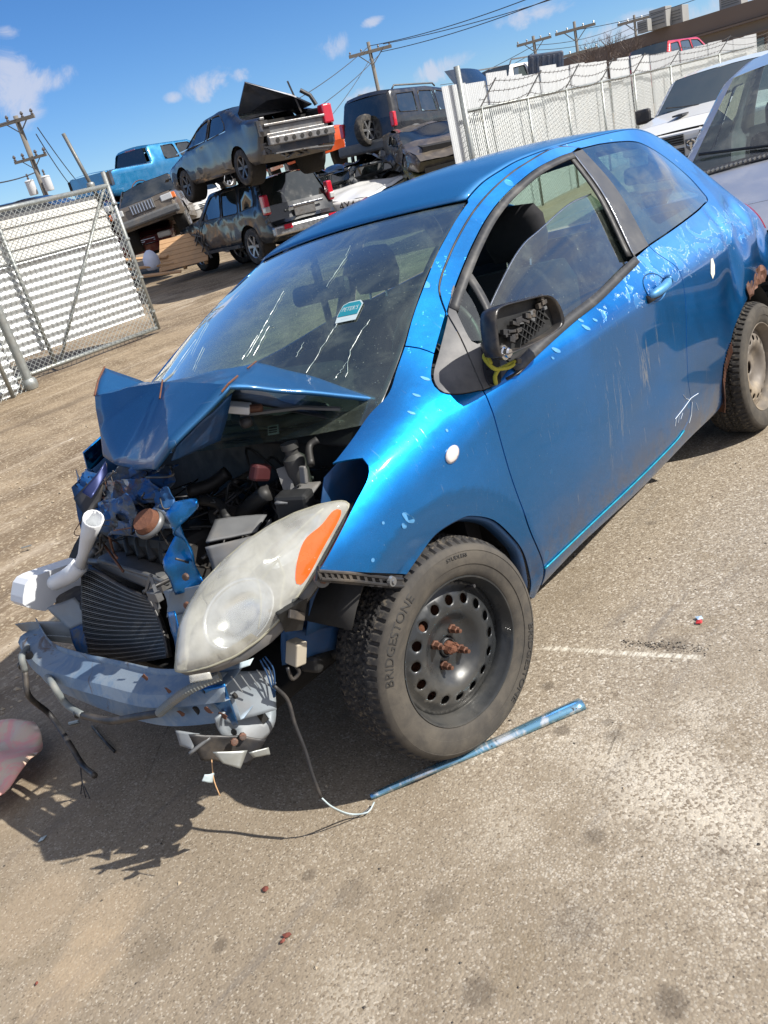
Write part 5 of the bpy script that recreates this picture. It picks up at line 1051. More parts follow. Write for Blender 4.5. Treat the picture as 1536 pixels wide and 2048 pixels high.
# --- mirrored far side, simpler
def far(name,outer,mat,holes=(),off=0,step=.05,**k): return panel(name,outer,mat,holes,step=step,side=1,off=off,**k)
far('body_side',uni,M['blue']); far('door',path(dfront,dbot,drear,[(1.556,1.046),(1.419,1.037)],belt,[(.383,.905),(.342,.906)]),M['blue']); far('door_frame',fr,M['blue'],step=.03)
far('pillar_trim',path(bpf,[(1.419,1.037),(1.556,1.046)],[(1.556,1.048),(1.607,1.432)],[(1.607,1.432),(1.528,1.428)]),M['pillar']); far('quarter_window',qg,M['tint'],off=-.004,gap=.003,thick=0)
far('door_glass',path(wintop,[(.438,1.098),(.383,.905)],belt[::-1],bpf[::-1]),M['glass'],off=-.02,gap=0,thick=0)
wf_=[(x,z) for x,z in fen if x>-.08]; far('front_wing',wf_,M['blue'],gap=0)
# --- roof
xd=np.array([p[0] for p in ZD]); zd=np.array([p[1] for p in ZD])
rows=[];nU=25;nS=44
rail=crv([(.872,1.374)]+ZD,6); ra=np.array(resample(rail,.01))
for i in range(nS):
    s=i/(nS-1); row=[]
    for j in range(nU):
        u=-1+2*j/(nU-1); xf=.800+.072*u*u; xr=2.56-.06*u*u
        x=xf+s*(xr-xf); xe=.872+s*(2.50-.872); z=np.interp(xe,ra[:,0],ra[:,1]); ye=float(Y([xe],[z])[0])-.003
        cr=.022+.035*math.sin(math.pi*min(1,s*1.6)*.5); row.append((x,u*ye,z+cr*(1-u*u)*(1 if s<.9 else 1-(s-.9)*4)-.002))
    rows.append(row)
rf=patch(rows,'roof',M['blueroof'],root,smooth=True,solid=.006)
# --- windscreen
wse=crv([(.03,-.700,.935),(.121,-.688,.985),(.265,-.655,1.066),(.436,-.609,1.169),(.579,-.577,1.246),(.682,-.558,1.294),(.866,-.526,1.369)],6); wa=np.array(resample(wse,.02)); wa=np.array(resample([tuple(r) for r in wa],(sum(np.linalg.norm(np.diff(wa,axis=0),axis=1)))/30))
rows=[]
for i,e in enumerate(wa):
    v=i/(len(wa)-1); row=[]
    for j in range(31):
        u=-1+j/15; k=1-u*u; row.append((e[0]-k*(.17*(1-v)+.072*v),abs(e[1])*u*.995,e[2]+k*(.0*(1-v)+.024*v)))
    rows.append(row)
wsc=patch(rows,'windscreen',M['glass'],root,smooth=True)
WR=rows
def wpt(u,v,off=0):
    i=v*(len(WR)-1); a=int(min(i,len(WR)-2)); f=i-a; j=(u+1)*15; b=int(min(j,29)); h=j-b
    g=lambda r,c: Vector(WR[r][c]); p=g(a,b)*(1-f)*(1-h)+g(a+1,b)*f*(1-h)+g(a,b+1)*(1-f)*h+g(a+1,b+1)*f*h
    n=(g(a+1,b)-g(a,b)).cross(g(a,b+1)-g(a,b)).normalized(); n=n if n.z>0 else -n
    return p+n*off
# black border of the glass
mb=MB()
for (u0,v0,u1,v1,w) in ((-1,.0,-1,1,.03),(1,0,1,1,-.03)):
    pts=[(wpt(u0,v/20,-.004),wpt(u0+w,v/20,-.004)) for v in range(21)]; mb.add([p for q in pts for p in q],[(2*i,2*i+1,2*i+3,2*i+2) for i in range(20)])
mb.build('glass_border',M['frit'],wsc,smooth=True,solid=.001)
mb=MB(); pts=[(wpt(-1+k/12,1,-.004),wpt(-1+k/12,.965,-.004)) for k in range(25)]; mb.add([p for q in pts for p in q],[(2*i,2*i+1,2*i+3,2*i+2) for i in range(24)]); mb.build('glass_border',M['frit'],wsc,smooth=True,solid=.001)
# cracks: bright ridges following the break lines
M['crack']=simple('crack_edge',(.24,.31,.30),.3,0,.05)
R=random.Random(3); cracks=[[(-0.019, 0.672), (-0.069, 0.555), (-0.094, 0.471), (-0.107, 0.37)], [(-0.157, 0.496), (-0.132, 0.496), (-0.157, 0.37)], [(-0.321, 0.866), (-0.384, 0.773), (-0.396, 0.639)], [(-0.623, 0.445), (-0.61, 0.395), (-0.585, 0.252)], [(-0.799, 0.429), (-0.774, 0.37), (-0.761, 0.311), (-0.799, 0.202)], [(-0.774, 0.269), (-0.761, 0.227), (-0.748, 0.202)], [(-0.082, 0.462), (-0.082, 0.361)], [(0.786, 0.597), (0.572, 0.42)], [(0.472, 0.454), (0.371, 0.345)], [(-0.472, 0.387), (-0.472, 0.328)], [(0.723, 0.504), (0.66, 0.336)]]
for cr_ in cracks:
    pts=[]; 
    for (u0,v0),(u1,v1) in zip(cr_,cr_[1:]):
        for k in range(6): t=k/6; pts.append(wpt(u0+(u1-u0)*t+R.gauss(0,.003),v0+(v1-v0)*t,.0035))
    pts.append(wpt(*cr_[-1],.0035)); MB().tube(pts,[.0003+.0007*R.random() for _ in pts],3).build('crack',M['crack'],wsc)
mb=MB()
for _ in range(170):
    u=R.uniform(-.95,.3) ; v=R.uniform(.03,.9); p=wpt(u,v,.0032); s=R.uniform(.0004,.0014); mb.lathe([(s,0),(s*.3,.0005)],p,(-.5,0,.8),5,True)
sp_=mb.build('glass_chips',M['crack'],wsc); sp_['kind']='stuff'
# sticker
M['teal']=simple('teal_print',(.015,.20,.26),.5,0,.05); M['stwhite']=simple('sticker_white',(.42,.50,.52),.6,0,.05)
sc_=(-0.66, 0.487)
def stick(pts,off):
    return [tuple(wpt(sc_[0]+a*.118,sc_[1]+b*.088,off)) for a,b in pts]
o1=stick([(-.5,-.5),(.42,-.5),(.5,-.1),(.48,.38),(.25,.5),(-.3,.5),(-.5,.3)],.004); st=mkobj('sticker',o1,[tuple(range(7))],M['stwhite'],wsc,solid=.0006)
o2=stick([(-.46,-.22),(.44,-.22),(.46,-.05),(.44,.34),(.24,.44),(-.28,.44),(-.46,.26)],.0052); mkobj('sticker_print',o2,[tuple(range(7))],M['teal'],wsc,solid=.0004)
V,F=text2d("PETER'S",.24); mkobj('sticker_lettering',stick([(-x*.95,y*1.25+.10) for x,y,_ in V],.0060),F,M['stwhite'],wsc)
V,F=text2d("AUTO RECYCLING" if False else "- - - - - - -",.11); mkobj('sticker_small_print',stick([(-x*.9,y-.36) for x,y,_ in V],.0055),F,M['teal'],wsc)
# --- cabin
cab=MB(); cab.box((1.5,0,.38),(2.5,1.45,.06)); cab.box((.30,0,.62),(.06,1.40,.60)); cab.box((2.75,0,.70),(.06,1.30,.70)); cab.build('cabin_floor',M['interior'],root)
for s in (-1,1): MB().box((1.15,s*.735,.66),(1.5,.05,.56)).build('door_card',M['interior'],root,bevel=.02)
rl=[[(x+.02,y*.97,z-.035) for x,y,z in r] for r in [rows_ for rows_ in [[tuple(p) for p in q] for q in [[(v.co.x,v.co.y,v.co.z) for v in rf.data.vertices][i*nU:(i+1)*nU] for i in range(nS)]]][1:40]]
patch(rl,'headliner',simple('headliner',(.10,.10,.10),.95),root,smooth=True)
db=[[(x,(-.68+1.36*j/14),z-.03*abs(-1+j/7)**2) for j in range(15)] for x,z in ((.02,.90),(.18,.945),(.40,.965),(.55,.95),(.62,.88),(.64,.70),(.60,.55))]
patch(db,'dashboard',M['interior'],root,smooth=True,solid=.01)
MB().box((.40,.0,.985),(.22,.34,.05)).build('instrument_pod',M['interior'],root,bevel=.02)
sw=[(0.74+.0+.07*math.sin(a)*.45,-.36+.185*math.cos(a),.93+.175*math.sin(a)) for a in [2*math.pi*k/32 for k in range(33)]]
t=MB().tube(sw,.014,8,cap=False).build('steering_wheel',M['black'],root,smooth=True); mb=MB(); mb.bar((.73,-.53,.93),(.72,-.19,.93),.04,.02); mb.bar((.73,-.36,.93),(.70,-.36,.78),.04,.02); mb.lathe([(.065,-.02),(.05,.03),(0,.035)],(.71,-.36,.92),(1,0,0),14); mb.build('wheel_hub',M['black'],t)
def seat(x,y,nm='front_seat'):
    V=[];rws=[]
    for z,xx,w,th in ((.55,0,.25,.06),(.70,.03,.27,.07),(.88,.08,.27,.07),(1.02,.13,.25,.06),(1.09,.155,.20,.045)):
        rws.append([(x+xx-th*math.cos(a)*(1.0),y+w*math.copysign(abs(math.sin(a))**.7,math.sin(a)),z) for a in [2*math.pi*k/20 for k in range(20)]])
    v=[p for r in rws for p in r]; f=[(i*20+k,i*20+(k+1)%20,(i+1)*20+(k+1)%20,(i+1)*20+k) for i in range(4) for k in range(20)]+[tuple(80+k for k in range(20))]
    s=mkobj(nm,v,f,M['seat'],root,smooth=True)
    MB().box((x-.22,y,.55),(.50,.50,.14)).build('seat_cushion',M['seat'],s,bevel=.05)
    hr=[]; 
    for z,w,th in ((1.115,.02,.01),(1.12,.11,.045),(1.18,.135,.055),(1.26,.13,.05),(1.30,.10,.04),(1.31,.02,.01)): hr.append([(x+.185-th*math.cos(a),y+w*math.copysign(abs(math.sin(a))**.75,math.sin(a)),z) for a in [2*math.pi*k/18 for k in range(18)]])
    mkobj('headrest',[p for r in hr for p in r],[(i*18+k,i*18+(k+1)%18,(i+1)*18+(k+1)%18,(i+1)*18+k) for i in range(5) for k in range(18)],M['seat'],s,smooth=True)
    mb=MB(); [mb.tube([(x+.165,y+q,1.06),(x+.18,y+q,1.13)],.006,6) for q in (-.05,.05)]; mb.build('headrest_post',M['chrome'],s)
seat(1.17,-.36); seat(1.14,.36)
MB().box((2.15,0,.80),(.16,1.2,.50)).build('rear_seat',M['seat'],root,bevel=.06)
for y in (-.35,.35): MB().box((2.2,y,1.10),(.10,.24,.14)).build('rear_headrest',M['seat'],root,bevel=.04)
rm=MB().box((0,0,0),(.04,.24,.07)).build('rear_view_mirror',M['black'],root,bevel=.02); rm.location=wpt(-.02,.80,-.10); rm.rotation_euler=(0,.3,.2); MB().bar((0,0,0),(-.02,0,.09),.02).build('mirror_stalk',M['black'],rm)
mb=MB(); mb.tube([(1.32,.70,1.35),(1.30,.70,1.0),(1.32,.66,.6)],.018,6); mb.build('seat_belt',M['black'],root)
for (a,b) in (((2.05,.60,1.36),(2.3,.62,1.0)),): MB().bar(a,b,.06,.03).build('rear_pillar_trim',M['interior'],root)
# tailgate, rear lamp, bumper
rows=[[(xa+(xb-xa)*t_+.06*(1-u*u)*1.0,u*(.545*(1-t_)+.50*t_)*.93,za+(zb-za)*t_+.02*(1-u*u)*(1-t_)) for u in [-1+k/8 for k in range(17)]] for xa,za,xb,zb in [(2.50,1.375,2.87,1.09)] for t_ in [k/6 for k in range(7)]]
patch(rows,'rear_window',M['tint'],root,smooth=True)
rows=[[(x-.0,y*w,z) for y in [-1+k/8 for k in range(17)]] for x,z,w in ((2.86,1.08,.47),(2.885,.95,.58),(2.89,.80,.62),(2.885,.60,.64),(2.87,.42,.64))]
patch(rows,'tailgate',M['blue'],root,smooth=True,solid=.008)
lampS=[(2.433,1.080),(2.501,0.993),(2.464,0.941),(2.454,0.850),(2.404,0.907),(2.407,0.994)]
tl=path([(2.785,1.13),(2.815,1.06),(2.835,.97),(2.838,.87)],[(2.840,.87),(2.872,.87)],[(2.872,.87),(2.878,.95),(2.852,1.06),(2.81,1.138)],[(2.81,1.138),(2.785,1.13)],step=.01)
panel('tail_lamp',tl,M['taillens'],off=.004,gap=0,thick=.012,step=.01)
ring('rear_arch_flange',[(2.50,.70),(2.385,.690),(2.249,.652),(2.10,.585),(2.02,.53)],.010,M['blueinner'],-.012,flat=.02)
# rusted torn flange at the front of the rear arch
rp=[(2.03,.54),(1.985,.515),(1.945,.475),(1.925,.42),(1.945,.34),(1.955,.295)]
mb=MB(); rr=random.Random(2)
for k in range(len(rp)-1):
    a,b=rp[k],rp[k+1]; 
    for q in range(4):
        t=q/4; x=a[0]+(b[0]-a[0])*t; z=a[1]+(b[1]-a[1])*t; w=rr.uniform(.018,.045); y=-float(Y([x],[z])[0]); h=.045
        mb.add([(x-.012,y-.004,z),(x+w,y+.03+rr.uniform(-.01,.02),z+rr.uniform(-.01,.01)),(x+w*.8,y+.03+rr.uniform(-.01,.02),z-h),(x-.014,y-.004,z-h)],[(0,1,2,3)])
mb.build('rusted_arch_edge',M['rustymetal'],root,solid=.003)
P2,F2=fill(path([(2.346,0.757),(2.512,0.754),(2.548,0.683),(2.403,0.685),(2.282,0.653)],[(2.282,0.653),(2.256,0.713),(2.346,0.757)],step=.02),(),.02); y=YY(P2,.002)+np.random.rand(len(P2))*.012; mkobj('rust_patch',[(x,-q,z) for (x,z),q in zip(P2,y)],[tuple(f) for f in F2],M['rustymetal'],root,solid=.003)
for cx in (0.0,2.46):
    for s in (-1,1):
        R_=.372; ang=[math.radians(a) for a in range(-8,(150 if cx<1 else 190),8)]
        patch([[(cx+.015+R_*math.cos(a),s*yy,.315+R_*math.sin(a)) for a in ang] for yy in (.765,.70,.60,.50,.42)],'wheel_housing',M['under'],root,smooth=True,solid=.004); patch([[(cx+.015+R_*k*math.cos(a),s*.42,.315+R_*k*math.sin(a)) for a in ang] for k in (1,.6,.1)],'wheel_housing',M['under'],root)
MB().box((1.2,0,.30),(1.5,1.35,.12)).build('underbody',M['under'],root)

# ---------------------------------------------------------------- hatchback wheels
def tyre_mesh():
    prof=[(.198,.024),(.206,.012),(.222,.006),(.236,.0035),(.2365,.0015),(.246,.0),(.262,.0012),(.272,.004),(.2725,.0025),(.283,.0085),(.289,.016),(.293,.024)]
    tread=[(.2955,.030),(.2985,.036),(.3005,.042)]+[(.3018,.048+.0048*k) for k in range(22)]
    w=.20
    mir=[(r,w-y) for r,y in prof[::-1]]; tm=[(.3005,w-.042),(.2985,w-.036),(.2955,w-.030)]
    full=prof+tread+[t for t in tm if t[1]>tread[-1][1]]+mir; n=384; V=[]
    for k in range(n):
        a=2*math.pi*k/n
        for (r,y) in full:
            rr=r
            if r>.2925:
                g=0; ph=(k/6.0)
                if .042<y<.158:
                    for gc,gw in ((.066,.0036),(.100,.0036),(.134,.0036)):
                        if abs(y-gc+.003*math.sin(a*64))<gw: g=.0075
                    rib=int((y-.042)/.029); sl=(y-.1)*14*(1 if rib%2 else -1); f=(ph+sl+rib*.37)%1
                    if f<.20: g=max(g,.0065)
                    elif abs(f-.6)<.085: g=max(g,.003)
                else:
                    if (ph+ (0 if y<.1 else .5))%1<.30: g=.0065
                rr=r-g+.0012*math.sin(k*12.9898)*math.sin(y*913)
            V.append((rr*math.sin(a),y,rr*math.cos(a)))
    m=len(full); F=[(k*m+j,k*m+j+1,((k+1)%n)*m+j+1,((k+1)%n)*m+j) for k in range(n) for j in range(m-1)]
    return V,F
def tyremat():
    m=MT('dusty_tyre'); n=m.noise(11,6,.7,dist=.5); X=m.sepxyz()
    r=m.math('SQRT',m.math('ADD',m.math('POWER',X[0],2),m.math('POWER',X[2],2)))
    side=m.math('MULTIPLY',m.ramp(r,.294,.284),1)
    d=m.ramp(n,.30,.70,.35,1); c=m.mix(m.math('MULTIPLY',side,d),(.028,.027,.027),(.088,.078,.064)); c=m.mix(m.math('MULTIPLY',m.ramp(m.noise(70,5,.7),.5,.66),m.ramp(r,.286,.300,.0,.6)),c,(.16,.135,.10))
    st=m.noise(6,6,.7,vec=m.mapp(scale=(1,1,1)),dist=1.5); c=m.mix(m.ramp(st,.58,.68,0,.5),c,(.045,.043,.04))
    m.set(base=c,rough=.82,spec=.3); m.bump(m.noise(140,5,.7),.25,.0015); return m.m
M['tyrehero']=tyremat(); M['letter']=simple('raised_rubber_lettering',(.030,.029,.028),.6,0,.2,30); M['rimblk']=simple('black_steel_rim',(.030,.033,.036),.34,.25,.25,12,(.15,.14,.12),.4,coat=.15); M['rimdusty']=simple('dusty_steel_rim',(.16,.14,.12),.6,.2,.4,14,(.34,.28,.20),.8)
TV,TF=tyre_mesh(); TME=None
def arctext(s,size,r0,center,parent,mat,yoff=-.0012,squash=1.0):
    V,F=text2d(s,size); out=[]
    for x,y,_ in V:
        th=center+x*squash/r0; r=r0+y; yy=.0012*0
        # follow the bulging sidewall
        ys=np.interp(r,[.222,.236,.246,.262,.272,.283,.289],[.006,.0035,0,.0012,.004,.0085,.016])
        out.append((r*math.sin(th),ys+yoff,r*math.cos(th)))
    return mkobj('sidewall_lettering',out,F,mat,parent,solid=.0016,offset=0)
def herowheel(loc,steer,hero,side=-1,spin=0,rimmat=None):
    global TME
    rm=rimmat or M['rimblk']
    if TME is None: t=mkobj('tyre',TV,TF,M['tyrehero'],root,smooth=True,autos=38); TME=t.data
    else: t=bpy.data.objects.new('tyre',TME); link(t,root)
    t.location=loc; t.rotation_euler=(0,spin,steer if side<0 else steer+math.pi)
    prof=[(.2040,.0230),(.2055,.0155),(.2030,.0115),(.1995,.0125),(.1960,.0190),(.1930,.0330),(.1870,.0420),(.1830,.0600),(.1820,.0800),(.186,.11),(.19,.16)]
    MB().lathe(prof,(0,0,0),(0,1,0),64).build('rim',rm,t,smooth=True,autos=45)
    yp=([0,.026,.028,.055,.062,.080,.098,.112,.125,.150,.163,.176,.183],[.076,.076,.072,.071,.072,.062,.046,.0405,.040,.047,.056,.062,.060])
    outer=circle((0,0),.1825,72); holes=[circle((.1385*math.cos(2*math.pi*(k+.5)/16),.1385*math.sin(2*math.pi*(k+.5)/16)),.0140,16) for k in range(16)]+[circle((0,0),.0265,24)]
    P2,F2=fill(outer,holes,.0072); r=np.hypot(P2[:,0],P2[:,1]); y=np.interp(r,*yp)
    mkobj('wheel_disc',[(x,q,z) for (x,z),q in zip(P2,y)],[tuple(f) for f in F2],rm,t,smooth=True,solid=.004,offset=-1)
    MB().lathe([(.155,0),(.155,.03),(0,.03)],(0,.098,0),(0,1,0),32).build('brake_drum',M['rust'],t)
    if hero:
        for k in range(4):
            a=math.radians(45+90*k+8); c=Vector((.050*math.cos(a),.070,.050*math.sin(a)))
            MB().lathe([(.014,0),(.0135,-.004),(.0105,-.006),(.0100,-.022),(.007,-.024)],c,(0,1,0),6).lathe([(.0058,-.018),(.0058,-.034),(0,-.035)],c,(0,1,0),10).build('lug_nut',M['rustymetal'],t)
        mb=MB(); mb.lathe([(.0262,.012),(.0262,-.004),(.022,-.007),(.020,-.002)],(0,.072,0),(0,1,0),24); mb.build('hub_bore',M['rimblk'],t,smooth=True)
        mb=MB(); R=random.Random(1)
        mb.lathe([(.020,.01),(.019,-.008),(.014,-.016),(.012,-.026),(.006,-.030),(0,-.030)],(0,.070,0),(0,1,0),9)
        for k in range(16): a=R.random()*6.28; q=R.uniform(.004,.016); mb.box((q*math.cos(a),.055-R.random()*.012,q*math.sin(a)),(.008,.008,.007),(R.random(),R.random(),R.random()))
        mb.build('rusty_hub',M['rust'],t)
        MB().tube([(.168*math.sin(.65),.05,.168*math.cos(.65)),(.176*math.sin(.65),.022,.176*math.cos(.65))],.005,8).build('valve',M['black'],t)
        arctext('BRIDGESTONE',.034,.261,math.radians(-52),t,M['letter'],squash=1.06); arctext('BRIDGESTONE',.034,.261,math.radians(128),t,M['letter'],squash=1.06)
        arctext('STUDLESS',.013,.262,math.radians(12),t,M['letter'],squash=1.3)
    return t
FWH=herowheel((0,-.829,.300),-.1285,True)
herowheel((2.46,-.822,.300),0,False,rimmat=M['rimdusty'],spin=.3); herowheel((0,.829,.300),-.12,False,1); herowheel((2.46,.822,.300),0,False,1)
# ---------------------------------------------------------------- buckled bonnet
hv=dict(I=(0.130,-0.660,0.964),N=(-0.063,-0.600,1.059),H=(-0.222,-0.530,1.134),K=(-0.394,-0.470,1.047),J=(-0.399,-0.370,0.996),E=(-0.126,-0.100,1.146),G=(0.050,-0.303,1.125),B=(-0.178,0.220,1.143),Mm=(-0.205,0.215,1.057),C0=(-0.232,0.210,0.964),D1=(-0.258,0.100,0.946),D2=(-0.319,-0.120,0.961),A=(0.033,0.500,1.190),A2=(0.124,0.440,1.101),Rm=(.14,.15,1.03),R1=(.18,.62,.97),GI=(0.115,-0.465,1.043))
ks=list(hv); ix={k:i for i,k in enumerate(ks)}
fc=[('B','Mm','E'),('Mm','C0','D1','E'),('D1','D2','E'),('D2','J','E'),('E','J','K'),('E','K','H','G'),('G','H','N','GI'),('GI','N','I'),('B','E','A2'),('B','A2','A'),('E','G','Rm'),('E','Rm','A2'),('A2','Rm','R1')]
bm=bmesh.new(); vs=[bm.verts.new(hv[k]) for k in ks]
for f in fc: bm.faces.new([vs[ix[k]] for k in f])
bmesh.ops.triangulate(bm,faces=bm.faces[:]); crease={frozenset((ix[a],ix[b])) for a,b in (('E','J'),('E','G'),('G','H'),('B','E'),('H','K'),('E','A2'),('B','A2'))}
bm.verts.index_update(); lay=bm.edges.layers.float.new('c')
for e in bm.edges: e[lay]=1.0 if frozenset((e.verts[0].index,e.verts[1].index)) in crease else 0
bmesh.ops.subdivide_edges(bm,edges=bm.edges[:],cuts=7,use_grid_fill=True)
bnd={v for e in bm.edges if e.is_boundary for v in e.verts}
for v in bm.verts:
    q=noise.fractal(v.co*4.2,.9,2,3); n=Vector((-.45,-.35,.8)); k=.35 if v in bnd else 1; v.co+=n*(q*.006*k+.0016*noise.noise(v.co*13)*k+.014*(.25-abs(noise.noise(v.co*5.5+Vector((3,1,0)))))*(1 if v in bnd else .8))
bmesh.ops.recalc_face_normals(bm,faces=bm.faces[:]); me=bpy.data.meshes.new('bonnet'); bm.to_mesh(me); bm.free(); me.materials.append(M['bluehood']); me.polygons.foreach_set('use_smooth',[True]*len(me.polygons)); me.set_sharp_from_angle(angle=math.radians(24))
if sum(p.normal.z for p in me.polygons)<0: me.flip_normals()
bon=bpy.data.objects.new('bonnet',me); link(bon,root); m=bon.modifiers.new('s','SOLIDIFY'); m.thickness=.010; m.offset=-1
def rustline(pts,r,nm='rust_line'): MB().tube([Vector(p) for p in pts],r,5).build(nm,M['rust'],bon)
rustline([Vector(hv['A'])+Vector((0,0,.002)),Vector(hv['A'])*.5+Vector(hv['B'])*.5+Vector((-.004,0,.004)),hv['B']],.0035)
rustline([Vector(hv['E'])+Vector((-.002,0,.004)),Vector(hv['E']).lerp(Vector(hv['J']),.22)+Vector((-.006,0,0))],.0025)
rustline([Vector(hv['G'])+Vector((0,0,.003)),Vector(hv['G']).lerp(Vector(hv['H']),.35)+Vector((0,0,.003))],.002); rustline([Vector(hv['G']).lerp(Vector(hv['H']),.7)+Vector((0,0,.003)),Vector(hv['H'])+Vector((0,0,.002)),Vector(hv['H']).lerp(Vector(hv['K']),.12)],.0025)
# folded underside brackets
def sheet(name,pts,mat,n=6,amp=.006,seed=0,solid=.003,parent=None,fr=9,sharp=25):
    """crumpled metal sheet spanned by four corner points"""
    a,b,c,d=[Vector(p) for p in pts]; rows=[]; nn=(b-a).cross(d-a).normalized()
    for i in range(n+1):
        u=i/n; row=[]
        for j in range(n+1):
            v=j/n; p=a*(1-u)*(1-v)+b*u*(1-v)+c*u*v+d*(1-u)*v; q=noise.fractal(p*fr+Vector((seed,seed,0)),.8,2.1,4); row.append(tuple(p+nn*q*amp+Vector((noise.noise(p*7+Vector((seed,3,1))),noise.noise(p*7+Vector((2,seed,5))),0))*amp*.7))
        rows.append(row)
    return patch(rows,name,mat,parent or root,smooth=True,autos=sharp,solid=solid)
sheet('bonnet_inner_frame',[(-0.198,-0.500,1.108),(-0.225,-0.420,0.999),(-0.361,-0.400,0.994),(-0.362,-0.440,1.030)],M['blueinner'],8,.01,2)
sheet('bonnet_inner_frame',[(-0.225,-0.400,1.039),(-0.179,-0.360,1.033),(-0.261,-0.360,0.994),(-0.307,-0.400,1.011)],M['pinewood'] if False else M['pillar'],4,.004,3)
# plastic cowl, wiper motor cover and scuttle
sheet('cowl_panel',[(-0.081,-0.300,1.061),(0.033,-0.600,0.940),(0.120,-0.432,0.982),(0.100,-0.124,1.056)],M['engdark'],8,.006,4)
MB().tube([(0.000,0.024,0.914),(0.020,-0.203,0.927),(0.050,-0.390,0.914),(0.060,-0.479,0.911)],.012,8).build('scuttle_seal',M['black'],root,smooth=True)
MB().tube([(0.020,-0.159,0.980),(0.050,-0.318,0.947),(0.100,-0.473,0.957)],.020,8).build('cowl_rail',M['greyplastic'],root,smooth=True)
MB().tube([(-0.143,-0.420,1.035),(-0.029,-0.520,1.008),(0.049,-0.580,0.973)],.006,5).build('hinge_rod',M['enggrey'],root)
hg=MB().box((0,0,0),(.075,.035,.022)).build('bonnet_hinge',M['tank'],root,bevel=.004); hg.location=(-0.147,-0.420,1.056); hg.rotation_euler=(.2,.35,-.9); MB().lathe([(.011,0),(.011,.03),(.006,.034)],(.035,0,0),(1,0,.2),10,True).build('hinge_bolt',M['rustymetal'],hg)
MB().lathe([(.014,-.012),(.017,0),(.014,.012)],(-0.147,-0.440,1.015),(0,0,1),12,True).build('rubber_stop',M['black'],root,smooth=True)
lb=MB().box((0,0,0),(.004,.036,.026)).build('warning_label',M['stwhite'],root); lb.location=(0.000,-0.344,0.942); lb.rotation_euler=(0,.5,.3)
for k,(z,h) in enumerate(((.006,.004),(-.001,.003),(-.007,.003))): MB().box((-.0035,0,z),(.002,.028,h)).build('label_print',M['black'],lb)
# ---------------------------------------------------------------- engine bay
def tubeP(nm,pts,r,mat,n=10,**k): return MB().tube(crv(pts,5),r,n).build(nm,mat,root,smooth=True,**k)
bay=MB(); bay.add([(.10,-.66,.95),(.10,.66,.95),(.02,.66,.30),(.02,-.66,.30)],[(0,1,2,3)]); bay.build('firewall',M['engdark'],root,solid=.01)
sheet('inner_wing',[(.12,-.655,.93),(-.14,-.66,.86),(-.30,-.60,.50),(.05,-.62,.45)],M['blueinner'],8,.006,6); sheet('inner_wing',[(.12,.655,.93),(-.20,.60,.84),(-.30,.56,.45),(.05,.62,.45)],M['blueinner'],8,.02,7)
# inner apron and leg seen beneath the headlamp
sheet('front_apron',[(-0.273,-0.600,0.615),(0.054,-0.600,0.448),(-0.064,-0.560,0.349),(-0.294,-0.520,0.438)],M['blueinner'],8,.012,8)
MB().box((-.06,-.34,.52),(.24,.30,.30)).build('engine_block',M['engdark'],root,bevel=.02); MB().box((-.20,.10,.55),(.26,.62,.40)).build('gearbox_housing',M['engdark'],root,bevel=.03)
MB().box((-.14,0,.29),(.46,.86,.05)).build('light_block_tray',M['under'],root,bevel=.01); MB().box((-.40,.28,.42),(.10,.5,.26)).build('fan_shroud',M['black'],root,bevel=.02)  # dark blocks added low in the bay to stop light passing through
M['enghose']=simple('dusty_hose',(.010,.010,.011),.6,0,.3,20,(.05,.045,.035),.3)
# intake runners
for k,(px,py) in enumerate(((243,1078),(262,1074),(285,1078),(308,1080),(330,1078))):
    pts=[(-0.280,0.176,0.755),(-0.310,0.164,0.728),(-0.330,0.142,0.688)] if k==0 else ([(-0.280,0.094,0.763),(-0.310,0.096,0.732),(-0.330,0.074,0.685)] if k==1 else ([(-0.280,0.022,0.760),(-0.310,0.031,0.729),(-0.330,0.010,0.681)] if k==2 else ([(-0.280,-0.046,0.758),(-0.310,-0.035,0.725),(-0.330,-0.054,0.680)] if k==3 else [(-0.280,-0.104,0.755),(-0.310,-0.101,0.722),(-0.330,-0.116,0.676)])))
    tubeP('intake_runner',pts,.020,M['engdark'],12)
# radiator top tank, condenser
MB().bar((-0.360,0.185,0.678),(-0.360,-0.157,0.634),.075,.050).build('radiator_tank',M['greyplastic'],root,bevel=.014)
tubeP('radiator_pipe',[(-0.400,0.129,0.697),(-0.400,0.002,0.686),(-0.400,-0.128,0.674),(-0.400,-0.208,0.658)],.007,M['enggrey'],8)
for k,(px,py) in enumerate(((232,1103),(268,1118),(300,1128))): pass
CT=[(-0.400,0.258,0.671),(-0.420,-0.094,0.611),(-0.475,-0.181,0.461),(-0.500,0.280,0.363)]
def cond(u,v):
    a,b,c,d=[Vector(p) for p in CT]; p=a*(1-u)*(1-v)+b*u*(1-v)+c*u*v+d*(1-u)*v
    w=.022*math.sin(u*3.3+.6)*math.sin(v*2.2+.4)*1.4; return p+Vector((-w,0,.030*math.sin(math.pi*u)*(1-v)*(.8-u)*1.6))
cb=patch([[tuple(cond(i/14,j/14)) for j in range(15)] for i in range(15)],'condenser',M['under'],root,smooth=True,solid=.010,offset=-1)
for k in range(54):
    v=(k+.5)/54; V=[]; n_=24
    for i in range(n_+1):
        p=cond(i/n_,v)+Vector((-.004,0,0)); q=(cond(i/n_,min(1,v+.01))-cond(i/n_,v)).normalized()*.0015; V+=[p-q,p+q,p+q+Vector((-.005,0,.001)),p-q+Vector((-.005,0,.001))]
    F=[(4*i+a,4*i+(a+1)%4,4*i+4+(a+1)%4,4*i+4+a) for i in range(n_) for a in range(4)]
    mkobj('cooling_tube',V,F,M['engdark'] if k%3 else M['greyplastic'],cb)
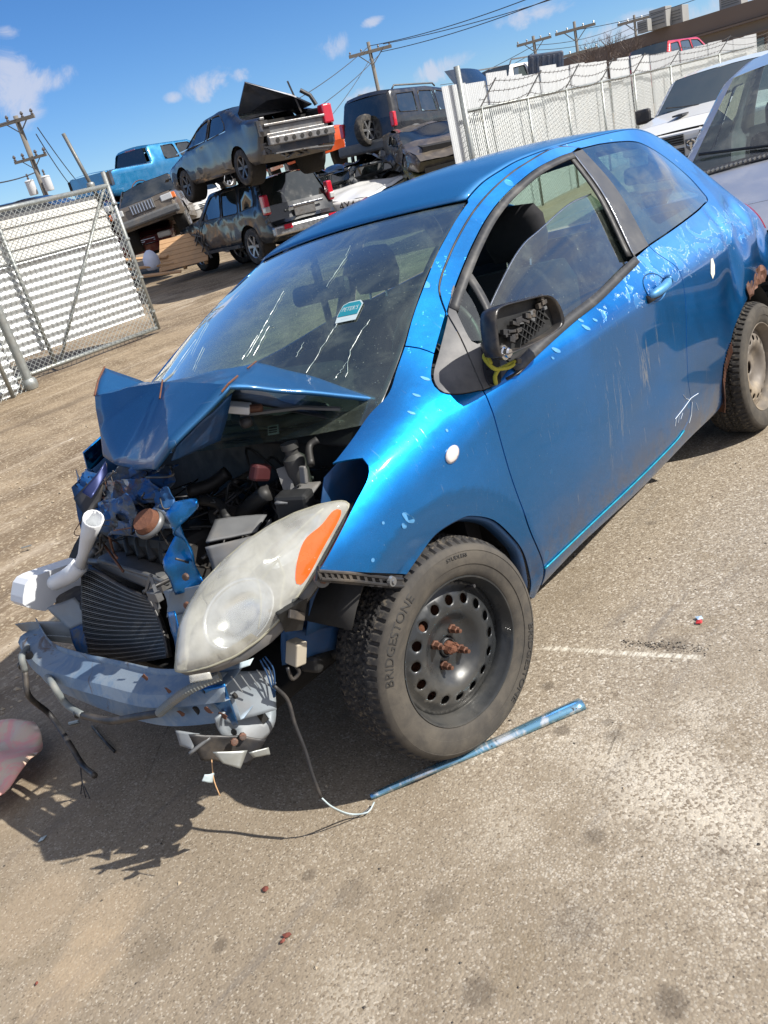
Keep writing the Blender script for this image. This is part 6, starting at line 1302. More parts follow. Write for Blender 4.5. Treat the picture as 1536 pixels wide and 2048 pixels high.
for (u0,v0,u1,v1) in ((0,0,0,1),(1,0,1,1),(0,0,1,0)):
    MB().tube([cond(u0+(u1-u0)*t/10,v0+(v1-v0)*t/10)+Vector((-.004,0,0)) for t in range(11)],.006,6).build('condenser_frame',M['black'],cb,smooth=True)
# oil cap
oc=MB().lathe([(0,.03),(.030,.03),(.033,.026),(.036,.012)],(-0.425,-0.300,0.852),(-.55,-.2,.8),24).build('oil_cap',M['rust'],root,smooth=True,autos=40); MB().lathe([(.037,.014),(.042,.010),(.042,.0),(.036,-.003)],(-0.425,-0.300,0.852),(-.55,-.2,.8),24).build('cap_ring',M['enggrey'],oc,smooth=True)
# crumpled slam panel: many folded plates
R=random.Random(21)
cr0=[(-0.260,0.309,0.931),(-0.280,-0.251,0.954),(-0.400,-0.360,0.829),(-0.400,0.134,0.767)]
base=sheet('slam_panel',cr0,M['crumpled'],34,.050,11,.003,fr=8,sharp=26)
plates=[([(-0.330,0.006,0.930),(-0.340,-0.225,0.944),(-0.360,-0.293,0.891),(-0.380,-0.072,0.863)],M['crumpled']),([(-0.370,0.042,0.870),(-0.380,-0.174,0.918),(-0.400,-0.250,0.844),(-0.400,0.015,0.799)],M['bluegrey']),([(-0.360,-0.233,0.911),(-0.350,-0.335,0.922),(-0.390,-0.355,0.845),(-0.400,-0.286,0.853)],M['blueinner']),([(-0.380,0.122,0.807),(-0.400,-0.104,0.859),(-0.410,-0.058,0.793),(-0.410,0.091,0.758)],M['crumpled'])]
for i,(p,m_) in enumerate(plates):
    m_=M['crumpled'] if m_ is M['bluegrey'] else m_; sheet('folded_plate',p,m_,18,.028,30+i,.002,fr=11,sharp=26)
for i in range(9):
    u,v=R.random(),R.random(); a,b,c,d=[Vector(p) for p in cr0]; p=a*(1-u)*(1-v)+b*u*(1-v)+c*u*v+d*(1-u)*v+Vector((-.02,0,.0)); e=Vector((R.gauss(0,.02),R.gauss(0,.05),R.gauss(0,.03)))
    sheet('torn_strip',[p,p+e,p+e+Vector((R.gauss(0,.01),R.gauss(0,.015),.02)),p+Vector((0,.01,.025))],R.choice((M['crumpled'],M['crumpled'],M['blueinner'],M['engdark'])),3,.01,i,.002)
for i in range(10):
    p=Vector((-0.340,-0.030,0.935))+Vector((R.uniform(-.06,.05),R.uniform(-.3,.12),R.uniform(-.1,.04))); tubeP('loose_cable',[p,p+Vector((R.gauss(0,.03),R.gauss(0,.04),R.gauss(-.02,.01))),p+Vector((R.gauss(0,.04),R.gauss(0,.08),R.gauss(-.03,.04)))],R.uniform(.0015,.0035),M['black'],5)
# upright blue tie bar, torn
tb=path([(-0.420,-0.463,0.923)[1:],(-0.420,-0.520,0.912)[1:],(-0.420,-0.473,0.846)[1:]][:2],[(-0.420,-0.520,0.912)[1:],(-0.420,-0.412,0.822)[1:],(-0.420,-0.407,0.759)[1:],(-0.420,-0.386,0.701)[1:],(-0.420,-0.410,0.686)[1:]],[(-0.420,-0.410,0.686)[1:],(-0.420,-0.244,0.647)[1:]],[(-0.420,-0.244,0.647)[1:],(-0.420,-0.329,0.767)[1:],(-0.420,-0.409,0.869)[1:],(-0.420,-0.463,0.923)[1:]],step=.012)
P2,F2=fill(tb,(),.012); mkobj('tie_bar',[(-.42-.025*math.cos((y+.1)*55)-.012*noise.noise(Vector((y*20,z*20,3))),y,z) for y,z in P2],[tuple(f) for f in F2],M['blue'],root,smooth=True,autos=30,solid=.004)
sheet('tie_bar_flange',[(-0.440,-0.272,0.662),(-0.430,-0.436,0.698),(-0.450,-0.362,0.620),(-0.450,-0.231,0.586)],M['bluegrey'],8,.006,41); sheet('tie_bar_flange',[(-0.470,-0.291,0.622),(-0.470,-0.329,0.632),(-0.490,-0.359,0.548),(-0.490,-0.294,0.521)],M['blue'],6,.006,42)
sheet('lamp_mount',[(-0.400,-0.194,0.637),(-0.360,-0.368,0.680),(-0.420,-0.398,0.556),(-0.450,-0.230,0.483)],M['bluegrey'],8,.012,43)
for (p,) in (((-0.455,-0.429,0.734),),((-0.480,-0.430,0.669),)): MB().lathe([(.010,0),(.009,.006),(.006,.007)],p,(-1,-.3,.2),8,True).build('rusty_bolt',M['rustymetal'],root)
# battery, fuse box, hoses
bc=[((-0.364,-0.400,0.779),(-0.210,-0.400,0.767))]
sheet('battery_cover',[(-0.346,-0.380,0.768),(-0.266,-0.330,0.791),(-0.166,-0.420,0.762),(-0.239,-0.460,0.753)],M['batt'],10,.007,44,.006,fr=6)
sheet('battery_cover',[(-0.354,-0.390,0.760),(-0.240,-0.470,0.748),(-0.320,-0.500,0.701),(-0.364,-0.400,0.686)],M['batt'],10,.009,45,.006,fr=6); sheet('battery_cover',[(-0.240,-0.470,0.748),(-0.175,-0.440,0.758),(-0.215,-0.500,0.703),(-0.320,-0.500,0.701)],M['batt'],8,.006,46,.006)
sheet('fuse_box_lid',[(-0.223,-0.550,0.830),(-0.090,-0.500,0.824),(-0.072,-0.560,0.820),(-0.169,-0.600,0.806)],M['batt'],5,.003,47,.006); MB().bar((-0.191,-0.520,0.799),(-0.153,-0.600,0.789),.06,.08).build('fuse_box',M['engdark'],root,bevel=.01)
tubeP('air_hose',[(-0.172,-0.200,0.786),(-0.162,-0.260,0.745),(-0.149,-0.360,0.789),(-0.142,-0.420,0.817)],.024,M['engdark'],12); tubeP('coolant_hose',[(-0.211,-0.150,0.842),(-0.152,-0.180,0.839),(-0.109,-0.220,0.860)],.020,M['enghose'],12); tubeP('coolant_hose',[(-0.223,-0.220,0.826),(-0.206,-0.280,0.805),(-0.231,-0.330,0.774)],.014,M['engdark'],10)
tubeP('brake_pipe',[(-0.101,-0.580,0.878),(-0.065,-0.550,0.912),(-0.039,-0.560,0.922)],.010,M['enghose'],8); 
rs=MB().lathe([(.0,-.06),(.026,-.058),(.030,-.02),(.030,.02),(.018,.032),(.018,.045),(.024,.046),(.024,.062),(0,.064)],(-0.069,-0.480,0.865),(0,0,1),18).build('fluid_reservoir',simple('brake_fluid_bottle',(.05,.05,.048),.5),root,smooth=True,autos=40)
MB().bar((-0.094,-0.450,0.868),(-0.116,-0.480,0.807),.03,.006).build('strut_bracket',M['enggrey'],root); MB().box((-0.143,-0.420,0.875),(.06,.03,.045),(.3,.4,.2)).build('red_cap',simple('dull_red_plastic',(.06,.012,.014),.6),root,bevel=.008); MB().box((-0.118,-0.560,0.858),(.012,.02,.045),(.1,.2,.1)).build('relay',M['batt'],root,bevel=.003)
def behind(p): return (Vector(p)-Vector((-.60,-.5,.574))).dot(Vector((-.5614,-.4434,.6987)))<-.17
for i in range(70):
    p=Vector((-0.170,-0.380,0.821))+Vector((R.uniform(-.12,.20),R.uniform(-.12,.25),R.uniform(-.14,.0)))
    if not behind(p): continue
    tubeP('engine_hose',[p,p+Vector((R.gauss(0,.05),R.gauss(0,.05),R.gauss(0,.03))),p+Vector((R.gauss(0,.08),R.gauss(0,.08),R.gauss(-.02,.03)))],R.choice((.003,.004,.004,.006,.011)),R.choice((M['engdark'],M['black'],M['black'],M['enghose'])),7)
for i in range(22):
    p=Vector((-0.168,-0.300,0.803))+Vector((R.uniform(-.12,.15),R.uniform(-.1,.3),R.uniform(-.14,.0)))
    if not behind(p): continue
    MB().box(p,(R.uniform(.02,.06),R.uniform(.02,.06),R.uniform(.02,.05)),(R.random(),R.random(),R.random())).build('engine_bracket',R.choice((M['engdark'],M['black'],M['enghose'])),root,bevel=.008)
sheet('far_wing',[(-0.217,0.580,0.800),(-0.096,0.500,0.890),(-0.170,0.520,0.664),(-0.223,0.580,0.690)],M['blueinner'],8,.02,90,.004); MB().box((-.43,0,.33),(.05,.95,.14)).build('shadow_support',M['engdark'],root,bevel=.01)  # far wing and unseen lower support added to fill out the nose shadow
for i in range(46):
    p=Vector((-0.192,-0.360,0.816))+Vector((R.uniform(-.14,.16),R.uniform(-.10,.36),R.uniform(-.10,.04)))
    if not behind(p): continue
    tubeP('wiring',[p,p+Vector((R.gauss(0,.04),R.gauss(0,.06),R.gauss(-.01,.02))),p+Vector((R.gauss(0,.07),R.gauss(0,.10),R.gauss(-.03,.02)))],R.choice((.0015,.002,.003)),R.choice((M['black'],M['engdark'],M['greyplastic'],M['enghose'])),5)
    if i%2: MB().lathe([(.009,-.003),(.011,0),(.009,.003)],p,(R.gauss(0,1),R.gauss(0,1),R.random()),10,True).build('hose_clamp',M['enggrey'],root)
for i in range(30):
    u,v=R.random(),R.random(); a,b,c,d=[Vector(p) for p in cr0]; p=a*(1-u)*(1-v)+b*u*(1-v)+c*u*v+d*(1-u)*v+Vector((-.03,0,.0)); tubeP('wiring',[p,p+Vector((R.gauss(0,.015),R.gauss(0,.05),R.gauss(-.01,.02))),p+Vector((R.gauss(0,.02),R.gauss(0,.07),R.gauss(-.04,.03)))],R.choice((.0015,.002,.004)),R.choice((M['black'],M['engdark'],M['rustymetal'])),5)
# ---------------------------------------------------------------- washer tank and far corner
wt=path([(-0.514,0.500,0.635)[::2],(-0.483,0.500,0.646)[::2],(-0.389,0.500,0.633)[::2],(-0.310,0.500,0.619)[::2]],[(-0.310,0.500,0.619)[::2],(-0.334,0.500,0.545)[::2]],[(-0.334,0.500,0.545)[::2],(-0.452,0.500,0.534)[::2],(-0.485,0.500,0.521)[::2],(-0.537,0.500,0.564)[::2],(-0.544,0.500,0.587)[::2],(-0.514,0.500,0.635)[::2]],step=.02)
P2,F2=fill(wt,(),.02); n0=len(P2); mkobj('washer_tank',[(x,.50,z) for x,z in P2],[tuple(f) for f in F2],M['tank'],root,smooth=False,solid=.10,offset=-1,bevel=.012)
nk=MB(); a=Vector((-0.450,0.170,0.706)); b=Vector((-0.450,-0.053,0.870)); nk.tube([a,a.lerp(b,.25),a.lerp(b,.65),b],[.018,.015,.022,.028],14,cap=False).build('filler_neck',M['tank'],root,smooth=True,solid=.002)
sheet('far_wing_liner',[(-0.400,0.152,0.904),(-0.300,0.065,0.972),(-0.360,0.080,0.864),(-0.420,0.075,0.853)],M['black'],6,.01,51,.004); sheet('far_wing_edge',[(-0.410,0.040,0.927),(-0.310,0.043,0.976),(-0.320,0.042,0.944),(-0.410,0.001,0.913)],simple('purple_blue_steel',(.02,.03,.10),.4,.5),5,.006,52)
sheet('far_lamp_bracket',[(-0.588,0.520,0.529),(-0.469,0.350,0.499),(-0.491,0.330,0.432),(-0.577,0.520,0.496)],M['bluegrey'],8,.008,53); sheet('far_lamp_bracket',[(-0.572,0.450,0.494),(-0.499,0.330,0.456),(-0.497,0.330,0.427),(-0.557,0.420,0.465)],M['bluegrey'],6,.004,54)
sheet('far_rail_end',[(-0.506,0.420,0.558),(-0.439,0.350,0.565),(-0.444,0.280,0.495),(-0.503,0.330,0.486)],M['bluegrey'],8,.012,55); sheet('far_rail_end',[(-0.513,0.300,0.497),(-0.455,0.250,0.507),(-0.510,0.240,0.415),(-0.531,0.280,0.420)],M['crumpled'],8,.014,56)
tubeP('far_hose',[(-0.360,0.245,0.704),(-0.380,0.270,0.677),(-0.380,0.182,0.676)],.012,M['enggrey'],8)
tubeP('tank_shoulder',[Vector((-0.450,0.170,0.706)),Vector((-0.470,0.223,0.678)),Vector((-0.445,0.440,0.613))],.026,M['tank'],12)
# latch on the condenser
MB().bar((-0.470,-0.282,0.731),(-0.480,-0.296,0.687),.008).build('latch',M['enggrey'],root); MB().bar((-0.470,-0.287,0.732),(-0.480,-0.250,0.689),.007).build('latch',M['enggrey'],root); MB().box((-0.480,-0.283,0.676),(.02,.045,.028)).build('latch_block',M['enggrey'],root,bevel=.003); MB().bar((-0.480,-0.268,0.662),(-0.480,-0.269,0.635),.02,.01).build('latch_hook',M['enggrey'],root,bevel=.002)
# ---------------------------------------------------------------- bumper beam
tr_=[(-0.592,0.500,0.492),(-0.640,0.310,0.467),(-0.651,0.100,0.475),(-0.624,-0.100,0.466),(-0.607,-0.300,0.470),(-0.553,-0.460,0.480),(-0.528,-0.545,0.493)]
br_=[(-0.612,0.490,0.451),(-0.633,0.420,0.410),(-0.657,0.290,0.384),(-0.661,0.140,0.381),(-0.657,-0.050,0.378),(-0.644,-0.220,0.377),(-0.619,-0.380,0.383),(-0.538,-0.550,0.389)]
n_=40; T_=[Vector(p) for p in resample(crv(tr_,8),sum((Vector(a)-Vector(b)).length for a,b in zip(tr_,tr_[1:]))/n_)][:n_+1]; B_=[Vector(p) for p in resample(crv(br_,8),sum((Vector(a)-Vector(b)).length for a,b in zip(br_,br_[1:]))/n_)][:n_+1]; m_=min(len(T_),len(B_)); rows=[]
for i in range(m_):
    t,b=T_[i],B_[i]; k=Vector((.062,0,.012)); rows.append([tuple(q) for q in (t+k*1.0+Vector((0,0,.016)),t+k*.95,t+k*.5+Vector((0,0,-.004)),t+Vector((.006,0,0)),t.lerp(b,.05)+Vector((-.004,0,0)),t.lerp(b,.34)+Vector((-.012,0,0)),t.lerp(b,.40)+Vector((.012,0,0)),t.lerp(b,.75)+Vector((.013,0,0)),t.lerp(b,.97)+Vector((.012,0,0)),b+Vector((.022,0,0)),b+k*.95)])
bb=patch(rows,'bumper_beam',M['beamm'],root,smooth=True,autos=28,solid=.003)
def onbeam(px,py): return None
for p,r in (((-0.575,-0.435,0.420),.013),((-0.556,-0.485,0.393),.010),((-0.558,-0.481,0.478),.007),((-0.526,-0.555,0.459),.008)):
    MB().lathe([(r,-.003),(r*.9,.004),(0,.004)],Vector(p)+Vector((.008,0,0)),(-1,0,0),14).build('beam_hole',M['under'],bb)
for p in ((-0.583,-0.413,0.428),(-0.553,-0.494,0.434),(-0.603,-0.352,0.531),(-0.586,-0.405,0.493),(-0.538,-0.527,0.418)):
    R2=random.Random(int(abs(p[1])*1000)); pts=[(p[0]-.012,p[1]+R2.uniform(.008,.022)*math.cos(a),p[2]+R2.uniform(.004,.012)*math.sin(a)) for a in [k*.7 for k in range(9)]]; mkobj('rust_spot',pts,[tuple(range(9))],M['rust'],bb,solid=.0015)
sheet('beam_end_cap',[(-0.560,-0.476,0.490),(-0.529,-0.548,0.497),(-0.532,-0.541,0.382),(-0.538,-0.528,0.379)],M['blue'],8,.002,61,.003)
# lower crash structure
def cutout(nm,px,mat,yv=None,hl=(),solid=.004,step=.012): pass
lb_=[(-0.498,-0.530,0.514),(-0.429,-0.560,0.488),(-0.419,-0.580,0.428),(-0.442,-0.585,0.400),(-0.481,-0.580,0.338),(-0.526,-0.560,0.321),(-0.556,-0.540,0.346),(-0.578,-0.520,0.386),(-0.528,-0.520,0.445)]
sheet('crash_bracket',[(-0.503,-0.500,0.504),(-0.395,-0.560,0.451),(-0.443,-0.580,0.371),(-0.553,-0.520,0.390)],M['bluegrey'],12,.003,62,.004)
P2,F2=fill(path([p[::2] for p in [(-0.570,-0.530,0.420),(-0.502,-0.530,0.415),(-0.422,-0.530,0.388),(-0.407,-0.530,0.355)]],[p[::2] for p in [(-0.407,-0.530,0.355),(-0.446,-0.530,0.313),(-0.487,-0.530,0.298),(-0.530,-0.530,0.313),(-0.566,-0.530,0.358),(-0.570,-0.530,0.420)]],step=.015),(circle((-0.458,-0.530,0.353)[::2],.016,4,.8,.026),circle((-0.541,-0.530,0.361)[::2],.008,12)),.014)
cbk=mkobj('tow_bracket',[(x,-.53-.015*math.cos(z*40),z) for x,z in P2],[tuple(f) for f in F2],M['bluegrey'],root,smooth=True,autos=30,solid=.006)
for p in ((-0.565,-0.555,0.359),(-0.540,-0.555,0.356),(-0.524,-0.555,0.324)): MB().lathe([(.010,0),(.009,.008),(.005,.009)],p,(-.3,-1,.4),8,True).build('rusty_bolt',M['rustymetal'],cbk)
for k in range(6): MB().bar((-0.522,-0.560,0.522),(-0.522,-0.560,0.522),.001) if False else None
for k in range(5):
    a=Vector((-0.511,-0.560,0.512)).lerp(Vector((-0.427,-0.575,0.483)),k/4); MB().bar(a,a+Vector((.012,0,-.055)),.004,.004).build('bracket_rib',M['bluegrey'],root,bevel=.002)
sheet('splash_shield',[(-0.639,-0.500,0.419),(-0.500,-0.580,0.325),(-0.552,-0.560,0.281),(-0.636,-0.500,0.343)],M['black'],10,.012,64,.004); sheet('shield_edge',[(-0.622,-0.550,0.370),(-0.553,-0.580,0.333),(-0.589,-0.580,0.305),(-0.615,-0.560,0.334)],M['galv'],7,.006,65,.003); sheet('shield_edge',[(-0.556,-0.585,0.330),(-0.513,-0.600,0.316),(-0.516,-0.600,0.298),(-0.551,-0.585,0.311)],M['galv'],5,.006,66,.003)
sheet('beam_foot',[(-0.628,-0.420,0.399),(-0.593,-0.460,0.376),(-0.626,-0.460,0.353),(-0.632,-0.420,0.357)],M['bluegrey'],6,.004,67,.004); tubeP('shield_strut',[(-0.600,-0.520,0.388),(-0.654,-0.500,0.375)],.005,M['enggrey'],6)
MB().box((-0.358,-0.620,0.491),(.036,.04,.06),(.2,.3,.1)).build('connector_block',simple('tan_connector',(.38,.34,.27),.6),root,bevel=.004)
tubeP('hanging_loop',[(-0.373,-0.620,0.464),(-0.370,-0.620,0.440),(-0.388,-0.610,0.431),(-0.390,-0.610,0.466)],.005,M['black'],7)
for k in range(3): 
    off=Vector((.008*k,0,0)); tubeP('blue_wire',[Vector((-0.435,-0.580,0.511))+off,Vector((-0.434,-0.585,0.468))+off*1.3,Vector((-0.442,-0.590,0.409))+off*.2],.0022,M['blueinner'],5)
sheet('inner_rail',[(-0.341,-0.560,0.535),(-0.190,-0.600,0.464),(-0.231,-0.600,0.413),(-0.369,-0.560,0.450)],M['blueinner'],6,.010,68)
tubeP('axle_end',[(-0.247,-0.500,0.373),(-0.223,-0.550,0.383),(-0.208,-0.600,0.399)],.016,M['engdark'],10); MB().box((-0.247,-0.550,0.395),(.12,.06,.05),(.1,.2,.3)).build('lower_arm',M['engdark'],root,bevel=.012)
# bumper retainer rail under the wing
sil=[(-0.334,-0.776,0.712),(-0.268,-0.798,0.673),(-0.155,-0.794,0.597),(-0.112,-0.792,0.570)]
sl=MB(); sl.tube([Vector(p)+Vector((0,-.004,.008)) for p in sil],.004,6); sl.tube([Vector(p)+Vector((0,-.004,-.012)) for p in sil],.004,6)
ret=sl.build('bumper_retainer',M['black'],root)
for k in range(15):
    t=k/14*2.7; i=int(min(t,2)); p=Vector(sil[i]).lerp(Vector(sil[i+1]),t-i); MB().bar(p+Vector((0,-.004,.008)),p+Vector((0,-.004,-.012)),.003,.008).build('retainer_rib',M['black'],ret)
mb=MB(); mb.bar(Vector(sil[0])+Vector((0,.006,0)),Vector(sil[3])+Vector((0,.006,0)),.008,.034); mb.build('retainer_back',M['black'],ret)
MB().lathe([(.014,0),(.012,.008),(.006,.008),(.005,.012)],Vector(sil[2])+Vector((0,-.006,0)),(0,-1,0),14,True).build('retainer_clip',M['greyplastic'],ret); MB().lathe([(.018,-.01),(.018,.004),(0,.006)],(-0.306,-0.745,0.678),(-.4,-1,0),14).build('lamp_boss',M['greyplastic'],ret); MB().lathe([(.008,0),(.007,.01)],(-0.311,-0.752,0.681),(-.4,-1,0),6,True).build('rusty_bolt',M['rustymetal'],ret)
# ---------------------------------------------------------------- headlamp
HN=Vector((-.5614,-.4434,.6987))
hl=[(-0.602,-0.496,0.574),(-0.573,-0.479,0.609),(-0.534,-0.463,0.650),(-0.501,-0.463,0.678),(-0.447,-0.472,0.714),(-0.386,-0.499,0.747),(-0.325,-0.534,0.774),(-0.270,-0.574,0.792),(-0.222,-0.617,0.803),(-0.181,-0.663,0.807),(-0.151,-0.705,0.805),(-0.144,-0.725,0.797),(-0.167,-0.730,0.776),(-0.182,-0.730,0.764),(-0.230,-0.722,0.730),(-0.286,-0.712,0.691),(-0.337,-0.697,0.660),(-0.407,-0.672,0.620),(-0.458,-0.647,0.595),(-0.510,-0.611,0.577),(-0.552,-0.568,0.569),(-0.590,-0.522,0.568)]
hA=Vector(hl[0]); hU=(Vector(hl[11])-hA).normalized(); hVv=HN.cross(hU).normalized()
def h2(p): d=Vector(p)-hA; return (d.dot(hU),d.dot(hVv))
def h3(u,v,w=0): return tuple(hA+hU*u+hVv*v+HN*w)
ho=resample([h2(p) for p in hl],.010,True); ho=resample(crv(ho[::2],3,True),.010,True)
def bulge(d,h,w): t=np.clip(d/w,0,1); return h*np.sqrt(np.maximum(1-(1-t)**2,0))
P2,F2=fill(ho,(),.010); d=segdist(P2[:,0],P2[:,1],ho); w=bulge(d,.042,.085)
if Vector(h3(0,0,1)).x>0: pass
def hazelens():
    m=MT('hazed_lens'); df=m.node('ShaderNodeBsdfDiffuse'); tl=m.node('ShaderNodeBsdfTransparent'); gl=m.node('ShaderNodeBsdfGlossy'); gl.inputs['Roughness'].default_value=.09
    n=m.noise(7,6,.6,dist=.6); X=m.sepxyz(); c=m.mix(m.ramp(n,.35,.7),(.86,.85,.76),(.92,.92,.88)); m.l.new(c,df.inputs[0]); tl.inputs[0].default_value=(.96,.96,.91,1)
    a=m.node('ShaderNodeMixShader'); m.l.new(m.ramp(m.noise(4.5,5,.55,dist=.5),.3,.7,.16,.50),a.inputs[0]); m.l.new(tl.outputs[0],a.inputs[1]); m.l.new(df.outputs[0],a.inputs[2])
    fr=m.node('ShaderNodeLayerWeight'); fr.inputs[0].default_value=.25; b=m.node('ShaderNodeMixShader'); m.l.new(m.math('ADD',m.math('MULTIPLY',fr.outputs['Fresnel'],.6),.02,clamp=True),b.inputs[0]); m.l.new(a.outputs[0],b.inputs[1]); m.l.new(gl.outputs[0],b.inputs[2]); m.l.new(b.outputs[0],m.out.inputs['Surface']); return m.m
M['hazelens']=hazelens()
lamp=mkobj('headlamp',[h3(u,v,q) for (u,v),q in zip(P2,w)],[tuple(f) for f in F2],M['hazelens'],root,smooth=True)
# housing bowl behind
P3,F3=fill(ho,(),.014); d=segdist(P3[:,0],P3[:,1],ho); dd=-bulge(d,.060,.05)-.004
mkobj('lamp_housing',[h3(u,v,q) for (u,v),q in zip(P3,dd)],[tuple(f) for f in F3],simple('lamp_bezel',(.62,.62,.57),.35,.3,.08,6),lamp,smooth=True)
rim=[h3(u,v,-.001) for u,v in ho]; MB().tube(rim+[rim[0]],.0035,6,cap=False).build('lens_rim',simple('yellowed_rim',(.30,.29,.22),.35),lamp,smooth=True)
def on(u,v,off):
    d=float(segdist(np.array([u]),np.array([v]),ho)[0]); return h3(u,v,float(bulge(np.array([d]),.042,.085)[0])+off)
for nm_,A_,B_ in (('bezel_shade',[(-0.600,-0.496,0.577),(-0.573,-0.480,0.608),(-0.535,-0.465,0.649),(-0.499,-0.465,0.677),(-0.446,-0.475,0.714),(-0.407,-0.491,0.735)],[(-0.574,-0.521,0.582),(-0.548,-0.503,0.614),(-0.515,-0.489,0.649),(-0.481,-0.487,0.678),(-0.441,-0.494,0.705),(-0.407,-0.506,0.726)]),('bezel_shade',[(-0.589,-0.521,0.569),(-0.551,-0.567,0.571),(-0.508,-0.610,0.578),(-0.456,-0.646,0.597)],[(-0.572,-0.525,0.581),(-0.540,-0.565,0.581),(-0.502,-0.600,0.589),(-0.457,-0.633,0.604)])):
    A2_=[h2(p) for p in A_]; B2_=[h2(p) for p in B_]; rows=[[on(a[0]+(b[0]-a[0])*k/4,a[1]+(b[1]-a[1])*k/4,-.006) for k in range(5)] for a,b in zip(crv(A2_,4),crv(B2_,4))]; patch(rows,nm_,simple('shaded_bezel',(.30,.28,.22),.5),lamp,smooth=True)  # dark strip inside the lens edge, shade painted as colour
dm=[h2(p) for p in ((-0.410,-0.506,0.722),(-0.380,-0.546,0.721),(-0.365,-0.589,0.707),(-0.382,-0.620,0.673),(-0.411,-0.639,0.638),(-0.443,-0.644,0.608))]
MB().tube([on(a,b,-.004) for a,b in resample(crv(dm,6),.006)],.0022,6).build('dome_edge',simple('dome_edge',(.42,.44,.42),.3),lamp,smooth=True)
# main reflector dish, the projector glass and the ridged indicator bowl
cc=h2((-0.445,-0.583,0.646)); M['reflector']=simple('reflector',(.72,.75,.78),.24,1,.03)
mb=MB(); ring_=[(.104,.008),(.100,.010),(.094,.0),(.080,-.022),(.055,-.040),(.025,-.050),(.0,-.052)]
rows=[]; 
for (r,h) in ring_: rows.append([h3(cc[0]+r*.92*math.cos(a),cc[1]+r*.74*math.sin(a),h) for a in [2*math.pi*k/40 for k in range(41)]])
patch(rows,'reflector',M['reflector'],lamp,smooth=True)
cc2=h2((-0.273,-0.637,0.750)); rows=[]
for k,(r,h) in enumerate([(.085,.006),(.080,.004),(.06,-.015),(.03,-.03),(0.004,-.034)]): rows.append([h3(cc2[0]+r*1.05*math.cos(a),cc2[1]+r*.46*math.sin(a),h) for a in [2*math.pi*q/32 for q in range(33)]])
patch(rows,'upper_reflector',M['reflector'],lamp,smooth=True)
M['flute']=simple('lens_flute_plastic',(.40,.40,.33),.4)
FL=[((-0.368,-0.524,0.745),(-0.264,-0.590,0.787),0.0022),((-0.368,-0.568,0.717),(-0.246,-0.643,0.768),0.0012),((-0.365,-0.584,0.709),(-0.242,-0.658,0.761),0.0012),((-0.361,-0.599,0.703),(-0.238,-0.670,0.757),0.0012),((-0.356,-0.613,0.699),(-0.230,-0.677,0.759),0.0012),((-0.395,-0.520,0.726),(-0.304,-0.574,0.765),0.0010),((-0.406,-0.514,0.721),(-0.317,-0.568,0.758),0.0010),((-0.386,-0.525,0.730),(-0.291,-0.582,0.770),0.0010),((-0.315,-0.625,0.724),(-0.185,-0.684,0.791),0.0028),((-0.367,-0.617,0.687),(-0.318,-0.635,0.715),0.0028),((-0.318,-0.635,0.715),(-0.335,-0.661,0.685),0.0028),((-0.335,-0.661,0.685),(-0.401,-0.673,0.624),0.0024)]
for a,b,r in FL:
    p,q=h2(a),h2(b); MB().tube([on(p[0]+(q[0]-p[0])*k/8,p[1]+(q[1]-p[1])*k/8,-.007) for k in range(9)],r,5).build('lens_flute',M['flute'],lamp)
am=[h2(p) for p in ((-0.167,-0.722,0.781),(-0.188,-0.724,0.763),(-0.246,-0.714,0.722),(-0.294,-0.707,0.689),(-0.328,-0.696,0.668),(-0.329,-0.686,0.674),(-0.296,-0.677,0.705),(-0.257,-0.677,0.737),(-0.215,-0.698,0.758),(-0.179,-0.710,0.780))]
am=resample(crv(am,5,True),.008,True); P2,F2=fill(am,(),.010); d=segdist(P2[:,0],P2[:,1],ho); w=bulge(d,.042,.085)+.0012
mkobj('turn_signal',[h3(u,v,q) for (u,v),q in zip(P2,w)],[tuple(f) for f in F2],simple('orange_lens',(.85,.13,.02),.28,0,.12,20,coat=.8),lamp,smooth=True)
# black back shell, tabs
low=[h2(p) for p in ((-0.144,-0.725,0.797),(-0.182,-0.730,0.764),(-0.286,-0.712,0.691),(-0.337,-0.697,0.660),(-0.407,-0.672,0.620),(-0.458,-0.647,0.595),(-0.510,-0.611,0.577),(-0.552,-0.568,0.569),(-0.590,-0.522,0.568),(-0.602,-0.496,0.574))]
rows=[[h3(u,v,-.002) for u,v in low],[h3(u+.004,v-.012 if True else v,-.030) for u,v in low],[h3(u+.01,v+.006,-.075) for u,v in low],[h3(u+.02,v+.05,-.11) for u,v in low]]
patch(rows,'lamp_back_shell',M['greyplastic'],lamp,smooth=True,autos=40,solid=.003)
mb=MB(); mb.poly([(-0.416,-0.700,0.643),(-0.350,-0.720,0.647),(-0.350,-0.700,0.611),(-0.362,-0.680,0.570),(-0.396,-0.670,0.584)],(.2,1,0),.05).build('lamp_bracket',M['engdark'],lamp,bevel=.004); MB().bar((-0.399,-0.710,0.638),(-0.357,-0.700,0.603),.008,.02).build('lamp_bracket',M['black'],lamp,bevel=.002)
bd=[(351,1341),(353,1300),(360,1250),(374,1216),(403,1168),(430,1138)]; bi=[(378,1328),(380,1290),(385,1248),(398,1212),(420,1172),(444,1144)]
ev=[(374,1343),(422,1331),(470,1311),(518,1278)]; ei=[(384,1326),(425,1317),(468,1298),(510,1270)]; sheet('lamp_tab',[(-0.598,-0.540,0.566),(-0.562,-0.570,0.558),(-0.562,-0.570,0.540),(-0.602,-0.540,0.549)],M['hazelens'],4,.002,70,.003,parent=lamp); sheet('lamp_tab',[(-0.509,-0.620,0.560),(-0.483,-0.640,0.560),(-0.499,-0.640,0.551),(-0.517,-0.620,0.548)],M['stwhite'],4,.003,71,.002,parent=lamp)
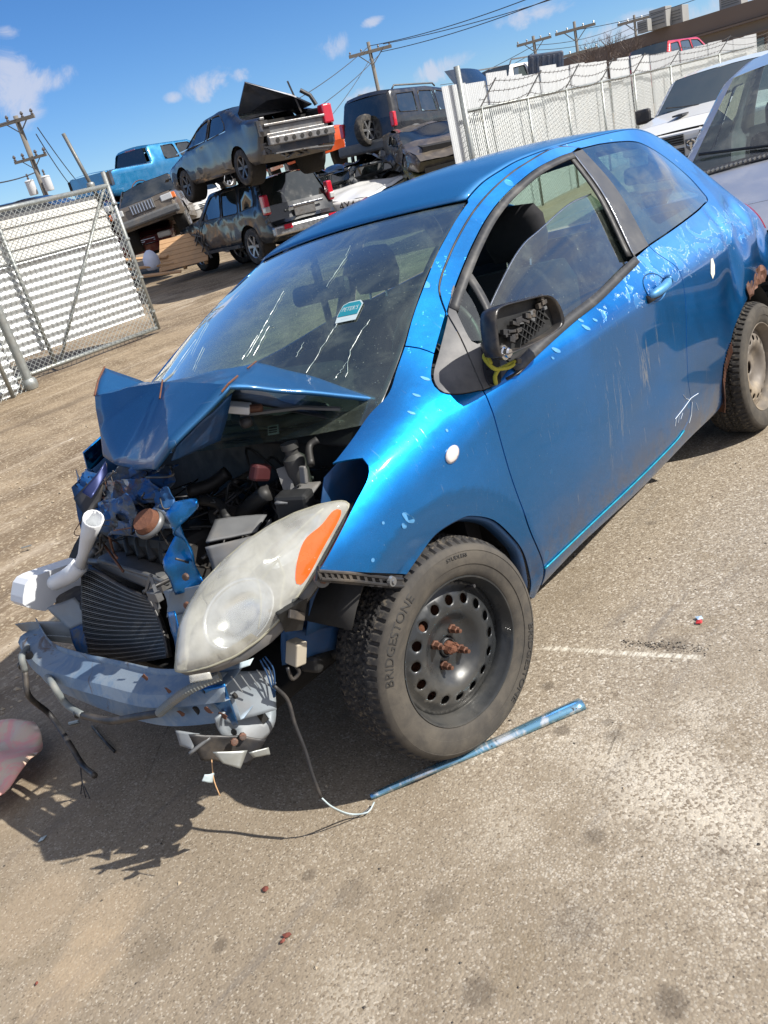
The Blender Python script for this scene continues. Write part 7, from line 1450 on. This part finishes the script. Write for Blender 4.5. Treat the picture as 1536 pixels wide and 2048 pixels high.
# ---------------------------------------------------------------- wiring along the beam
def loom(nm,pts,r,mat,corr=False,n=8):
    c=resample(crv(pts,8),.004 if corr else .012); rr=[r*(1+.16*(k%2)) for k in range(len(c))] if corr else [r]*len(c); return MB().tube(c,rr,n).build(nm,mat,root,smooth=not corr)
loom('loom',[Vector((-0.657,0.321,0.448))+Vector((-.02,0,0)),Vector((-0.630,0.333,0.474))+Vector((-.03,0,.02)),Vector((-0.540,0.524,0.404))+Vector((-.02,0,.03)),Vector((-0.519,0.570,0.346))+Vector((-.035,0,.0)),Vector((-0.648,0.130,0.457))+Vector((-.03,0,0)),Vector((-0.652,0.083,0.393))+Vector((-.03,0,0)),Vector((-0.655,-0.019,0.381))+Vector((-.03,0,0))],.010,M['harness'])
loom('loom',[Vector((-0.655,-0.019,0.381))+Vector((-.03,0,0)),Vector((-0.643,-0.165,0.394))+Vector((-.03,0,0)),Vector((-0.622,-0.279,0.421))+Vector((-.03,0,0)),Vector((-0.597,-0.372,0.439))+Vector((-.03,0,0))],.010,M['black'])
loom('corrugated_conduit',[Vector((-0.598,-0.369,0.439))+Vector((-.03,0,0)),Vector((-0.575,-0.435,0.480))+Vector((-.035,0,0)),Vector((-0.551,-0.496,0.511))+Vector((-.03,0,0)),Vector((-0.530,-0.546,0.521))+Vector((.0,0,0))],.011,M['harness'],True)
loom('hanging_cable',[Vector((-0.657,0.321,0.448))+Vector((-.02,0,0)),Vector((-0.681,0.310,0.376))+Vector((-.02,0,0)),(-0.660,0.355,0.265),(-0.680,0.233,0.200),(-0.690,0.173,0.151),(-0.700,0.074,0.152)],[.009][0],M['black'])
for k,(px,py) in enumerate(((160,1600),(172,1590),(165,1610))): pass
for e in ((-0.700,0.376,-0.076),(-0.700,0.271,-0.011),(-0.710,0.188,0.032)): loom('frayed_wire',[(-0.688,0.178,0.176),(-0.695,0.230,0.079),e],.0016,M['cable'])
loom('hanging_wire',[(-0.437,-0.600,0.442),(-0.421,-0.610,0.392),(-0.432,-0.620,0.328),(-0.437,-0.630,0.259),(-0.448,-0.640,0.194),(-0.454,-0.650,0.131)],.005,M['black']); loom('bare_wire',[(-0.454,-0.650,0.131),(-0.439,-0.660,0.091),(-0.389,-0.646,0.020),(-0.359,-0.679,0.012),(-0.323,-0.671,0.012)],.0022,M['stwhite']); loom('bare_wire',[(-0.454,-0.650,0.131),(-0.435,-0.660,0.079),(-0.383,-0.655,0.010),(-0.334,-0.674,0.010)],.0016,M['chrome'])
for e in ((-0.411,-0.625,0.329),): pass
loom('thin_wire',[(-0.618,-0.520,0.336),(-0.637,-0.530,0.294),(-0.643,-0.540,0.254)],.0014,M['pinewood'])
sheet('hanging_tape',[(-0.653,-0.530,0.325),(-0.625,-0.530,0.307),(-0.637,-0.530,0.287),(-0.664,-0.530,0.313)],M['stwhite'],5,.012,77,.001)
for p in ((-0.646,0.326,0.468),(-0.527,0.553,0.280),(-0.655,0.013,0.378),(-0.612,0.340,0.479)): MB().lathe([(.013,-.005),(.013,.005)],Vector(p)+Vector((-.03,0,0)),(.2,1,.3),10,True).build('tape_band',M['black'],root)
# ---------------------------------------------------------------- door mirror without glass
mo=[(0.324,-0.920,1.100),(0.360,-0.920,1.113),(0.461,-0.920,1.103),(0.570,-0.920,1.089),(0.617,-0.920,1.062),(0.637,-0.920,1.016),(0.618,-0.920,0.988),(0.486,-0.920,0.983),(0.329,-0.920,0.994),(0.304,-0.920,1.007),(0.309,-0.920,1.051)]
m2=resample(crv([(p[0],p[2]) for p in mo],6,True),.008,True); cx=sum(p[0] for p in m2)/len(m2); cz=sum(p[1] for p in m2)/len(m2)
def sc2(s): return [(cx+(x-cx)*s,cz+(z-cz)*s) for x,z in m2]
rows=[[(x,-.92,z) for x,z in sc2(.93)],[(x,-.927,z) for x,z in sc2(.97)],[(x,-.92,z) for x,z in m2],[(x,-.90,z) for x,z in sc2(1.02)],[(x,-.875,z) for x,z in sc2(.97)],[(x,-.855,z) for x,z in sc2(.75)],[(x,-.85,z) for x,z in sc2(.3)]]
rows=[r+[r[0]] for r in rows]; mir=patch(rows,'door_mirror',M['mirrorblk'],root,smooth=True)
patch([[(x,-.921,z) for x,z in sc2(.93)]+[(sc2(.93)[0][0],-.921,sc2(.93)[0][1])],[(x,-.897,z) for x,z in sc2(.90)]+[(sc2(.90)[0][0],-.897,sc2(.90)[0][1])]],'mirror_inner_wall',M['black'],mir,smooth=True); P2,F2=fill(sc2(.91),(),.02); mkobj('mirror_back_plate',[(x,-.896,z) for x,z in P2],[tuple(f) for f in F2],M['engdark'],mir)
def mp(u,v): return (cx+u*.150,cz+v*.055+u*.03)
for k in range(7):
    a=mp(-.35+.16*k,-.75); b=mp(-.05+.16*k,.05)
    if k<6: MB().bar((a[0],-.908,a[1]),(b[0],-.908,b[1]),.003,.012,up=(0,1,0)).build('lattice_rib',M['engdark'],mir)
    a=mp(-.05+.16*k,-.75); b=mp(-.35+.16*k,.05)
    if k<6: MB().bar((a[0],-.909,a[1]),(b[0],-.909,b[1]),.003,.012,up=(0,1,0)).build('lattice_rib',M['engdark'],mir)
R=random.Random(17)
for k in range(22):
    u,v=R.uniform(-.70,.70),R.uniform(-.2,.45); p=mp(u,v); MB().box((p[0],-.908-R.random()*.006,p[1]),(R.uniform(.008,.035),.012,R.uniform(.005,.016)),(0,R.uniform(-.1,.5),0)).build('mirror_bracket',R.choice((M['greyplastic'],M['black'],M['black'])),mir,bevel=.001)
p=mp(-.72,-.45); MB().lathe([(.016,0),(.018,.008),(.013,.010),(.013,.020),(.009,.024),(0,.024)],(p[0],-.897,p[1]),(0,-1,.0),16).build('mirror_pivot',M['chrome'],mir,smooth=True,autos=40)
p=mp(.35,.0); MB().lathe([(.014,.0),(.014,.012),(.010,.013),(0,.010)],(p[0],-.897,p[1]),(0,-1,0),16).build('mirror_motor',M['black'],mir)
tubeP('mirror_stub',[(0.433,-0.800,1.005),(0.395,-0.840,0.998),(0.352,-0.900,0.998)],.020,M['mirrorblk'],10)
M['ribbon']=M['yellowwire']
rb=[[(0.385,-0.830,0.996),(0.352,-0.840,0.991),(0.351,-0.860,0.962),(0.377,-0.860,0.950),(0.418,-0.860,0.948),(0.451,-0.870,0.950)],[(0.377,-0.860,0.950),(0.367,-0.850,0.935),(0.383,-0.835,0.909)],[(0.395,-0.840,0.998),(0.357,-0.850,0.998),(0.348,-0.860,0.973)],[(0.382,-0.860,0.949),(0.415,-0.865,0.942),(0.434,-0.870,0.945)]]
for q in rb: loom('mirror_wiring',q,.0058,M['ribbon'],n=6)
MB().box((0.452,-0.872,0.947),(.020,.012,.014),(0,.3,0)).build('wire_plug',M['black'],root,bevel=.002)
sheet('mirror_cover_flap',[(0.420,-0.826,0.897),(0.441,-0.830,0.908),(0.511,-0.850,0.915),(0.482,-0.850,0.908)],M['mirrorblk'],4,.003,80,.003)
# ---------------------------------------------------------------- loose things on the ground
def gtop(p): return (p[0],p[1],float(gh(p[0],p[1])))
A=Vector((-0.306,-0.638,0.057)); B=Vector((0.238,-0.980,0.067)); L=(B-A).length; rows=[]
for i in range(30):
    t=i/29; w=.007+.013*t; p=A.lerp(B,t); d=(B-A).normalized(); n=Vector((-d.y,d.x,0)); z=float(gh(p.x,p.y)); h=.003+.006*t+.002*math.sin(t*9)
    rows.append([(p.x-n.x*w,p.y-n.y*w,z+h*.3+.001),(p.x-n.x*w*.8,p.y-n.y*w*.8,z+h+.004),(p.x,p.y,z+h+.010),(p.x+n.x*w*.8,p.y+n.y*w*.8,z+h+.004),(p.x+n.x*w,p.y+n.y*w,z+h*.3+.001)])
def stripmat():
    m=MT('chipped_chrome_blue'); n=m.noise(8,6,.7,vec=m.mapp(scale=(1,1,1)),dist=1); X=m.sepxyz(); c=m.mix(m.ramp(n,.45,.55),(.74,.78,.80),(.20,.42,.58)); c=m.mix(m.ramp(m.noise(16,5,.7),.6,.66),c,(.05,.045,.04)); m.set(base=c,metal=.8,rough=.22,coat=.5); return m.m
o=patch(rows,'trim_strip',stripmat(),None,smooth=True,solid=.003); tag(o,'long blue chromed trim strip lying on the concrete under the front tyre','trim strip')
def shard(p,s,mat,label,cat,seed,n=6,h=.004,name='shard'):
    R=random.Random(seed); q=gtop(p); pts=[(q[0]+s*R.uniform(.5,1)*math.cos(a),q[1]+s*R.uniform(.4,1)*math.sin(a),q[2]+.003+R.random()*h) for a in [2*math.pi*k/n for k in range(n)]]
    o=mkobj(name,[(q[0],q[1],q[2]+.005+h)]+pts,[(0,i+1,(i+1)%n+1) for i in range(n)],mat,None,solid=.0015); tag(o,label,cat)
M['redplastic']=simple('red_plastic',(.62,.05,.05),.35,0,.15); M['paleblue']=simple('pale_blue_chip',(.35,.48,.62),.4); M['flake']=simple('rust_red_flake',(.16,.045,.03),.85,0,.5,60)
shard((0.728,-1.126,0.063),.017,M['redplastic'],'small bright red plastic shard on the concrete to the right of the front wheel','shard',1,5,.006); shard((0.749,-1.117,0.062),.015,M['paleblue'],'pale blue sliver just behind the bright red shard','shard',2,4,.004)
shard((-0.657,-0.600,0.065),.013,M['flake'],'upper of two rust red flakes on the bare concrete in front of the car','flake',3,name='flake'); shard((-0.720,-0.752,0.078),.013,M['flake'],'lower rust red flake with a crumbled edge, in the foreground','flake',4,name='flake'); shard((-0.735,-0.754,0.079),.010,M['flake'],'small crumb of rust red flake beside the lower one','flake',9,name='flake')
shard((-1.114,-0.286,0.055),.006,M['flake'],'tiny reddish chip near the lower left corner','chip',5,name='chip'); shard((-0.869,0.218,0.009),.018,M['stwhite'],'pale scrap lying in the shadow of the car nose','scrap',6,4,name='scrap')
o=MB().tube([Vector(gtop((-0.507,0.761,-0.042)))+Vector((0,0,.008)),Vector(gtop((-0.483,0.732,-0.041)))+Vector((0,0,.008))],.006,6).build('cigarette_end',M['stwhite']); tag(o,'small white stub lying in the shadow under the bumper beam','stub')
o=MB().tube([Vector(gtop(p))+Vector((0,0,.006+h)) for p,h in (((-0.475,0.636,-0.034),.0),((-0.497,0.540,-0.026),.012),((-0.513,0.457,-0.019),.01),((-0.523,0.385,-0.014),0))],.005,6).build('rubber_strip',M['black'],smooth=True); tag(o,'short curved black rubber strip in the shadow left of the wheel','strip')
o=MB().bar(Vector(gtop((0.355,3.082,-0.243)))+Vector((0,0,.03)),Vector(gtop((0.404,3.036,-0.241)))+Vector((0,0,.03)),.012,.006).build('metal_clip',M['galv']); tag(o,'little silvery clip on the gravel behind the washer tank','clip')
# faded red fender corner poking in at the left edge
fp=[(-0.729,1.075,0.041),(-0.628,0.838,0.056),(-0.613,0.731,0.063),(-0.632,0.657,0.070),(-0.666,0.596,0.085),(-0.712,0.541,0.101),(-0.764,0.502,0.105),(-0.840,0.482,0.109),(-0.947,0.498,0.111)]
pp=resample(fp,.02,True); P2,F2=fill([(p[0],p[1]) for p in pp],(),.018); zz=np.mean([p[2] for p in pp]); d=segdist(P2[:,0],P2[:,1],[(p[0],p[1]) for p in pp])
def redmat():
    m=MT('faded_red_panel'); n=m.noise(9,7,.7,dist=1.3); c=m.mix(m.ramp(n,.42,.56),(.74,.36,.31),(.62,.48,.36)); m.set(base=c,rough=.55); m.bump(n,.4,.004); return m.m
o=mkobj('plastic_offcut',[(x,y,float(gh(x,y))+.10+.02*math.sin(x*30+y*10)+.012*noise.noise(Vector((x*14,y*14,1)))-.015*max(0,1-q/.03)) for (x,y),q in zip(P2,d)],[tuple(f) for f in F2],redmat(),None,smooth=True,solid=.004); tag(o,'faded red and tan panel corner poking into the picture at the left edge','plastic offcut')
